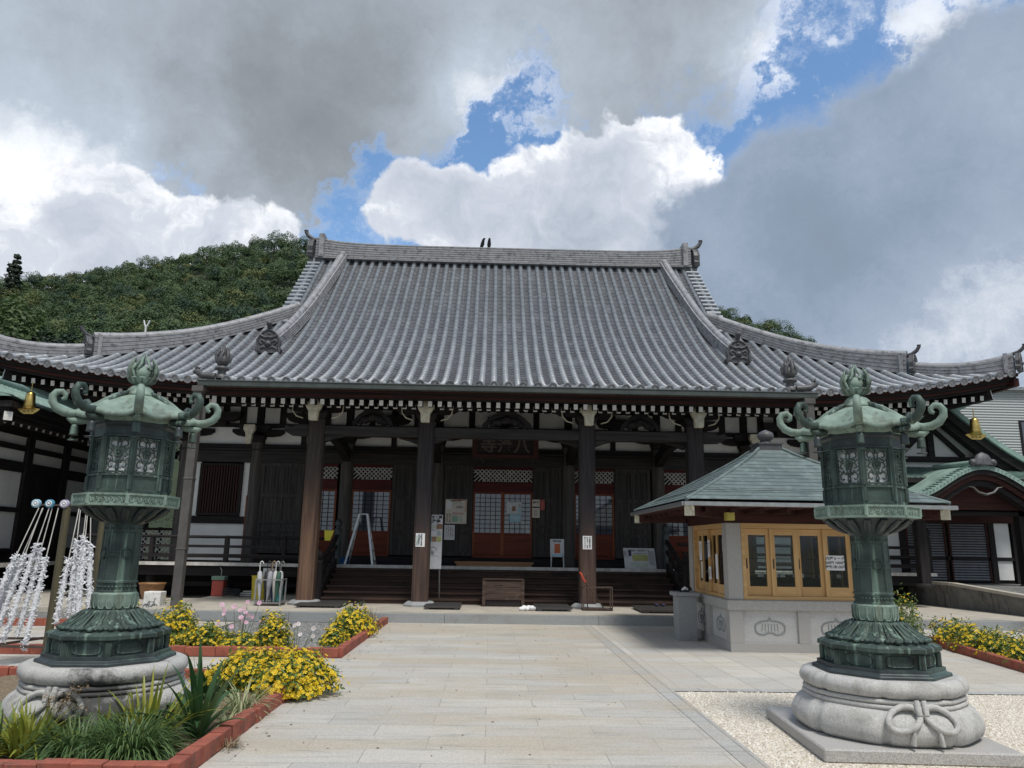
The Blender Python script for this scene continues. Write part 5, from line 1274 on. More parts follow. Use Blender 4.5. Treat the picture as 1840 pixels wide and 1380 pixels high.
def sash(a, c, fn, name='glass_door'):
    """one framed leaf between a and c along the wall; fn(u, depth, z) places it"""
    b = MB()
    def bx(u0, u1, d0, d1, z0, z1, m=0):
        p, q = fn(u0, d0), fn(u1, d1); b.box(min(p[0], q[0]), max(p[0], q[0]), min(p[1], q[1]), max(p[1], q[1]), z0, z1, m)
    bx(a, a + .075, 0, .04, .86, 1.93); bx(c - .075, c, 0, .04, .86, 1.93)
    bx(a + .0751, c - .0751, .002, .038, .86, 1.01, 1); bx(a + .0751, c - .0751, .002, .038, 1.83, 1.93, 1)
    d = b.build(name, [W_PINE, W_PINEX], ki)
    b = MB(); p, q = fn(a + .075, .016), fn(c - .075, .022); b.box(min(p[0], q[0]), max(p[0], q[0]), min(p[1], q[1]), max(p[1], q[1]), 1.01, 1.83); b.build('glass_pane', CLEAR, d)
    b = MB(); p, q = fn(a + .028, -.003), fn(a + .050, .0); b.box(min(p[0], q[0]), max(p[0], q[0]), min(p[1], q[1]), max(p[1], q[1]), 1.29, 1.45); b.build('finger_pull', INK, d)
    return d
def wall_frame(fn, L):
    b = MB()
    def bx(u0, u1, d0, d1, z0, z1):
        p, q = fn(u0, d0), fn(u1, d1); b.box(min(p[0], q[0]), max(p[0], q[0]), min(p[1], q[1]), max(p[1], q[1]), z0, z1)
    bx(0, L, -.02, .09, .802, .858); bx(0, L, -.02, .09, 1.935, 2.018); bx(0, .06, -.02, .09, .859, 1.934); bx(L - .06, L, -.02, .09, .859, 1.934)
    b.build('door_frame', W_PINEX, ki)
Lf = 2 * KW - .52
fF = lambda u, d: (x0 + .26 + u, y0 + .06 + d)
fL = lambda u, d: (x0 + .06 + d, y1 - .26 - u)
fB = lambda u, d: (x0 + .26 + u, y1 - .06 - d)
fR = lambda u, d: (x1 - .06 - d, y0 + .26 + u)
for fn in (fF, fL, fB, fR): wall_frame(fn, Lf)
for fn, nn in ((fF, 4), (fL, 4), (fB, 2), (fR, 3)):
    wl_ = (Lf - .12) / nn
    for k in range(nn): sash(.06 + k * wl_ - (.015 if k else 0), .06 + (k + 1) * wl_, (lambda f_, o: (lambda u, d: f_(u, d + o)))(fn, 0.0 if k % 2 else .045))
# inside: a dark stand with rails and paper tags
b = MB(); b.box(x0 + .4, x1 - .4, y0 + .7, y1 - .5, .8, 1.0); b.box(x0 + .5, x1 - .5, y0 + .9, y1 - .7, 1.0, 1.12)
b.build('incense_table', W_BLK['x'], ki)
b = MB(); b.box(x0 + .15, x1 - .15, y0 + .15, y1 - .15, 2.0, 2.02); b.build('ceiling', W_BLK['x'], ki)
b = MB()
for k in range(4): b.bar((x0 + .35 + .5 * k, y0 + .5, .8), (x0 + .5 + .5 * k, y0 + .9, 1.95), .03, .03)
b.bar((x0 + .2, y0 + .35, 1.22), (x1 - .2, y0 + .35, 1.22), .012, .012); b.bar((x0 + .2, y0 + .35, 1.45), (x1 - .2, y0 + .35, 1.45), .012, .012)
b.build('inner_rail', RUST, ki)
for xx in (4.22, 4.47, 4.74, 4.82, 5.06, 5.14, 5.5, 5.58, 5.8): MB().box(xx, xx + .075 + .03 * (int(xx * 50) % 2), y0 + .335, y0 + .343, 1.15, 1.21).build('paper_tag', PAPER, ki)
# roof
def hiproof(zoff, r, z0, z1, sag, b, m=0):
    n = 14
    for q in range(4):
        a = q * pi / 2
        def R(x, y): return (KX + x * cos(a) - y * sin(a), KY + x * sin(a) + y * cos(a))
        for i in range(n):
            f0, f1 = i / n, (i + 1) / n
            def lvl(f): 
                rr = lerp(.22, r, f); z = z1 - (z1 - z0) * (f ** .88) + sag * 0
                return rr, z + zoff
            (r0, za), (r1, zb) = lvl(f0), lvl(f1)
            zb2 = zb + .012
            pts = [(*R(-r0, -r0), za), (*R(r0, -r0), za), (*R(r1, -r1), zb2), (*R(-r1, -r1), zb2)]
            b.quad(pts[3], pts[2], pts[1], pts[0], m)
            b.quad((*R(-r1, -r1), zb), (*R(r1, -r1), zb), pts[2], pts[3], m)
rb_ = MB(); hiproof(0, KR, 2.345, 3.37, 0, rb_)
# slate joints: thin raised course lips give the staggered look
b = rb_
for q in range(4):
    a = q * pi / 2
    for i in range(1, 15):
        f = i / 14; rr = lerp(.22, KR, f); z = 3.36 - 1.045 * f ** .88 + .013
        f2 = (i - 1) / 14; rr2 = lerp(.22, KR, f2); z2 = 3.36 - 1.045 * f2 ** .88 + .003
        k = -rr + (.2 if i % 2 else .42)
        while k < rr - .05:
            kk = k + random.uniform(-.04, .04)
            if abs(kk) < rr2 - .02:
                p = (KX + kk * cos(a) + rr * sin(a), KY + kk * sin(a) - rr * cos(a), z); p2 = (KX + kk * cos(a) + rr2 * sin(a), KY + kk * sin(a) - rr2 * cos(a), z2)
                b.bar(p, p2, .008, .005, 1)
            k += .44
rk = rb_.build('slate_roof', [SLATE, W_BLK['x']], ki)
b = MB()
for q in range(4):
    a = q * pi / 2; rr = KR - .33
    c = cos(a); s_ = sin(a)
    b.bar((KX - rr * c + rr * s_, KY - rr * s_ - rr * c, 2.505), (KX + rr * c + rr * s_, KY + rr * s_ - rr * c, 2.505), .02, .028)
b.build('snow_stop', INK, rk)
b = MB(); b.box(KX - KR + .03, KX + KR - .03, KY - KR + .03, KY + KR - .03, 2.235, 2.312); b.build('eave_board', W_RED, rk)
b = MB()
for q in range(4):
    a = q * pi / 2; c = cos(a); s_ = sin(a); rr = KR + .05
    b.bar((KX - rr * c + rr * s_, KY - rr * s_ - rr * c, 2.27), (KX + rr * c + rr * s_, KY + rr * s_ - rr * c, 2.27), .07, .06)
b.build('eave_gutter', BRONZE_L if False else STEEL, rk)
b = MB(); b.lathe((KX, KY, 0), [(.34, 3.335), (.34, 3.40), (.30, 3.405), (.30, 3.47), (.33, 3.475), (.33, 3.50), (.2, 3.51)], 4, 0, pi / 4, False); b.lathe((KX, KY, 0), [(.12, 3.50), (.12, 3.52), (.075, 3.54), (.075, 3.56), (.13, 3.59), (.15, 3.65), (.12, 3.71), (.05, 3.745), (.002, 3.765)], 16)
b.build('roof_finial', ONI, rk)
for q in range(4):
    a = q * pi / 2 + pi / 4; r0, r1 = .3 * sqrt(2), KR * sqrt(2)
    pts = []
    for i in range(13):
        f = i / 12; rr = lerp(.22, KR, f) * sqrt(2); pts.append((KX + rr * cos(a), KY + rr * sin(a), 3.36 - 1.045 * f ** .88 + .025))
    b = MB(); b.tube(pts, .032, 6); b.build('hip_cap', SLATE, rk)
    b = MB(); b.bar((KX + 1.2 * sqrt(2) * cos(a), KY + 1.2 * sqrt(2) * sin(a), 2.16), (KX + (KR - .05) * sqrt(2) * cos(a), KY + (KR - .05) * sqrt(2) * sin(a), 2.17), .10, .15, 0, m_end=0); b.bar((KX + (KR - .10) * sqrt(2) * cos(a), KY + (KR - .10) * sqrt(2) * sin(a), 2.17), (KX + (KR - .02) * sqrt(2) * cos(a), KY + (KR - .02) * sqrt(2) * sin(a), 2.17), .11, .16, 1); b.build('hip_rafter', [W_RED, CREAM], ki)
for k in range(9):
    for q in range(4):
        a = q * pi / 2; u = -1.7 + 3.4 * k / 8; c, s_ = cos(a), sin(a)
        p0 = (KX + u * c + (KR - .12) * s_, KY + u * s_ - (KR - .12) * c, 2.19); p1 = (KX + u * c + 1.15 * s_, KY + u * s_ - 1.15 * c, 2.20)
        b = MB(); b.bar(p0, p1, .06, .07); b.build('eave_rafter', W_RED, ki)
# little lamp under the eave
b = MB(); b.box(x0 - .14, x0 - .02, y0 - .55, y0 - .40, 2.04, 2.16); b.build('eave_lamp', plain('lamp_yellow', (.55, .47, .10)), ki)
# papers pasted on the side windows
def paste(name, label, cat, c, w, h, n, m, cols=None, grp=None, ink=None, ts=None, lines=None):
    """a flat sheet at c facing n"""
    c, n = Vector(c), Vector(n); r = Vector((-n.y, n.x, 0)); u = Vector((0, 0, 1)); t = thing(name, label, cat, c, 0, grp)
    b = MB(); b.prism([(-w / 2, -h / 2), (w / 2, -h / 2), (w / 2, h / 2), (-w / 2, h / 2)], c, r, u, .004 if r.cross(u).dot(n) > 0 else -.004); b.build('sheet', m, t)
    if cols: vtext('lettering', cols, ts, ink or INK, t, c + n * .006, r, u, bold=ts * .02)
    if lines:
        for k, (s_, body, dz) in enumerate(lines): text_mesh('lettering', body, s_, ink or INK, t, c + n * .006 + u * dz, r, u, bold=s_ * .02)
    return t
paste('paper_notice', 'handwritten white price card taped to a pavilion window beside the right lantern', 'notice', (5.66, y0 + .0525, 1.40), .30, .235, (0, -1, 0), PAPER, None, None, INK, None, [(.062, '内拝カード', .068), (.058, '500円 1000円', 0.0), (.056, '線香1束100円', -.068)])
for k, (yy, z, h, w, lab) in enumerate(((13.95, 1.56, .34, .15, 'long white printed strip high on the farthest pavilion side window'), (13.90, 1.22, .30, .12, 'cream strip low on the farthest pavilion side window'), (13.42, 1.60, .30, .12, 'white printed strip high on the second pavilion side window'), (13.40, 1.18, .22, .14, 'short white slip low on the second pavilion side window'), (12.98, 1.30, .42, .12, 'tall pale paper strip on the pavilion side window nearest the stone post'))):
    paste('paper_notice', lab, 'notice', (x0 + .0525, yy, z), w, h, (-1, 0, 0), PAPER_C if k == 1 else PAPER, ['おせんこう', 'ろうそく'] if k in (0, 2) else ['御線香'] if k == 3 else None, 'papers on the pavilion side windows', INK, .042)

# ------------------------------------------------------------------ granite pillar box with things on top
pb = thing('granite_pillar', 'short grey granite pillar with flat cap standing left of the pavilion', 'pillar', (3.53, 13.75, 0))
b = MB(); b.box(3.36, 3.70, 13.58, 13.92, 0, .76); b.build('shaft', KERB, pb, .008)
b = MB(); b.box(3.31, 3.75, 13.53, 13.97, .762, .83); b.build('cap', KERB, pb, .008)
sl = thing('spectacle_case', 'small white and dark items lying on top of the granite pillar', 'small items', (3.55, 13.72, .83))
b = MB(); b.tube([(3.48, 13.72, .86), (3.53, 13.70, .90), (3.58, 13.72, .87)], [.02, .03, .02], 8); b.build('white_cloth', PAPER, sl)
b = MB(); b.tube([(3.60, 13.72, .85), (3.64, 13.72, .90), (3.66, 13.73, .86)], [.02, .025, .015], 8); b.tube([(3.42, 13.70, .845), (3.5, 13.68, .848), (3.60, 13.69, .845)], .015, 6); b.build('dark_cloth', INK, sl)

# ------------------------------------------------------------------ right hall with cusped gable entrance
rh = thing('side_hall', 'smaller hall at right with green copper roof and curved cusped entrance gable', 'hall', (12.9, 21, 0))
b = MB(); b.box(10.4, 19, 21.05, 30, 0.0, 3.7); b.build('body', VOID, rh)
def wall_panel(xa, xb, za, zb, y=21.0, name='plaster_panel', m=None): MB().box(xa, xb, y, y + .04, za, zb).build(name, m or PLASTER, rh)
for (xa, xb) in ((10.4, 11.55), (14.25, 14.72), (14.98, 16.6)):
    wall_panel(xa, xb, 1.48, 2.42); wall_panel(xa, xb, .86, 1.38)
for xx in (10.3, 11.62, 14.18, 14.85, 16.7): MB().box(xx - .08, xx + .08, 20.94, 21.06, .78, 2.9).build('timber_post', W_BLK['z'], rh)
b = MB(); b.box(10.3, 18, 20.96, 21.05, 1.382, 1.478); b.build('wall_rail', W_BLK['x'], rh)
b = MB(); b.box(10.3, 18, 20.93, 21.05, 2.42, 2.62); b.build('lintel_beam', W_RED, rh)
b = MB(); b.box(10.3, 18, 20.96, 21.05, 2.622, 3.5); b.build('upper_wall', W_BLK['x'], rh)
for (xa, xb) in ((11.72, 12.86), (12.95, 14.08)):
    b = MB(); b.box(xa, xb, 21.0, 21.03, .80, 2.42, 1)
    for k in range(22):
        z = .85 + k * .071; b.add([(xa + .05, 20.975, z), (xb - .05, 20.975, z), (xb - .05, 20.998, z + .045), (xa + .05, 20.998, z + .045), (xa + .05, 20.999, z), (xb - .05, 20.999, z)], [(0, 1, 2, 3), (0, 4, 5, 1)], 0)
    b.box(xa, xa + .05, 20.96, 20.999, .80, 2.42, 2); b.box(xb - .05, xb, 20.96, 20.999, .80, 2.42, 2)
    b.build('louvred_shutter', [mat('grey_louvre', (.20, .21, .23), (.15, .155, .17), 5, .6, .05), VOID, W_RED], rh)
# cusped (karahafu) canopy
def kara(u):      # outline height over half-width, u in -1..1
    a = abs(u); return .72 * (0.5 + .5 * cos(pi * min(a / .86, 1))) ** .8 + .05 * max(0, a - .8) * 4
KC, KHW, KZ, KYF = 12.72, 1.95, 2.96, 18.9
nu = 40
b = MB(); U = [-1 + 2 * i / nu for i in range(nu + 1)]
b.grid(lambda u, v: (KC + u * KHW, v, KZ + kara(u) + .14 + (v - KYF) * .03), U, [KYF - .1, KYF + .1, KYF + .2, KYF + 2.4])
for i in range(nu + 1):
    u = U[i]; b.tube([(KC + u * KHW, KYF - .13, KZ + kara(u) + .10), (KC + u * KHW, KYF - .02, KZ + kara(u) + .155), (KC + u * KHW, KYF + .25, KZ + kara(u) + .165)], [.012, .014, .012], 5)
for i in range(nu):
    u0_, u1_ = U[i], U[i + 1]
    b.quad((KC + u0_ * KHW, KYF - .1, KZ + kara(u0_) + .02), (KC + u1_ * KHW, KYF - .1, KZ + kara(u1_) + .02), (KC + u1_ * KHW, KYF - .1, KZ + kara(u1_) + .14), (KC + u0_ * KHW, KYF - .1, KZ + kara(u0_) + .14))
b.build('cusped_roof', COPPER, rh)
for (o, t_, y_, m_) in ((0.0, .10, KYF - .06, W_BLK['x']), (-.12, .11, KYF + .02, W_RED), (-.26, .12, KYF + .10, W_BLK['x'])):
    b = MB(); P0 = [(KC + u * KHW * (1 + o * .3), y_, KZ + kara(u) + o - t_) for u in U]; P1 = [(p[0], y_, p[2] + t_ + .02) for p in P0]
    Q0 = [(p[0], y_ + .3, p[2]) for p in P0]; Q1 = [(p[0], y_ + .3, p[2]) for p in P1]
    b.rings([P0, P1, Q1, Q0, P0], 0, False, False); b.build('cusped_bargeboard', m_, rh)
b = MB(); o = [(KC + u * KHW * .92, KZ + kara(u) - .3) for u in U]
b.prism([(x, z) for x, z in o] , (0, KYF + .5, 0), (1, 0, 0), (0, 0, 1), -.05); b.build('gable_infill', W_RED, rh)
b = MB(); b.tube([(KC + x * .8, KYF - .1, KZ + z) for x, z in ((-.55, .30), (-.40, .28), (-.25, .16), (0, .10), (.25, .16), (.40, .28), (.55, .30))], [.01, .03, .045, .06, .045, .03, .01], 8, flat=.5); b.build('gable_pendant', CONC_G, rh)
b = MB(); b.tube([(KC, KYF - .15, KZ + kara(0) + .2), (KC, KYF + 2.0, KZ + kara(0) + .28)], .09, 8)
b.build('cusped_ridge', COPPER, rh)
b = MB(); b.lathe((KC, KYF - .1, KZ + kara(0) + .14), [(.26, 0), (.24, .12), (.16, .26), (.02, .33)], 14, sy=.5); b.sphere((KC - .26, KYF - .1, KZ + kara(0) + .2), .10, 8, 6); b.sphere((KC + .26, KYF - .1, KZ + kara(0) + .2), .10, 8, 6); b.build('canopy_ornament', ONI, rh)
for xx in (11.35, 14.12):
    b = MB(); b.box(xx - .12, xx + .12, 19.5, 19.74, .78, 2.75); b.lathe((xx, 19.62, .70), [(.24, 0), (.24, .05), (.18, .10)], 14); b.build('canopy_post', W_BLK['z'], rh)
b = MB(); b.box(11.2, 14.3, 19.50, 19.74, 2.56, 2.78); b.box(11.1, 14.4, 19.46, 19.78, 2.79, 2.86)
for k in range(14): b.box(11.9 + .12 * k, 11.95 + .12 * k, 19.56, 19.66, 2.86, 3.02)
b.build('canopy_beam', W_BLK['x'], rh)
# copper skirt roof with seams, and the plastered gable above
b = MB()
b.grid(lambda u, v: (u, v, 3.62 + (v - 20.2) * .24 + .05 * max(0, (u - 17)) ** 2 * .1), [10.2 + .4 * i for i in range(24)], [20.1, 21, 22.2, 23.2])
for i in range(60): b.bar((10.2 + .15 * i, 20.1, 3.61), (10.2 + .15 * i, 23, 4.31), .02, .02)
b.box(10.2, 19.4, 20.08, 20.2, 3.46, 3.60, 1)
b.build('skirt_roof', [COPPER, W_BLK['x']], rh)
GX, GY = 13.45, 22.0
def rake(t): return 2.95 * t, 4.05 + 2.05 * (1 - t) ** 1.35
b = MB(); b.add([(GX - 1.9, GY + .3, 4.1), (GX + 1.9, GY + .3, 4.1), (GX, GY + .3, 5.9)], [(0, 1, 2)]); b.build('gable_plaster', PLASTER, rh)
b = MB(); b.box(GX - 2.0, GX + 2.0, GY + .1, GY + .29, 4.28, 4.44); b.box(GX - .09, GX + .09, GY + .15, GY + .29, 4.44, 5.9)
b.bar((GX - 1.0, GY + .2, 4.45), (GX - .1, GY + .2, 5.3), .1, .12); b.bar((GX + 1.0, GY + .2, 4.45), (GX + .1, GY + .2, 5.3), .1, .12)
b.build('gable_strut', W_BLK['x'], rh)
for s in (-1, 1):
    b = MB(); n = 12
    P = [rake(i / n) for i in range(n + 1)]
    for dz0, dz1, y_, m_ in ((-.05, .12, GY - .55, 0), (-.34, -.05, GY - .45, 1), (-.56, -.34, GY - .3, 1)):
        A = [(GX + s * x, y_, z + dz0) for x, z in P]; B_ = [(GX + s * x, y_, z + dz1) for x, z in P]; C_ = [(p[0], y_ + (4 if dz1 > 0 else .3), p[2]) for p in B_]; D_ = [(p[0], y_ + (4 if dz1 > 0 else .3), p[2]) for p in A]
        b.rings([A, B_, C_, D_, A], m_, False, False)
    b.build('gable_roof_slope', [COPPER, W_BLK['x']], rh)
# ramp / terrace in front of it
tr = MB(); tr.add([(11.55, 23.6, 0), (17, 23.6, 0), (17, 13.0, 0), (12.75, 13.0, 0), (11.55, 23.6, .76), (17, 23.6, .76), (17, 13.0, .30), (12.75, 13.0, .30), (11.95, 19.4, .76), (17, 19.4, .76)],
                    [(4, 8, 9, 5), (8, 7, 6, 9), (0, 3, 7, 8, 4), (3, 2, 6, 7)])
struct('terrace', tr, CONC_G)
tp = MB(); tp.bar((11.57, 23.5, .80), (11.97, 19.4, .80), .22, .07); tp.bar((11.97, 19.38, .80), (12.77, 13.0, .34), .22, .07)
struct('terrace_coping', tp, CONC)
# grey clad building behind
gbm = MB(); gb_t = thing('clad_building', 'plain grey building with horizontal ribbed cladding behind the side hall', 'building', (27, 33, 0))
gbm.box(20.2, 36, 32, 44, 0, 8.75)
CLAD = bpy.data.materials.new('ribbed_cladding'); CLAD.use_nodes = True
q = NG(CLAD.node_tree); bs = CLAD.node_tree.nodes['Principled BSDF']; wv = q.new('ShaderNodeTexWave'); wv.bands_direction = 'Z'; wv.inputs['Scale'].default_value = 2.6; q.l.new(q.new('ShaderNodeTexCoord').outputs['Object'], wv.inputs[0])
q.l.new(q.mix(q.maprange(wv.outputs['Fac'], .05, .3), (.26, .28, .28), (.42, .445, .44)), bs.inputs['Base Color']); bs.inputs['Roughness'].default_value = .6
bn = q.new('ShaderNodeBump'); bn.inputs['Strength'].default_value = .5; bn.inputs['Distance'].default_value = .05; q.l.new(wv.outputs['Fac'], bn.inputs['Height']); q.l.new(bn.outputs[0], bs.inputs['Normal'])
gbm.build('cladding', CLAD, gb_t)
for (xa, xb, za, zb) in ((23.5, 26, 5.6, 7.4), (21.0, 22.0, 5.0, 5.7)):
    w_ = MB().box(xa, xb, 31.96, 32.02, za, zb).build('window', W_BLK['x'], gb_t); MB().box(xa + .08, xb - .08, 31.94, 31.958, za + .08, zb - .08).build('pane', GLASS, w_)
MB().box(20.0, 36.2, 31.8, 44.2, 8.75, 8.9).build('roof_edge', STEEL, gb_t)

# ------------------------------------------------------------------ left hall: white plaster bays and copper roof
lh = thing('side_hall', 'white plastered timber hall at the left edge with pale green copper eaves', 'hall', (-13, 19, 0))
LX = -12.0
b = MB(); b.box(-18, LX - .06, 15.5, 27, 0, 4.4); b.build('body', VOID, lh)
ys = [15.6, 17.5, 19.45, 21.15, 22.75, 24.4]
for y_ in ys: MB().box(LX - .14, LX + .10, y_ - .12, y_ + .12, .6, 4.35).build('timber_post', W_BLK['z'], lh)
for (za, zb) in ((1.26, 1.34), (2.22, 2.34), (3.22, 3.48), (3.76, 3.90), (4.12, 4.3)):
    MB().box(LX - .10, LX + .06, 15.5, 24.5, za, zb).build('wall_rail', W_BLK['y'], lh)
for i in range(len(ys) - 1):
    ya, yb = ys[i] + .12, ys[i + 1] - .12
    for (za, zb) in ((1.34, 2.22), (2.34, 3.22), (3.48, 3.76), (3.90, 4.12)):
        if i == 2 and zb < 3.3: continue
        MB().box(LX - .05, LX, ya, yb, za, zb).build('plaster_panel', PLASTER, lh)
MB().box(LX - .04, LX + .01, ys[2] + .12, ys[3] - .12, 1.0, 3.22).build('dark_door', W_BLK['z'], lh)
MB().box(LX, LX + 1.0, 15.5, 24, .97, 1.02).build('veranda_floor', W_GRY['y'], lh)
MB().box(LX + 1.001, LX + 1.05, 15.5, 20.2, .94, 1.03).build('floor_edge_board', WBOARD, lh)
b = MB(); EX = -10.75
def lroof(u, v):      # u 0 eave .. 1 ridge
    return (lerp(EX, -13.2, u), v, 4.62 + 1.0 * u ** 1.25 + .10 * max(0, (18.2 - v) / 1.6) ** 2 * (1 - u))
b.grid(lroof, [i / 8 for i in range(9)], [16.55, 17, 17.5, 18.2, 20, 22, 24, 26])
b.grid(lambda u, v: (lerp(-15.6, -13.2, u), v, 4.62 + 1.0 * u ** 1.25), [i / 8 for i in range(9)], [16.55, 18.2, 26])
for i in range(48):
    v = 16.6 + .19 * i; b.tube([Vector(lroof(u, v)) + Vector((0, 0, .012)) for u in (0, .25, .5, .75, 1)], .014, 4)
b.add([(EX, 16.55, 4.70), (-15.6, 16.55, 4.62), (-13.2, 16.6, 5.62)], [(0, 1, 2)])
b.tube([(-13.2, 16.4, 5.68), (-13.2, 26, 5.68)], .14, 8)
b.build('copper_roof', COPPER, lh)
b = MB()
for (o, z0, z1) in ((.03, 4.47, 4.61), (.14, 4.34, 4.47), (.26, 4.22, 4.34)): b.box(EX - o - .16, EX - o, 16.6 + o, 26, z0, z1); b.box(-15.5, EX - o - .161, 16.6 + o, 16.76 + o, z0, z1)
b.build('eave_boards', W_BLK['y'], lh)
for i in range(26):
    b = MB(); b.bar((EX - .35, 17.0 + .30 * i, 4.20), (LX, 17.0 + .30 * i, 4.34), .08, .10, 0, m_end=1); b.build('eave_rafter', [W_BLK['x'], WHITE], lh)
b = MB(); b.bar((EX - .12, 16.72, 4.27), (LX, 17.9, 4.25), .17, .20, 0, m_end=1); b.build('corner_rafter', [W_BLK['x'], WHITE], lh)
lh.location = (-13 * 1.17, 19 * 1.17, -0.27); lh.scale = (1.17, 1.17, 1.17)
# ------------------------------------------------------------------ brick edgings
def brick_row(name, label, pts, w=.11, h=.13, ln=.21):
    t = thing(name, label, 'brick edging', (*pts[0], 0), 0, 'red brick bed edgings')
    for i in range(len(pts) - 1):
        p, q = Vector((*pts[i], 0)), Vector((*pts[i + 1], 0)); d = (q - p); n = max(1, int(d.length / ln)); u = d.normalized()
        b = MB()
        for k in range(n):
            a, c = p + d * (k / n) + u * .004, p + d * ((k + 1) / n) - u * .004
            j = random.uniform(-.006, .006); hh = h + random.uniform(-.008, .008); s_ = Vector((-u.y, u.x, 0)) * j
            b.bar(a + s_ + Vector((0, 0, hh / 2)), c + s_ + Vector((0, 0, hh / 2)), w, hh)
        o = b.build('brick_course', BRICK, t, .006)
    return t
brick_row('brick_edging', 'low red brick edging along the path around the near left flower bed', [(-5.6, 5.54), (-2.12, 5.50), (-2.10, 9.30), (-9.0, 9.34)])
brick_row('brick_edging', 'low red brick edging turning the corner of the far left bed by the platform', [(-8.8, 11.22), (-2.12, 11.20), (-2.10, 15.9)])
brick_row('brick_edging', 'low red brick edging in front of the marigolds at far right', [(7.85, 13.6), (7.3, 9.9), (7.1, 7.6)])
brick_row('brick_edging', 'short red brick edging behind the paper fortune strings at far left', [(-11.5, 14.6), (-7.2, 14.75)])
struct('flower_bed_soil', MB().grid(lambda x, y: (x, y, .035 + .02 * sin(x * 9) * sin(y * 7)), [-5.6 + .2 * i for i in range(18)] + [-2.16], [5.57 + .2 * i for i in range(19)] + [9.27]), SOIL)
struct('verge_soil', MB().quad((7.9, 13.6, .05), (8.6, 13.6, .05), (8.4, 7.6, .05), (7.15, 7.6, .05)), SOIL)

# ------------------------------------------------------------------ things on and around the porch
# name plaque over the doors
pq = thing('name_plaque', 'dark framed temple name plaque hanging over the centre doors', 'plaque', (XH + .02, 20.5, 4.28))
pc = Vector((XH + .02, 20.5, 4.28)); ux, uy = Vector((1, 0, 0)), Vector((0, -.22, .975)).normalized(); nn = ux.cross(uy) * 1
b = MB(); b.prism([(-.78, -.21), (.78, -.21), (.78, .21), (-.78, .21)], pc, ux, uy, .05); b.build('board', W_BLK['x'], pq)
b = MB()
for (xa, xb, ya, yb) in ((-.92, .92, .21, .30), (-.92, .92, -.30, -.21), (-.92, -.78, -.209, .209), (.78, .92, -.209, .209)): b.prism([(xa, ya), (xb, ya), (xb, yb), (xa, yb)], pc - nn * -.02 * 0, ux, uy, .09)
b.build('carved_frame', W_RED, pq)
text_mesh('lettering', '寺浄八', .40, mat('faded_gilt', (.075, .055, .042), (.05, .038, .03), 8, .6, .0), pq, pc + nn * .056, ux, uy, bold=.010, sx=1.15)
for s in (-1, 1):
    for o in (-.06, .06):
        b = MB(); b.tube([pc + ux * (s * .70 + o * .6) - uy * .30, pc + ux * (s * .70 + o * 1.6) - uy * .46], [.022, .030], 8); b.build('hanging_tassel', W_GRY['z'], pq)
b = MB(); b.bar(pc + uy * .3 + ux * -.6, pc + uy * .3 + ux * -.6 + Vector((0, .9, .35)), .04, .04); b.bar(pc + uy * .3 + ux * .6, pc + uy * .3 + ux * .6 + Vector((0, .9, .35)), .04, .04); b.build('hanger', W_BLK['y'], pq)

def sheet_sign(name, label, cat, c, w, h, m, tilt=0.0, thick=.012, grp=None):
    t = thing(name, label, cat, c, 0, grp); u = Vector((0, sin(tilt), cos(tilt)))
    b = MB(); b.prism([(-w / 2, -h / 2), (w / 2, -h / 2), (w / 2, h / 2), (-w / 2, h / 2)], Vector(c), (1, 0, 0), u, -thick); b.build('board', m, t, .002)
    return t, Vector(c) + Vector((0, -cos(tilt), sin(tilt))) * .004, u
def patch(t, c, u, x0, x1, z0, z1, m, name='print_patch', o=.0):
    n = Vector((1, 0, 0)).cross(u).normalized(); n = n if n.y < 0 else -n
    p = lambda x, z: c + Vector((x, 0, 0)) + u * z + n * o
    return MB().quad(p(x0, z0), p(x1, z0), p(x1, z1), p(x0, z1)).build(name, m, t)
GREYP = plain('grey_print', (.42, .44, .46)); BLUEP = plain('blue_print', (.10, .32, .46)); OLIVEP = plain('olive_print', (.42, .44, .16)); REDP = plain('red_print', (.42, .10, .07)); CYANP = plain('pale_blue_print', (.36, .58, .70)); ORANGEP = plain('orange_print', (.55, .13, .04)); NAVYP = plain('navy_print', (.03, .03, .08)); BROWNP = plain('brown_print', (.28, .16, .10)); GREENP = plain('pale_green_print', (.50, .56, .50)); PALE = plain('pale_board', (.62, .63, .66))
# tall printed standing board
t, c, u = sheet_sign('standing_board', 'tall white printed board leaning behind the second porch column', 'sign board', (-1.335, 18.30, 1.66), .37, 1.28, PALE, .03)
b = MB(); b.bar((-1.48, 18.34, 1.0), (-1.48, 18.62, .33), .03, .03); b.bar((-1.19, 18.34, 1.0), (-1.19, 18.62, .33), .03, .03); b.build('rear_leg', STEEL, t)
text_mesh('lettering', 'みちだ福', .085, INK, t, c + u * .575 + Vector((0, -.003, 0)), (1, 0, 0), u, bold=.004)
text_mesh('lettering', '八浄寺', .10, INK, t, c + u * .475 + Vector((-.02, -.003, 0)), (1, 0, 0), u, bold=.004)
patch(t, c, u, -.185, -.065, .0, .12, BLUEP, o=.003); patch(t, c, u, -.06, .05, .0, .12, BROWNP, o=.003); patch(t, c, u, .06, .165, .0, .12, OLIVEP, o=.003)
patch(t, c, u, .06, .17, .14, .26, GREYP, o=.003); patch(t, c, u, -.17, .03, .32, .40, GREENP, o=.003); patch(t, c, u, .04, .18, .30, .42, BROWNP, o=.003)
b = MB(); b.tube([c + Vector((-.02 + .085 * cos(q), -.006, 0)) + u * (-.20 + .085 * sin(q)) for q in [2 * pi * k / 20 for k in range(17)]], .010, 5)
b.sphere(c + Vector((-.03, -.003, 0)) + u * -.22, .04, 8, 5, 0, 1); b.build('ring_emblem', GREYP, t)
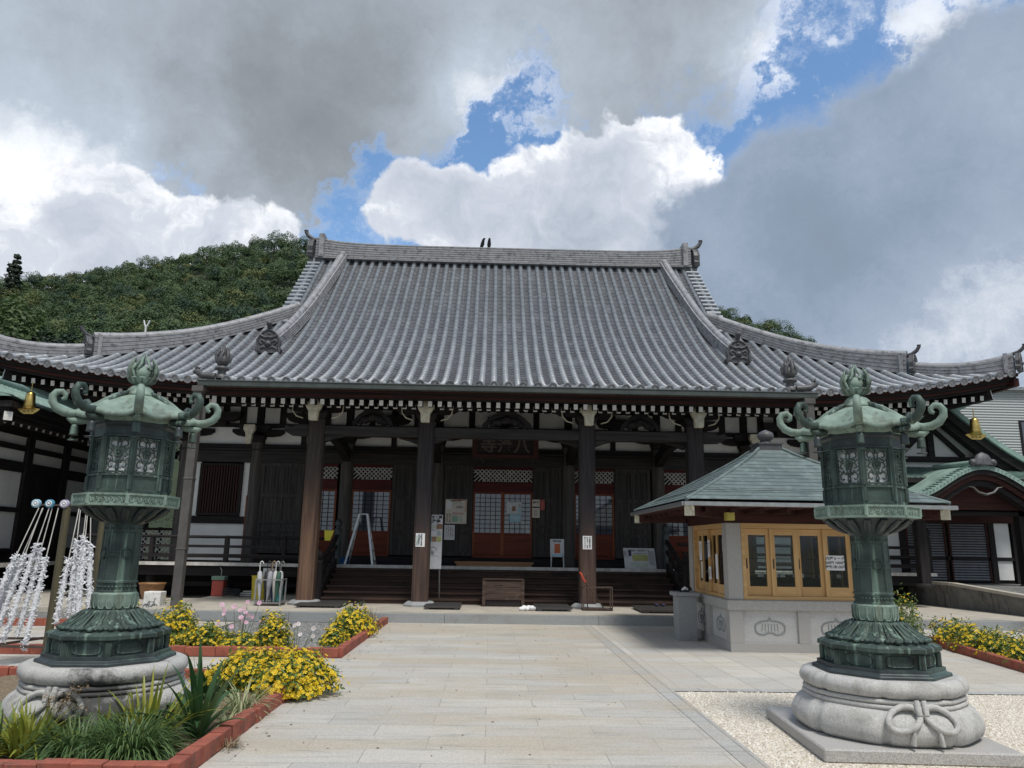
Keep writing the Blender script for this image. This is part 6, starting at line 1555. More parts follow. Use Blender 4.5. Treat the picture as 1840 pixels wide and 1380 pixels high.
text_mesh('lettering', '八浄寺 参拝のしおり', .028, INK, t, c + u * .275 + Vector((-.06, -.003, 0)), (1, 0, 0), u); text_mesh('lettering', 'おもてなしの心', .034, INK, t, c + u * -.34 + Vector((0, -.003, 0)), (1, 0, 0), u)
# notices on the two centre columns
def col_notice(x, label, cols, inkc):
    t, c, u = sheet_sign('column_notice', label, 'notice', (x, 17.70, 1.69), .215, .31, PAPER, 0, .006, 'white notices on the porch columns')
    vtext('lettering', cols, .042, inkc, t, c + Vector((0, -.003, 0)), bold=.0012, pitch=.058); return t, c, u
t, c, u = col_notice(PCX[1] - .03, 'white notice with black and green writing on the left centre porch column', ['御朱印は本堂', '右の納経所へ'], INK)
patch(t, c, u, -.09, -.055, -.12, .10, GREENP, o=.002); patch(t, c, u, -.045, -.03, -.10, .12, CYANP, o=.003)
col_notice(PCX[2] - .02, 'white notice with handwritten black columns on the right centre porch column', ['お線香お供え', 'かならず火を', '消して下さい'], INK)
# posters on the dark door left of the centre doors
t, c, u = sheet_sign('wall_poster', 'cream paper poster with green and red print on the left centre door panel', 'poster', (-1.0, 21.885, 2.54), .62, .70, PAPER_C, 0, .006)
for (xa, xb, za, zb, m_) in ((-.29, -.13, .07, .31, PAPER), (-.08, .05, .20, .26, GREENP), (.09, .19, .20, .26, GREENP), (-.10, .22, -.09, -.03, plain('pink_print', (.62, .40, .38))), (-.10, .06, -.30, -.12, plain('mint_print', (.30, .48, .38))), (.09, .20, -.28, -.14, GREENP), (-.10, .28, .315, .34, REDP), (.25, .30, .0, .30, plain('salmon_print', (.60, .42, .34)))): patch(t, c, u, xa, xb, za, zb, m_, o=.003)
text_mesh('lettering', '淡路島七福神', .055, INK, t, c + u * .30 + Vector((-.02, -.006, 0)), (1, 0, 0), u, bold=.001); text_mesh('lettering', '大黒天', .075, INK, t, c + u * .12 + Vector((.10, -.006, 0)), (1, 0, 0), u, bold=.001); vtext('lettering', ['宝の入船', '福笹授与'], .06, INK, t, c + Vector((-.21, -.006, 0)) + u * -.19, pitch=.08)
t, c, u = sheet_sign('wall_notice', 'white notice with columns of black print below the cream poster', 'notice', (-1.17, 21.885, 1.94), .30, .42, PAPER, 0, .006)
vtext('lettering', ['ご参拝の皆様へ', 'お賽銭は静かに', '鈴を鳴らして', 'お参り下さい'], .046, INK, t, c + Vector((0, -.003, 0)), pitch=.062)
# papers on the glass door and the right door panel
t, c, u = sheet_sign('door_poster', 'white paper with small picture taped on the right centre glass door', 'poster', (.69, 21.935, 2.67), .44, .34, PALE, 0, .004)
patch(t, c, u, -.06, .05, -.09, .05, BROWNP, o=.003); patch(t, c, u, .12, .20, -.14, .02, CYANP, o=.003); vtext('lettering', ['祈願'], .05, INK, t, c + Vector((.16, -.006, .08)))
t, c, u = sheet_sign('door_poster', 'pale blue paper taped just below the white picture paper on the door', 'poster', (.73, 21.933, 2.375), .32, .23, CYANP, 0, .004)
text_mesh('lettering', '土足でお上がり\n下さい', .042, PAPER, t, c + Vector((0, -.003, 0)), bold=.001)
t, c, u = sheet_sign('wall_notice', 'narrow white notice beside a red tag on the right centre door panel', 'notice', (1.33, 21.885, 2.66), .22, .52, PAPER_C, 0, .006)
text_mesh('lettering', '拝観', .09, INK, t, c + u * .16 + Vector((0, -.003, 0)), bold=.003); patch(t, c, u, -.10, .10, .02, .06, INK, o=.003); vtext('lettering', ['午前九時', '午後五時'], .045, INK, t, c + u * -.12 + Vector((0, -.003, 0)))
sheet_sign('red_tag', 'small dark red tag beside the narrow white notice on the door', 'tag', (1.52, 21.885, 2.77), .13, .30, REDP, 0, .005)
# A-frame easel
t, c, u = sheet_sign('easel_sign', 'pale easel sign with an orange picture standing on the veranda', 'easel sign', (1.84, 20.62, 1.55), .38, .48, PALE, .12, .014)
patch(t, c, u, -.07, .08, -.14, .11, ORANGEP, o=.003); patch(t, c, u, -.17, .17, -.225, -.16, CYANP, o=.003); text_mesh('lettering', '御朱印帳', .055, INK, t, c + u * .18 + Vector((0, -.004, 0)), (1, 0, 0), u, bold=.001)
for x, y1 in ((-.16, -.10), (.16, -.10), (-.13, .28), (.19, .28)):
    b = MB(); b.bar((1.84 + x, 20.60 + (.04 if y1 > 0 else -.02), 1.42), (1.84 + x * 1.08, 20.60 + y1, 1.027), .028, .02); b.build('leg', STEEL, t)
# slanted white panel at right
t, c, u = sheet_sign('picture_panel', 'wide white printed panel leaning back on the right of the veranda', 'panel', (4.10, 20.62, 1.31), .86, .60, PALE, .45, .02)
patch(t, c, u, -.30, -.22, .06, .24, NAVYP, o=.003); patch(t, c, u, -.20, .22, -.08, .10, OLIVEP, o=.003); patch(t, c, u, .24, .40, -.20, .22, GREYP, o=.003); patch(t, c, u, -.26, .20, -.26, -.12, GREENP, o=.003)
text_mesh('lettering', '八浄寺 七福神まいり', .062, INK, t, c + u * .22 + Vector((.0, -.004, 0)), (1, 0, 0), u, bold=.001); vtext('lettering', ['ようこそ', '淡路島へ'], .05, INK, t, c + Vector((-.365, -.004, 0)) + u * .12, (1, 0, 0), u); text_mesh('lettering', '日本三美人の大黒天', .042, INK, t, c + u * .135 + Vector((.02, -.004, 0)), (1, 0, 0), u)
b = MB(); b.bar((3.8, 20.70, 1.45), (3.8, 21.0, 1.03), .03, .03); b.bar((4.4, 20.70, 1.45), (4.4, 21.0, 1.03), .03, .03); b.build('prop', W_GRY['y'], t)
# stepladder
ld = thing('stepladder', 'aluminium stepladder opened in front of the left lattice door', 'ladder', (-3.48, 20.75, 1.027))
for s, xa, xb in ((-1, -3.58, -3.86), (1, -3.36, -3.12)):
    for y0_, y1_ in ((20.66, 20.46), (20.76, 20.98)):
        b = MB(); b.bar((xa, y0_, 2.36), (xb, y1_, 1.027), .055, .028); b.build('rail', ALU, ld)
    for k in range(5):
        f = .12 + .2 * k; x_ = lerp(xa, xb, f); z = lerp(2.36, 1.027, f); b = MB(); b.bar((x_, lerp(20.66, 20.46, f) + .01, z), (x_, lerp(20.76, 20.98, f) - .01, z), .05, .022, up=(0, 0, 1)); b.build('rung', ALU, ld)
b = MB(); b.box(-3.60, -3.34, 20.64, 20.78, 2.36, 2.39); b.build('hinge_top', ALU, ld)
# blue tub and yellow card at the left stair post
bt = thing('blue_tub', 'blue plastic tub on the veranda left of the stepladder', 'tub', (-4.02 + .1, 20.9, 1.027))
b = MB(); b.lathe((-3.98, 20.85, 0), [(.15, 1.03), (.17, 1.22), (.185, 1.225), (.165, 1.21), (.145, 1.05)], 18); b.build('body', plain('blue_plastic', (.03, .12, .32), .4), bt)
bs_ = thing('blue_sheet', 'flat blue sheet spread on the veranda below the stepladder', 'sheet', (-3.75, 20.6, 1.027)); MB().box(-4.0, -3.3, 20.42, 20.72, 1.028, 1.038).build('sheet', plain('blue_sheet_plastic', (.02, .06, .30), .4), bs_)
yc = thing('yellow_card', 'bright yellow card hung on the left stair railing', 'card', (-4.20, 19.9, 1.75)); b = MB(); b.prism([(-.12, .13), (.13, .13), (.04, -.13), (-.10, -.13)], (-4.21, 19.9, 1.78), (1, 0, 0), (0, 0, 1), .01); b.build('card', plain('yellow_card', (.72, .66, .05)), yc)
# offertory box and tan plank on the veranda
ob = thing('offering_box', 'weathered brown wooden box on the steps between the centre columns', 'wooden box', (.34, 18.25, .2))
for k in range(3): MB().box(-.10, .79, 18.0, 18.06, .345 + .145 * k, .345 + .142 * (k + 1)).build('plank', W_OLD, ob, .006)
MB().box(-.15, -.07, 17.985, 18.45, .20, .795).build('side_panel', W_OLD, ob, .006); MB().box(.76, .84, 17.985, 18.45, .20, .795).build('side_panel', W_OLD, ob, .006)
MB().box(-.15, .84, 17.98, 18.46, .797, .82).build('top', W_OLD, ob, .006); MB().box(-.06, .75, 18.02, 18.05, .21, .34).build('base', W_BLK['x'], ob)
b = MB(); b.cyl((.12, 17.995, .69), (.32, 17.995, .69), .008, .008, 6); b.build('handle', RUST, ob)
tk = thing('threshold_plank', 'tan wooden plank step before the centre doors', 'step', (.35, 21.2, 1.027)); b = MB(); b.box(-.95, 1.22, 20.95, 21.3, 1.10, 1.15); b.build('tread', mat('tan_board', (.36, .19, .085), (.27, .14, .06), 6, .6, .1, stretch=(.1, 1, 1)), tk); b = MB(); b.box(-.9, 1.17, 20.965, 21.29, 1.027, 1.099); b.build('riser', MATS['tan_board'], tk)
# black duckboard mats
def duck(label, x0, x1, y0, y1):
    t = thing('duckboard', label, 'duckboard', ((x0 + x1) / 2, (y0 + y1) / 2, .2), 0, 'dark duckboards on the stone platform')
    b = MB(); n = 9
    for k in range(n):
        ya = lerp(y0, y1, k / n); MBx = b.box(x0, x1, ya + .01, lerp(y0, y1, (k + 1) / n) - .01, .235, .275)
    b.box(x0 + .05, x0 + .12, y0, y1, .199, .234); b.box(x1 - .12, x1 - .05, y0, y1, .199, .234); b.build('slats', mat('wet_black_board', (.035, .034, .034), (.06, .058, .056), 6, .45, .2, stretch=(.1, 1, 1)), t)
duck('dark duckboard on the platform beside the leftmost porch column', -4.25, -3.25, 17.0, 18.3)
duck('dark duckboard right of the second porch column', -1.42, -.62, 16.95, 18.2)
duck('dark duckboard left of the third porch column', 1.05, 1.85, 16.9, 18.1)
duck('dark duckboard on the platform left of the granite pillar', 3.35, 4.6, 16.7, 18.0)
sh = thing('shoes', 'pair of dark shoes left beside the first duckboard', 'shoes', (-3.0, 17.7, .2))
for o in (0, .13):
    b = MB(); b.sphere((-3.05 + o, 17.7 + .1 * o, .235), .05, 10, 6, 0, .7, 1.0, 2.3); b.sphere((-3.05 + o, 17.78 + .1 * o, .26), .042, 10, 6, 0, .8); b.build('shoe', INK, sh)
s2 = thing('slippers', 'dark blue slippers on the duckboard left of the granite pillar', 'slippers', (3.95, 17.9, .275))
for o in (0, .15): b = MB(); b.sphere((3.9 + o, 17.75, .305), .05, 10, 6, 0, .6, 1.0, 2.2); b.build('slipper', NAVYP, s2)
tw = thing('white_bundle', 'crumpled white cloth bundle on the platform between duckboards', 'cloth', (.86, 17.0, .2))
b = MB(); rg = random.Random(4)
for k in range(9): b.sphere((.72 + .035 * k, 17.0 + rg.uniform(-.06, .06), .245 + rg.uniform(-.01, .02)), rg.uniform(.045, .07), 8, 6, 0, .8)
b.build('cloth', PAPER, tw)
# rusty cane stand by the third column
cs = thing('cane_stand', 'rusty metal cane stand in front of the third porch column', 'stand', (2.45, 17.3, .2))
X0, X1, Y0, Y1 = 2.13, 2.78, 17.2, 17.5
for x in (X0, X1):
    for y in (Y0, Y1): MB().bar((x, y, .2), (x, y, .72), .022, .022).build('leg', RUST, cs)
for z in (.70, .24):
    b = MB(); b.bar((X0, Y0, z), (X1, Y0, z), .02, .02); b.bar((X0, Y1, z), (X1, Y1, z), .02, .02); b.bar((X0, Y0, z + .003), (X0, Y1, z + .003), .02, .02); b.bar((X1, Y0, z + .003), (X1, Y1, z + .003), .02, .02); b.build('rail', RUST, cs)
MB().box(X0, X1, Y0, Y1, .203, .225).build('tray', RUST, cs)
cn = thing('walking_cane', 'walking cane with red handle leaning in the rusty stand', 'cane', (2.2, 17.3, .23)); b = MB(); b.tube([(2.62, 17.35, .23), (2.20, 17.35, .80)], .013, 8); b.build('shaft', W_OLD, cn); b = MB(); b.tube([(2.20, 17.35, .80), (2.13, 17.35, .90), (2.10, 17.35, .99), (2.06, 17.35, 1.03)], [.02, .028, .026, .015], 8); b.build('handle', plain('red_grip', (.5, .07, .04)), cn)
c2 = thing('walking_cane', 'plain brown walking cane in the rusty stand', 'cane', (2.3, 17.3, .23)); b = MB(); b.tube([(2.25, 17.4, .23), (2.22, 17.4, .95)], .012, 8); b.tube([(2.22, 17.4, .95), (2.24, 17.4, .99), (2.32, 17.4, .98)], .014, 8); b.build('shaft', W_OLD, c2)
# umbrella rack with umbrellas, left of the first column
ur = thing('umbrella_rack', 'square metal umbrella rack on the platform left of the first porch column', 'umbrella rack', (-4.95, 17.5, .2))
X0, X1, Y0, Y1 = -5.22, -4.66, 17.35, 17.75
for x in (X0, X1):
    for y in (Y0, Y1): MB().bar((x, y, .2), (x, y, .78), .03, .03).build('leg', STEEL, ur)
for z in (.76, .26):
    b = MB(); b.bar((X0, Y0, z), (X1, Y0, z), .025, .025); b.bar((X0, Y1, z), (X1, Y1, z), .025, .025); b.bar((X0, Y0, z + .003), (X0, Y1, z + .003), .025, .025); b.bar((X1, Y0, z + .003), (X1, Y1, z + .003), .025, .025); b.build('rail', STEEL, ur)
MB().box(X0, X1, Y0, Y1, .215, .235).build('tray', RUST, ur); MB().box(X0 + .02, X0 + .3, Y1 - .02, Y1, .80, 1.0).build('back_plate', STEEL, ur)
UM = [('clear plastic umbrella with white hooked handle in the rack', (.46, .48, .50), (.75, .75, .73)), ('black folded umbrella with black handle in the rack', (.02, .02, .025), (.03, .03, .03)), ('grey patterned folded umbrella in the rack', (.32, .33, .36), (.10, .07, .05)), ('navy folded umbrella near the right of the rack', (.04, .05, .12), (.35, .25, .15)), ('white folded umbrella at the front of the rack', (.56, .55, .53), (.6, .6, .6)), ('dark green folded umbrella at the back of the rack', (.03, .09, .06), (.05, .05, .05)), ('silver folded umbrella leaning right in the rack', (.5, .5, .52), (.2, .2, .2))]
for k, (lab, cc, hc) in enumerate(UM):
    x, y = lerp(X0 + .08, X1 - .06, k / 6), Y0 + .08 + .06 * ((k * 3) % 5); lx = .05 * ((k % 3) - 1)
    t = thing('umbrella', lab, 'umbrella', (x, y, .24), 0, 'umbrellas in the rack'); b = MB(); b.tube([(x, y, .25), (x + lx * .3, y, .42), (x + lx * .6, y, .70), (x + lx * .8, y, .92), (x + lx * .85, y, .95)], [.008, .028, .062, .050, .012], 9); b.build('canopy', plain('umbrella_cloth_%s' % 'abcdefg'[k], cc, .6), t)
    b = MB(); b.tube([(x + lx * .85, y, .95), (x + lx, y, 1.10), (x + lx + .01, y, 1.14), (x + lx + .04, y, 1.165), (x + lx + .07, y, 1.14), (x + lx + .072, y, 1.11)], .011, 7); b.build('handle', plain('umbrella_handle_%s' % 'abcdefg'[k], hc, .5), t)
# bins and junk under the veranda
yb = thing('yellow_bin', 'yellow plastic bin under the veranda beside the umbrella rack', 'bin', (-5.75, 19.4, .2)); b = MB(); b.lathe((-5.72, 19.3, 0), [(.17, .2), (.195, .74), (.215, .76), (.20, .77), (.18, .75), (.16, .25)], 20); b.build('body', plain('yellow_plastic', (.62, .50, .05), .45), yb)
tb2 = thing('teal_bucket', 'small teal bucket behind the umbrella rack', 'bucket', (-5.0, 18.3, .2)); b = MB(); b.lathe((-5.0, 18.3, 0), [(.12, .2), (.15, .56), (.16, .57), (.14, .55), (.11, .22)], 16); b.build('body', plain('teal_plastic', (.04, .26, .27), .45), tb2)
rc = thing('red_canister', 'small red box canister with green lid under the veranda', 'canister', (-7.0, 20.1, .2)); b = MB(); b.box(-7.17, -6.87, 20.05, 20.3, .2, .60); b.build('body', plain('red_box', (.36, .06, .04)), rc, .01); b = MB(); b.box(-7.19, -6.85, 20.03, 20.32, .602, .70); b.build('lid', plain('dull_green_lid', (.14, .22, .17)), rc, .01); b = MB(); b.tube([(-6.98, 20.15, .70), (-6.98, 20.15, .86), (-7.03, 20.15, .92)], .01, 6); b.build('handle', STEEL, rc)
po = thing('round_planter', 'brown ribbed round planter under the veranda at far left', 'planter', (-8.75, 20.2, .2)); b = MB(); b.lathe((-8.75, 20.2, 0), [(.22, .12), (.28, .30), (.31, .46), (.34, .48), (.33, .51), (.28, .50), (.26, .36)], 22); b.build('bowl', mat('brown_glaze', (.30, .15, .06), (.20, .10, .04), 12, .5, .2), po)
hz = thing('coiled_hose', 'heap of black hose lying under the veranda', 'hose', (-6.55, 19.9, .2)); b = MB(); b.tube([(-6.6 + .22 * cos(k * .5), 19.9 + .16 * sin(k * .5), .22 + .004 * k) for k in range(48)], .016, 6); b.build('hose', INK, hz)
pk = thing('plank_pile', 'few pale planks stacked under the veranda', 'planks', (-6.15, 20.2, .2))
for k in range(3): b = MB(); b.bar((-6.5 + .03 * k, 20.2 + .08 * k, .225 + .045 * k), (-5.7 + .05 * k, 20.25 + .06 * k, .225 + .045 * k), .10, .03); b.build('plank', WBOARD, pk)
tn = thing('white_tin', 'white square tin with a black bicycle print beside the left downpipe', 'tin', (-7.25, 17.0, .1)); b = MB(); b.box(-7.46, -7.10, 16.85, 17.15, .06, .50); b.build('body', WHITE, tn, .012)
b = MB()
for cx_ in (-7.38, -7.20): b.tube([(cx_ + .065 * cos(q), 16.842, .18 + .065 * sin(q)) for q in [2 * pi * k / 16 for k in range(17)]], .006, 5)
b.tube([(-7.38, 16.842, .18), (-7.33, 16.842, .30), (-7.22, 16.842, .30), (-7.28, 16.842, .18), (-7.33, 16.842, .30)], .005, 5); b.tube([(-7.20, 16.842, .18), (-7.22, 16.842, .35), (-7.18, 16.842, .37)], .005, 5); b.build('bicycle_print', INK, tn)
# golden eave bells
def eave_bell(x, y, z, label):
    t = thing('eave_bell', label, 'bell', (x, y, z), 0, 'gilded bells at the roof corners')
    b = MB(); b.lathe((x, y, z), [(.02, .02), (.09, -.01), (.11, -.06), (.140, -.34), (.155, -.45), (.13, -.45), (.11, -.34)], 20); b.tube([(x, y, z + .28), (x, y, z)], .012, 6); b.build('bell', GOLD, t)
    b = MB(); b.tube([(x, y, z - .1), (x, y, z - .46)], .01, 6)
    b.prism([(-.30, .06), (-.24, .0), (-.12, -.075), (.12, -.075), (.24, .0), (.30, .06), (.18, .085), (0, .055), (-.18, .085)], (x, y + .006, z - .51), (1, 0, 0), (0, 0, 1), .012); b.build('clapper_plate', GOLD, t)
    for k in range(3):
        b = MB(); b.tube([(x + (k - 1) * .10 + .025 * cos(q), y - .010, z - .515 + .02 * sin(q)) for q in [2 * pi * j / 10 for j in range(11)]], .006, 5); b.build('pierced_ring', RUST, t)
eave_bell(-12.33, 19.75, 5.40, 'gilded bell hanging from the left corner of the temple eaves')
eave_bell(13.30, 19.8, 5.22, 'gilded bell hanging from the right corner of the temple eaves')
# crows on the main ridge
for k, x in enumerate((-.57, -.29)):
    t = thing('crow', ('left' if k == 0 else 'right') + ' one of two black crows perched on the main roof ridge', 'bird', (x, 29, 13.70), .3, 'crows on the ridge')
    s = 1 if k == 0 else -1; b = MB()
    b.tube([(x - s * .02, 29.16, 13.70), (x - s * .02, 29.08, 13.78), (x, 29.0, 13.86), (x + s * .01, 28.95, 13.97), (x + s * .02, 28.90, 14.05), (x + s * .035, 28.84, 14.06), (x + s * .06, 28.76, 14.045)], [.02, .06, .085, .07, .05, .042, .008], 10); b.build('body', INK, t)
    for o in (-.03, .03): bb = MB(); bb.tube([(x + o, 29.0, 13.79), (x + o, 28.98, 13.70)], .010, 5); bb.build('leg', INK, t)
# antenna behind the left roof
an = thing('antenna', 'thin white forked antenna pole behind the left roof slope', 'antenna', (-19.3, 40, 0)); b = MB(); b.cyl((-19.3, 40, 0), (-19.3, 40, 13.2), .06, .05, 8); b.tube([(-19.45, 40, 13.5), (-19.38, 40, 13.25), (-19.3, 40, 13.1)], .045, 6); b.tube([(-19.12, 40, 13.5), (-19.2, 40, 13.25), (-19.3, 40, 13.1)], .045, 6); b.build('pole', ANTENNA, an)

# ------------------------------------------------------------------ fortune paper stands
FRX, FRY = -6.15, 10.6
fs = thing('fortune_stand', 'rack of strings loaded with tied white fortune papers beside the left lantern', 'fortune paper rack', (FRX, FRY, 0))
W_POST = wood('mossy_post', (.075, .065, .045), (.12, .11, .065), 'z')
MB().cyl((-5.78, 10.40, 0), (-5.78, 10.42, 2.02), .052, .048, 10).build('post', W_POST, fs)
MB().bar((-6.25, 10.45, 2.045), (-5.35, 10.45, 2.045), .022, .022).build('top_rail', RUST, fs)
MB().cyl((-5.38, 10.62, 0), (-5.38, 10.62, 2.02), .05, .045, 10).build('post', W_POST, fs)
MB().bar((-6.95, 10.05, .26), (-5.2, 9.95, .26), .03, .03).build('base_rail', RUST, fs); MB().bar((-6.95, 10.75, .26), (-5.2, 10.85, .26), .03, .03).build('base_rail', RUST, fs); MB().bar((-6.3, 9.95, .26), (-6.1, 10.85, .26), .03, .03).build('base_rail', RUST, fs)
for x in (-6.9, -5.3):
    for y in (10.02, 10.8): MB().cyl((x, y, 0), (x, y, .26), .014, .014, 6).build('leg', RUST, fs)
for k, x in enumerate((-6.18, -6.00, -5.80)):
    b = MB(); b.cyl((x, 10.405, 2.06), (x, 10.36, 2.06), .056, .056, 18); d = b.build('round_disc', (CYANP, BLUEP, plain('lilac_disc', (.55, .50, .66)))[k], fs)
    b = MB(); b.tube([(x + .034 * cos(q), 10.357, 2.06 + .034 * sin(q)) for q in [2 * pi * j / 16 for j in range(17)]], .008, 5); b.sphere((x, 10.357, 2.06), .018, 8, 5); b.build('disc_ring', PAPER, d)
STR = [((-6.12, 10.35, 2.0), (-6.42, 10.0, .40), .62), ((-6.10, 10.40, 2.0), (-6.30, 10.1, .30), .64), ((-6.09, 10.4, 2.0), (-6.46, 10.2, .34), .60), ((-6.0, 10.38, 2.0), (-6.13, 10.05, .32), .72), ((-5.97, 10.4, 2.0), (-6.06, 10.2, .36), .68), ((-5.82, 10.28, 2.0), (-5.84, 10.0, .22), .64),
       ((-5.62, 10.42, 2.0), (-5.60, 10.2, .52), .56), ((-5.60, 10.42, 2.0), (-5.50, 10.3, .60), .70), ((-5.52, 10.42, 2.0), (-5.40, 10.25, .62), .74), ((-5.50, 10.42, 2.0), (-5.33, 10.2, .58), .70), ((-5.46, 10.42, 2.0), (-5.24, 10.3, .62), .66)]
rg = random.Random(11)
for (p, q, f) in STR:
    p, q = Vector(p), Vector(q); b = MB(); b.tube([p, q], .007, 5); so = b.build('string', WBOARD, fs)
    b = MB(); b.tube([q.lerp(p, f * k_ / 8) for k_ in range(9)], [.012, .030, .034, .028, .033, .030, .026, .022, .006], 7); n = int(f * (q - p).length / .0075)
    for k in range(n):
        t = 1 - f * (k + .5) / n; c = p.lerp(q, t) + Vector((rg.uniform(-.022, .022), rg.uniform(-.022, .022), 0))
        a = rg.uniform(0, 6.28); tl = rg.uniform(-.7, .9); d = Vector((cos(a) * cos(tl), sin(a) * cos(tl), sin(tl))); L = rg.uniform(.05, .10)
        w_ = rg.uniform(.011, .018)
        b.bar(c - d * L * .55, c + d * L * .55, w_, .006, up=(rg.uniform(-1, 1), rg.uniform(-1, 1), .6))
        if k % 3 == 0: b.sphere(c, rg.uniform(.012, .02), 6, 4)
    tag(b.build('tied_papers', PAPER_T, so), kind='stuff')

lv = MB(); rg = random.Random(23)
for k in range(110):
    x, y = (rg.uniform(-2.0, 1.9), rg.uniform(5.6, 15.8)) if k < 70 else (rg.uniform(-2.05, -1.7), rg.uniform(5.6, 15.8))
    a = rg.uniform(0, 6.28); L = rg.uniform(.010, .024); d = Vector((cos(a), sin(a), 0)); s_ = Vector((-sin(a), cos(a), 0)) * L * .45; c = Vector((x, y, .008)); lv.quad(c - d * L, c + s_ + Vector((0, 0, .006)), c + d * L, c - s_ + Vector((0, 0, .004)))
tag(lv.build('fallen_leaves', leafmat('dead_leaf', (.14, .08, .03), (.26, .17, .07), .8)), 'scattered dead leaf fragments lying on the paved path', 'leaves', kind='stuff')
# ------------------------------------------------------------------ plants
def flower_bush(name, label, x, y, rx, ry, h, nleaf, nfl, seed, petal=PETAL, leaf=LEAF, group=None, cat='flowers', fs_=.021, z0=0.03, low=0.12):
    rg = np.random.default_rng(seed); nfl = int(nfl * 1.9); t = thing(name, label, cat, (x, y, z0), 0, group)
    def dome(n, inner):
        th = rg.uniform(0, 2 * pi, n); ph = np.arccos(rg.uniform(-.05, 1, n)); rr = (1 - inner * rg.random(n) ** 1.5); rr = np.where(rg.random(n) < .10, 1 + .26 * rg.random(n), rr)
        lob = 1 + .13 * np.sin(3 * th + seed) + .08 * np.sin(7 * th + 2 * seed) + .10 * np.sin(5 * ph + th * 2)
        d = np.stack([np.sin(ph) * np.cos(th), np.sin(ph) * np.sin(th), np.cos(ph)], 1)
        p = d * (rr * lob)[:, None] * np.array([rx, ry, h - low]); p[:, 2] = np.maximum(p[:, 2] + low * (.3 + .7 * d[:, 2]), .01)
        return p, d
    p, d = dome(nleaf, .75)
    nrm = d + rg.normal(size=d.shape) * .8; nrm /= np.linalg.norm(nrm, axis=1)[:, None]
    a = np.cross(nrm, rg.normal(size=d.shape)); a /= np.linalg.norm(a, axis=1)[:, None]; b = np.cross(nrm, a)
    s = (.022 + .03 * rg.random(nleaf))[:, None]
    q = np.stack([p - a * s, p - b * s * .28, p + a * s, p + b * s * .28], 1).reshape(-1, 3)
    quads_object('foliage', [q], [leaf], None, t)
    p, d = dome(nfl, .12); p = p * 1.03
    nrm = d * .8 + np.array([0, -.25, .55]) + rg.normal(size=d.shape) * .35; nrm /= np.linalg.norm(nrm, axis=1)[:, None]
    a = np.cross(nrm, rg.normal(size=d.shape)); a /= np.linalg.norm(a, axis=1)[:, None]; b = np.cross(nrm, a); s = fs_ * (.7 + .6 * rg.random(nfl))[:, None]
    Q = []
    for k in range(5):
        c0, s0, c1, s1 = cos(k * 2 * pi / 5 - .5), sin(k * 2 * pi / 5 - .5), cos(k * 2 * pi / 5 + .5), sin(k * 2 * pi / 5 + .5); cm, sm = cos(k * 2 * pi / 5), sin(k * 2 * pi / 5)
        Q.append(np.stack([p, p + (a * c0 + b * s0) * s * .8 + nrm * s * .12, p + (a * cm + b * sm) * s * 1.1 + nrm * s * .2, p + (a * c1 + b * s1) * s * .8 + nrm * s * .12], 1).reshape(-1, 3))
    c = p + nrm * .003; Q2 = np.stack([c - a * s * .25, c - b * s * .25, c + a * s * .25, c + b * s * .25], 1).reshape(-1, 3)
    quads_object('blossoms', Q + [Q2], [petal, EYEM], np.array([0] * (5 * nfl) + [1] * nfl), t)
    return t
EYEM = leafmat('flower_eye', (.50, .20, .01), (.62, .32, .02))
G1 = 'yellow marigold clumps'
flower_bush('marigold_clump', 'large bright yellow marigold mound spilling over the brick corner onto the path', -2.04, 8.45, .37, .44, .40, 3200, 640, 1)
flower_bush('marigold_clump', 'wide yellow marigold mound just left of the one spilling onto the path', -2.60, 8.72, .46, .40, .36, 3200, 640, 2)
flower_bush('marigold_clump', 'tall yellow marigolds right beside the left lantern in the far bed', -4.72, 11.85, .34, .40, .58, 2400, 330, 3)
flower_bush('marigold_clump', 'low yellow marigolds right of the tall ones by the left lantern', -4.15, 11.52, .38, .28, .36, 1900, 210, 4)
flower_bush('marigold_clump', 'sprawling low marigolds below the pink cosmos in the far bed', -3.60, 11.48, .42, .25, .24, 1600, 130, 5, low=.06)
flower_bush('marigold_clump', 'round upright yellow marigold bush right of the pink cosmos', -3.18, 11.60, .25, .25, .50, 2000, 240, 6)
flower_bush('marigold_clump', 'small yellow marigold tuft inside the corner of the far brick edging', -2.36, 12.05, .21, .22, .27, 900, 110, 7)
flower_bush('marigold_clump', 'yellow marigold bush by the path near the platform kerb', -2.36, 13.6, .36, .48, .46, 2400, 330, 8)
flower_bush('marigold_clump', 'yellow flower tuft behind the left fortune paper strings', -7.3, 14.4, .24, .2, .34, 700, 90, 9)
flower_bush('marigold_clump', 'yellow flower tuft behind the mossy post of the fortune rack', -6.45, 14.0, .3, .25, .55, 1000, 130, 10)
flower_bush('marigold_clump', 'low yellow tuft just left of the lantern foot behind the papers', -5.55, 13.2, .22, .2, .32, 700, 90, 12)
for k in range(9):
    yy = 13.2 - .72 * k; flower_bush('marigold_clump', 'yellow marigold clump in the row behind the red bricks at far right', 8.02 - .06 * k + random.uniform(-.05, .05), yy, .38, .42, random.uniform(.34, .44), 1500, 150, 20 + k, group='marigolds in the row at far right')
flower_bush('green_shrub', 'dark leafy shrub with a few yellow blooms between the right lantern and the platform', 7.75, 14.3, .42, .4, .72, 1800, 40, 31, cat='shrub')
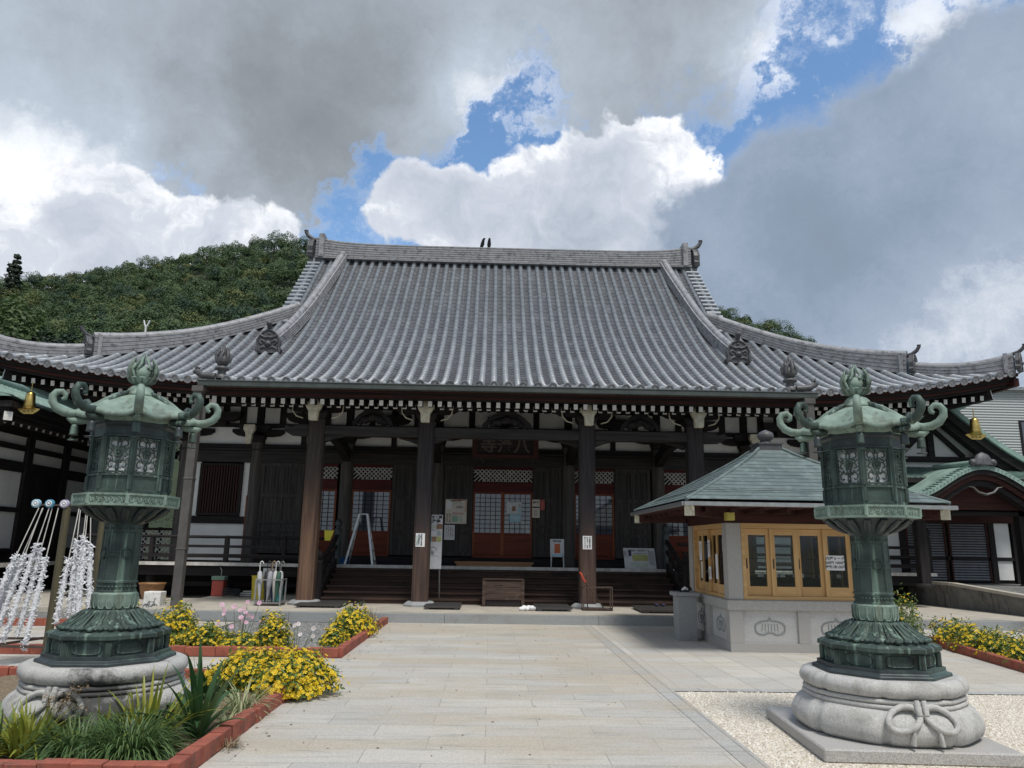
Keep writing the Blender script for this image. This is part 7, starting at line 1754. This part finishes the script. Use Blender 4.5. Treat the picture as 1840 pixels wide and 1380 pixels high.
def cosmos(label, x, y, spread, h, n, seed, m, nm='cosmos'):
    rg = random.Random(seed); t = thing(nm, label, 'flowers', (x, y, .03)); sb_ = MB(); fb_ = MB()
    for k in range(n):
        a = rg.uniform(0, 6.28); r = spread * rg.random() ** .5; bx, by = x + .4 * r * cos(a), y + .4 * r * sin(a); tx, ty, tz = x + r * cos(a), y + r * sin(a), h * rg.uniform(.55, 1.05)
        sb_.tube([(bx, by, .03), ((bx + tx) / 2, (by + ty) / 2, tz * .55), (tx, ty, tz)], [.004, .003, .0025], 4)
        for j in range(7):
            f = rg.uniform(.15, .85); c = Vector((lerp(bx, tx, f), lerp(by, ty, f), tz * f)); q = rg.uniform(0, 6.28); L = rg.uniform(.04, .09); d = Vector((cos(q), sin(q), .5)) * L; s_ = Vector((-sin(q), cos(q), 0)) * .004
            sb_.quad(c - s_, c + s_, c + d + s_ * .4, c + d - s_ * .4)
        n_ = Vector((rg.uniform(-.6, .6), -.8, rg.uniform(.1, .8))).normalized(); u = n_.cross(Vector((0, 0, 1))).normalized(); v = u.cross(n_); c = Vector((tx, ty, tz)); s_ = rg.uniform(.026, .038)
        for j in range(7):
            q0, q1 = j * 2 * pi / 7 - .38, j * 2 * pi / 7 + .38; fb_.quad(c, c + (u * cos(q0) + v * sin(q0)) * s_ + n_ * .006, c + (u * cos((q0 + q1) / 2) + v * sin((q0 + q1) / 2)) * s_ * 1.12 + n_ * .006, c + (u * cos(q1) + v * sin(q1)) * s_ + n_ * .006)
        fb_.sphere(c + n_ * .004, .007, 6, 4, 1)
    sb_.build('stems', LEAF, t); fb_.build('blossoms', [m, PETAL], t); return t
cosmos('loose stand of pale pink cosmos between the marigolds in the far bed', -3.72, 11.75, .38, .66, 17, 3, PETAL_P)
WHITEP = leafmat('white_petal', (.78, .74, .76), (.82, .72, .78))
cosmos('two or three white cosmos right of the round marigold bush', -2.85, 11.65, .26, .40, 6, 5, WHITEP)

def strap_clump(name, label, x, y, n, L, w, m, seed, droop=.9, up=1.1, spread=.06, cat='plant', z0=.04, var=.4, up_var=.45, fold=.25):
    rg = random.Random(seed); t = thing(name, label, cat, (x, y, z0)); b = MB()
    for k in range(n):
        a = rg.uniform(0, 2 * pi); r0 = spread * rg.random() ** .5; p = Vector((x + r0 * cos(a), y + r0 * sin(a), z0)); a += rg.uniform(-.5, .5)
        el = max(.15, up + rg.uniform(-up_var, up_var)); LL = L * rg.uniform(1 - var, 1 + var * .5); d = Vector((cos(a) * cos(el), sin(a) * cos(el), sin(el))); dr = droop * rg.uniform(.6, 1.3)
        ns = 7; P = [p]
        for i in range(ns):
            d = (d + Vector((0, 0, -dr * (i + 1) / ns * .34))).normalized(); P.append(P[-1] + d * (LL / ns))
            if P[-1].z < .012: P[-1].z = .012
        s_ = Vector((-sin(a), cos(a), 0)); rs = []
        for i, q in enumerate(P):
            f = i / ns; ww = w * (.55 + .45 * min(1, f * 3)) * (1 - f ** 3) + .0006; rs.append([q - s_ * ww + Vector((0, 0, ww * fold)), q, q + s_ * ww + Vector((0, 0, ww * fold))])
        b.rings(rs, 0, True, False)
    b.build('leaves', m, t); return t
strap_clump('liriope_clump', 'dense dark green strap leaved clump at the front of the near left bed', -2.62, 5.98, 900, .36, .0055, GRASS_D, 3, 1.5, .95, .20)
strap_clump('liriope_clump', 'dark green strap leaved clump to the left of the biggest one in the near bed', -3.0, 5.98, 700, .32, .0055, GRASS_D, 4, 1.5, .95, .18)
strap_clump('sedge_clump', 'yellow green leafy clump at the bottom left corner of the photo', -3.38, 6.0, 150, .36, .012, GRASS_Y, 5, .8, 1.0, .10)
strap_clump('sedge_clump', 'tall yellowing blades standing before the left stone pedestal', -2.66, 6.36, 60, .50, .014, GRASS_Y, 6, .55, 1.15, .14)
strap_clump('sedge_clump', 'sparse yellow green blades behind the leftmost dark clump', -2.95, 6.4, 40, .44, .010, GRASS_Y, 16, .6, 1.1, .14)
strap_clump('broad_leaf_plant', 'dark broad leaved plant with upright arching leaves by the path edging', -2.34, 6.55, 30, .70, .030, BROAD, 7, .62, 1.05, .05, fold=.45)
strap_clump('spider_plant', 'pale cream striped spider plant between the broad leaved plant and the marigolds', -2.28, 7.45, 130, .34, .0055, GRASS_P, 8, 1.1, .85, .08)
strap_clump('spider_plant', 'smaller pale striped tuft beside the brick edging below the marigold mound', -2.25, 7.0, 50, .2, .005, GRASS_P, 9, 1.1, .8, .06)
strap_clump('green_tuft', 'dark green leafy tuft behind the broad leaved plant at the back of the near bed', -2.85, 8.2, 90, .34, .014, BROAD, 10, .8, .9, .15)
strap_clump('green_tuft', 'straggly dry tuft growing against the outer side of the path edging', -2.02, 6.35, 60, .12, .003, STRAW, 13, 1.0, .9, .06, z0=.01)
strap_clump('green_tuft', 'small dark tuft at the far left bottom edge of the photo', -3.62, 6.05, 160, .36, .007, GRASS_D, 14, 1.0, 1.0, .1)
strap_clump('dry_tuft', 'small dry grass tuft at the foot of the far brick edging corner', -2.75, 11.08, 70, .16, .003, STRAW, 15, 1.0, .9, .2, z0=.01)
strap_clump('dry_tuft', 'brown dead stalks behind the marigold bush near the platform kerb', -2.2, 14.5, 60, .36, .004, STRAW, 17, .3, 1.35, .12)
# dried hydrangea-like heads
dh = thing('dried_flower', 'brown dried flower heads in front of the left pedestal bow', 'plant', (-3.2, 6.12, .04)); b = MB(); rg = random.Random(2); b2 = MB()
for k in range(9):
    a = rg.uniform(0, 6.28); tip = Vector((-3.2 + .13 * cos(a), 6.12 + .08 * sin(a), rg.uniform(.34, .50))); b.tube([(-3.2, 6.12, .04), (-3.42 + .06 * cos(a), 6.42 + .04 * sin(a), .22), tip], [.006, .005, .003], 5)
    for j in range(26):
        c = tip + Vector((rg.gauss(0, .025), rg.gauss(0, .025), rg.gauss(0, .02))); q = rg.uniform(0, 6.28); d = Vector((cos(q), sin(q), rg.uniform(-.3, .8))) * .012; s_ = Vector((-sin(q), cos(q), .2)) * .008; b2.quad(c - s_, c + d, c + s_, c - d)
b.build('stems', STRAW, dh); b2.build('flower_heads', STRAW, dh)
# shrub and fence glimpsed past the left end of the hall
flower_bush('green_shrub', 'yellow green shrub glimpsed behind the left lantern beyond the veranda', -11.3, 27.5, 1.5, 1.2, 3.6, 2600, 0 + 8, 41, cat='shrub', leaf=leafmat('bright_shrub_leaf', (.09, .14, .03), (.24, .26, .07)), fs_=.03, z0=0)
lf = thing('lattice_fence', 'white diagonal lattice fence behind the veranda at far left', 'fence', (-11, 24.5, 0)); b = MB()
for k in range(16):
    xa = -12.0 + .16 * k; b.bar((xa, 24.5, 1.0), (xa + .9, 24.5, 1.9), .03, .02, up=(0, 1, 0)); b.bar((xa + .9, 24.53, 1.0), (xa, 24.53, 1.9), .03, .02, up=(0, 1, 0))
b.build('lattice', WHITE, lf)
b = MB(); b.box(-12.1, -9.2, 24.48, 24.56, 1.9, 1.98); b.box(-12.1, -9.2, 24.48, 24.56, .9, .99); b.build('rail', W_BLK['x'], lf)
for x in (-11.9, -10.6, -9.4): MB().box(x - .05, x + .05, 24.57, 24.66, 0, 2.0).build('post', W_BLK['z'], lf)
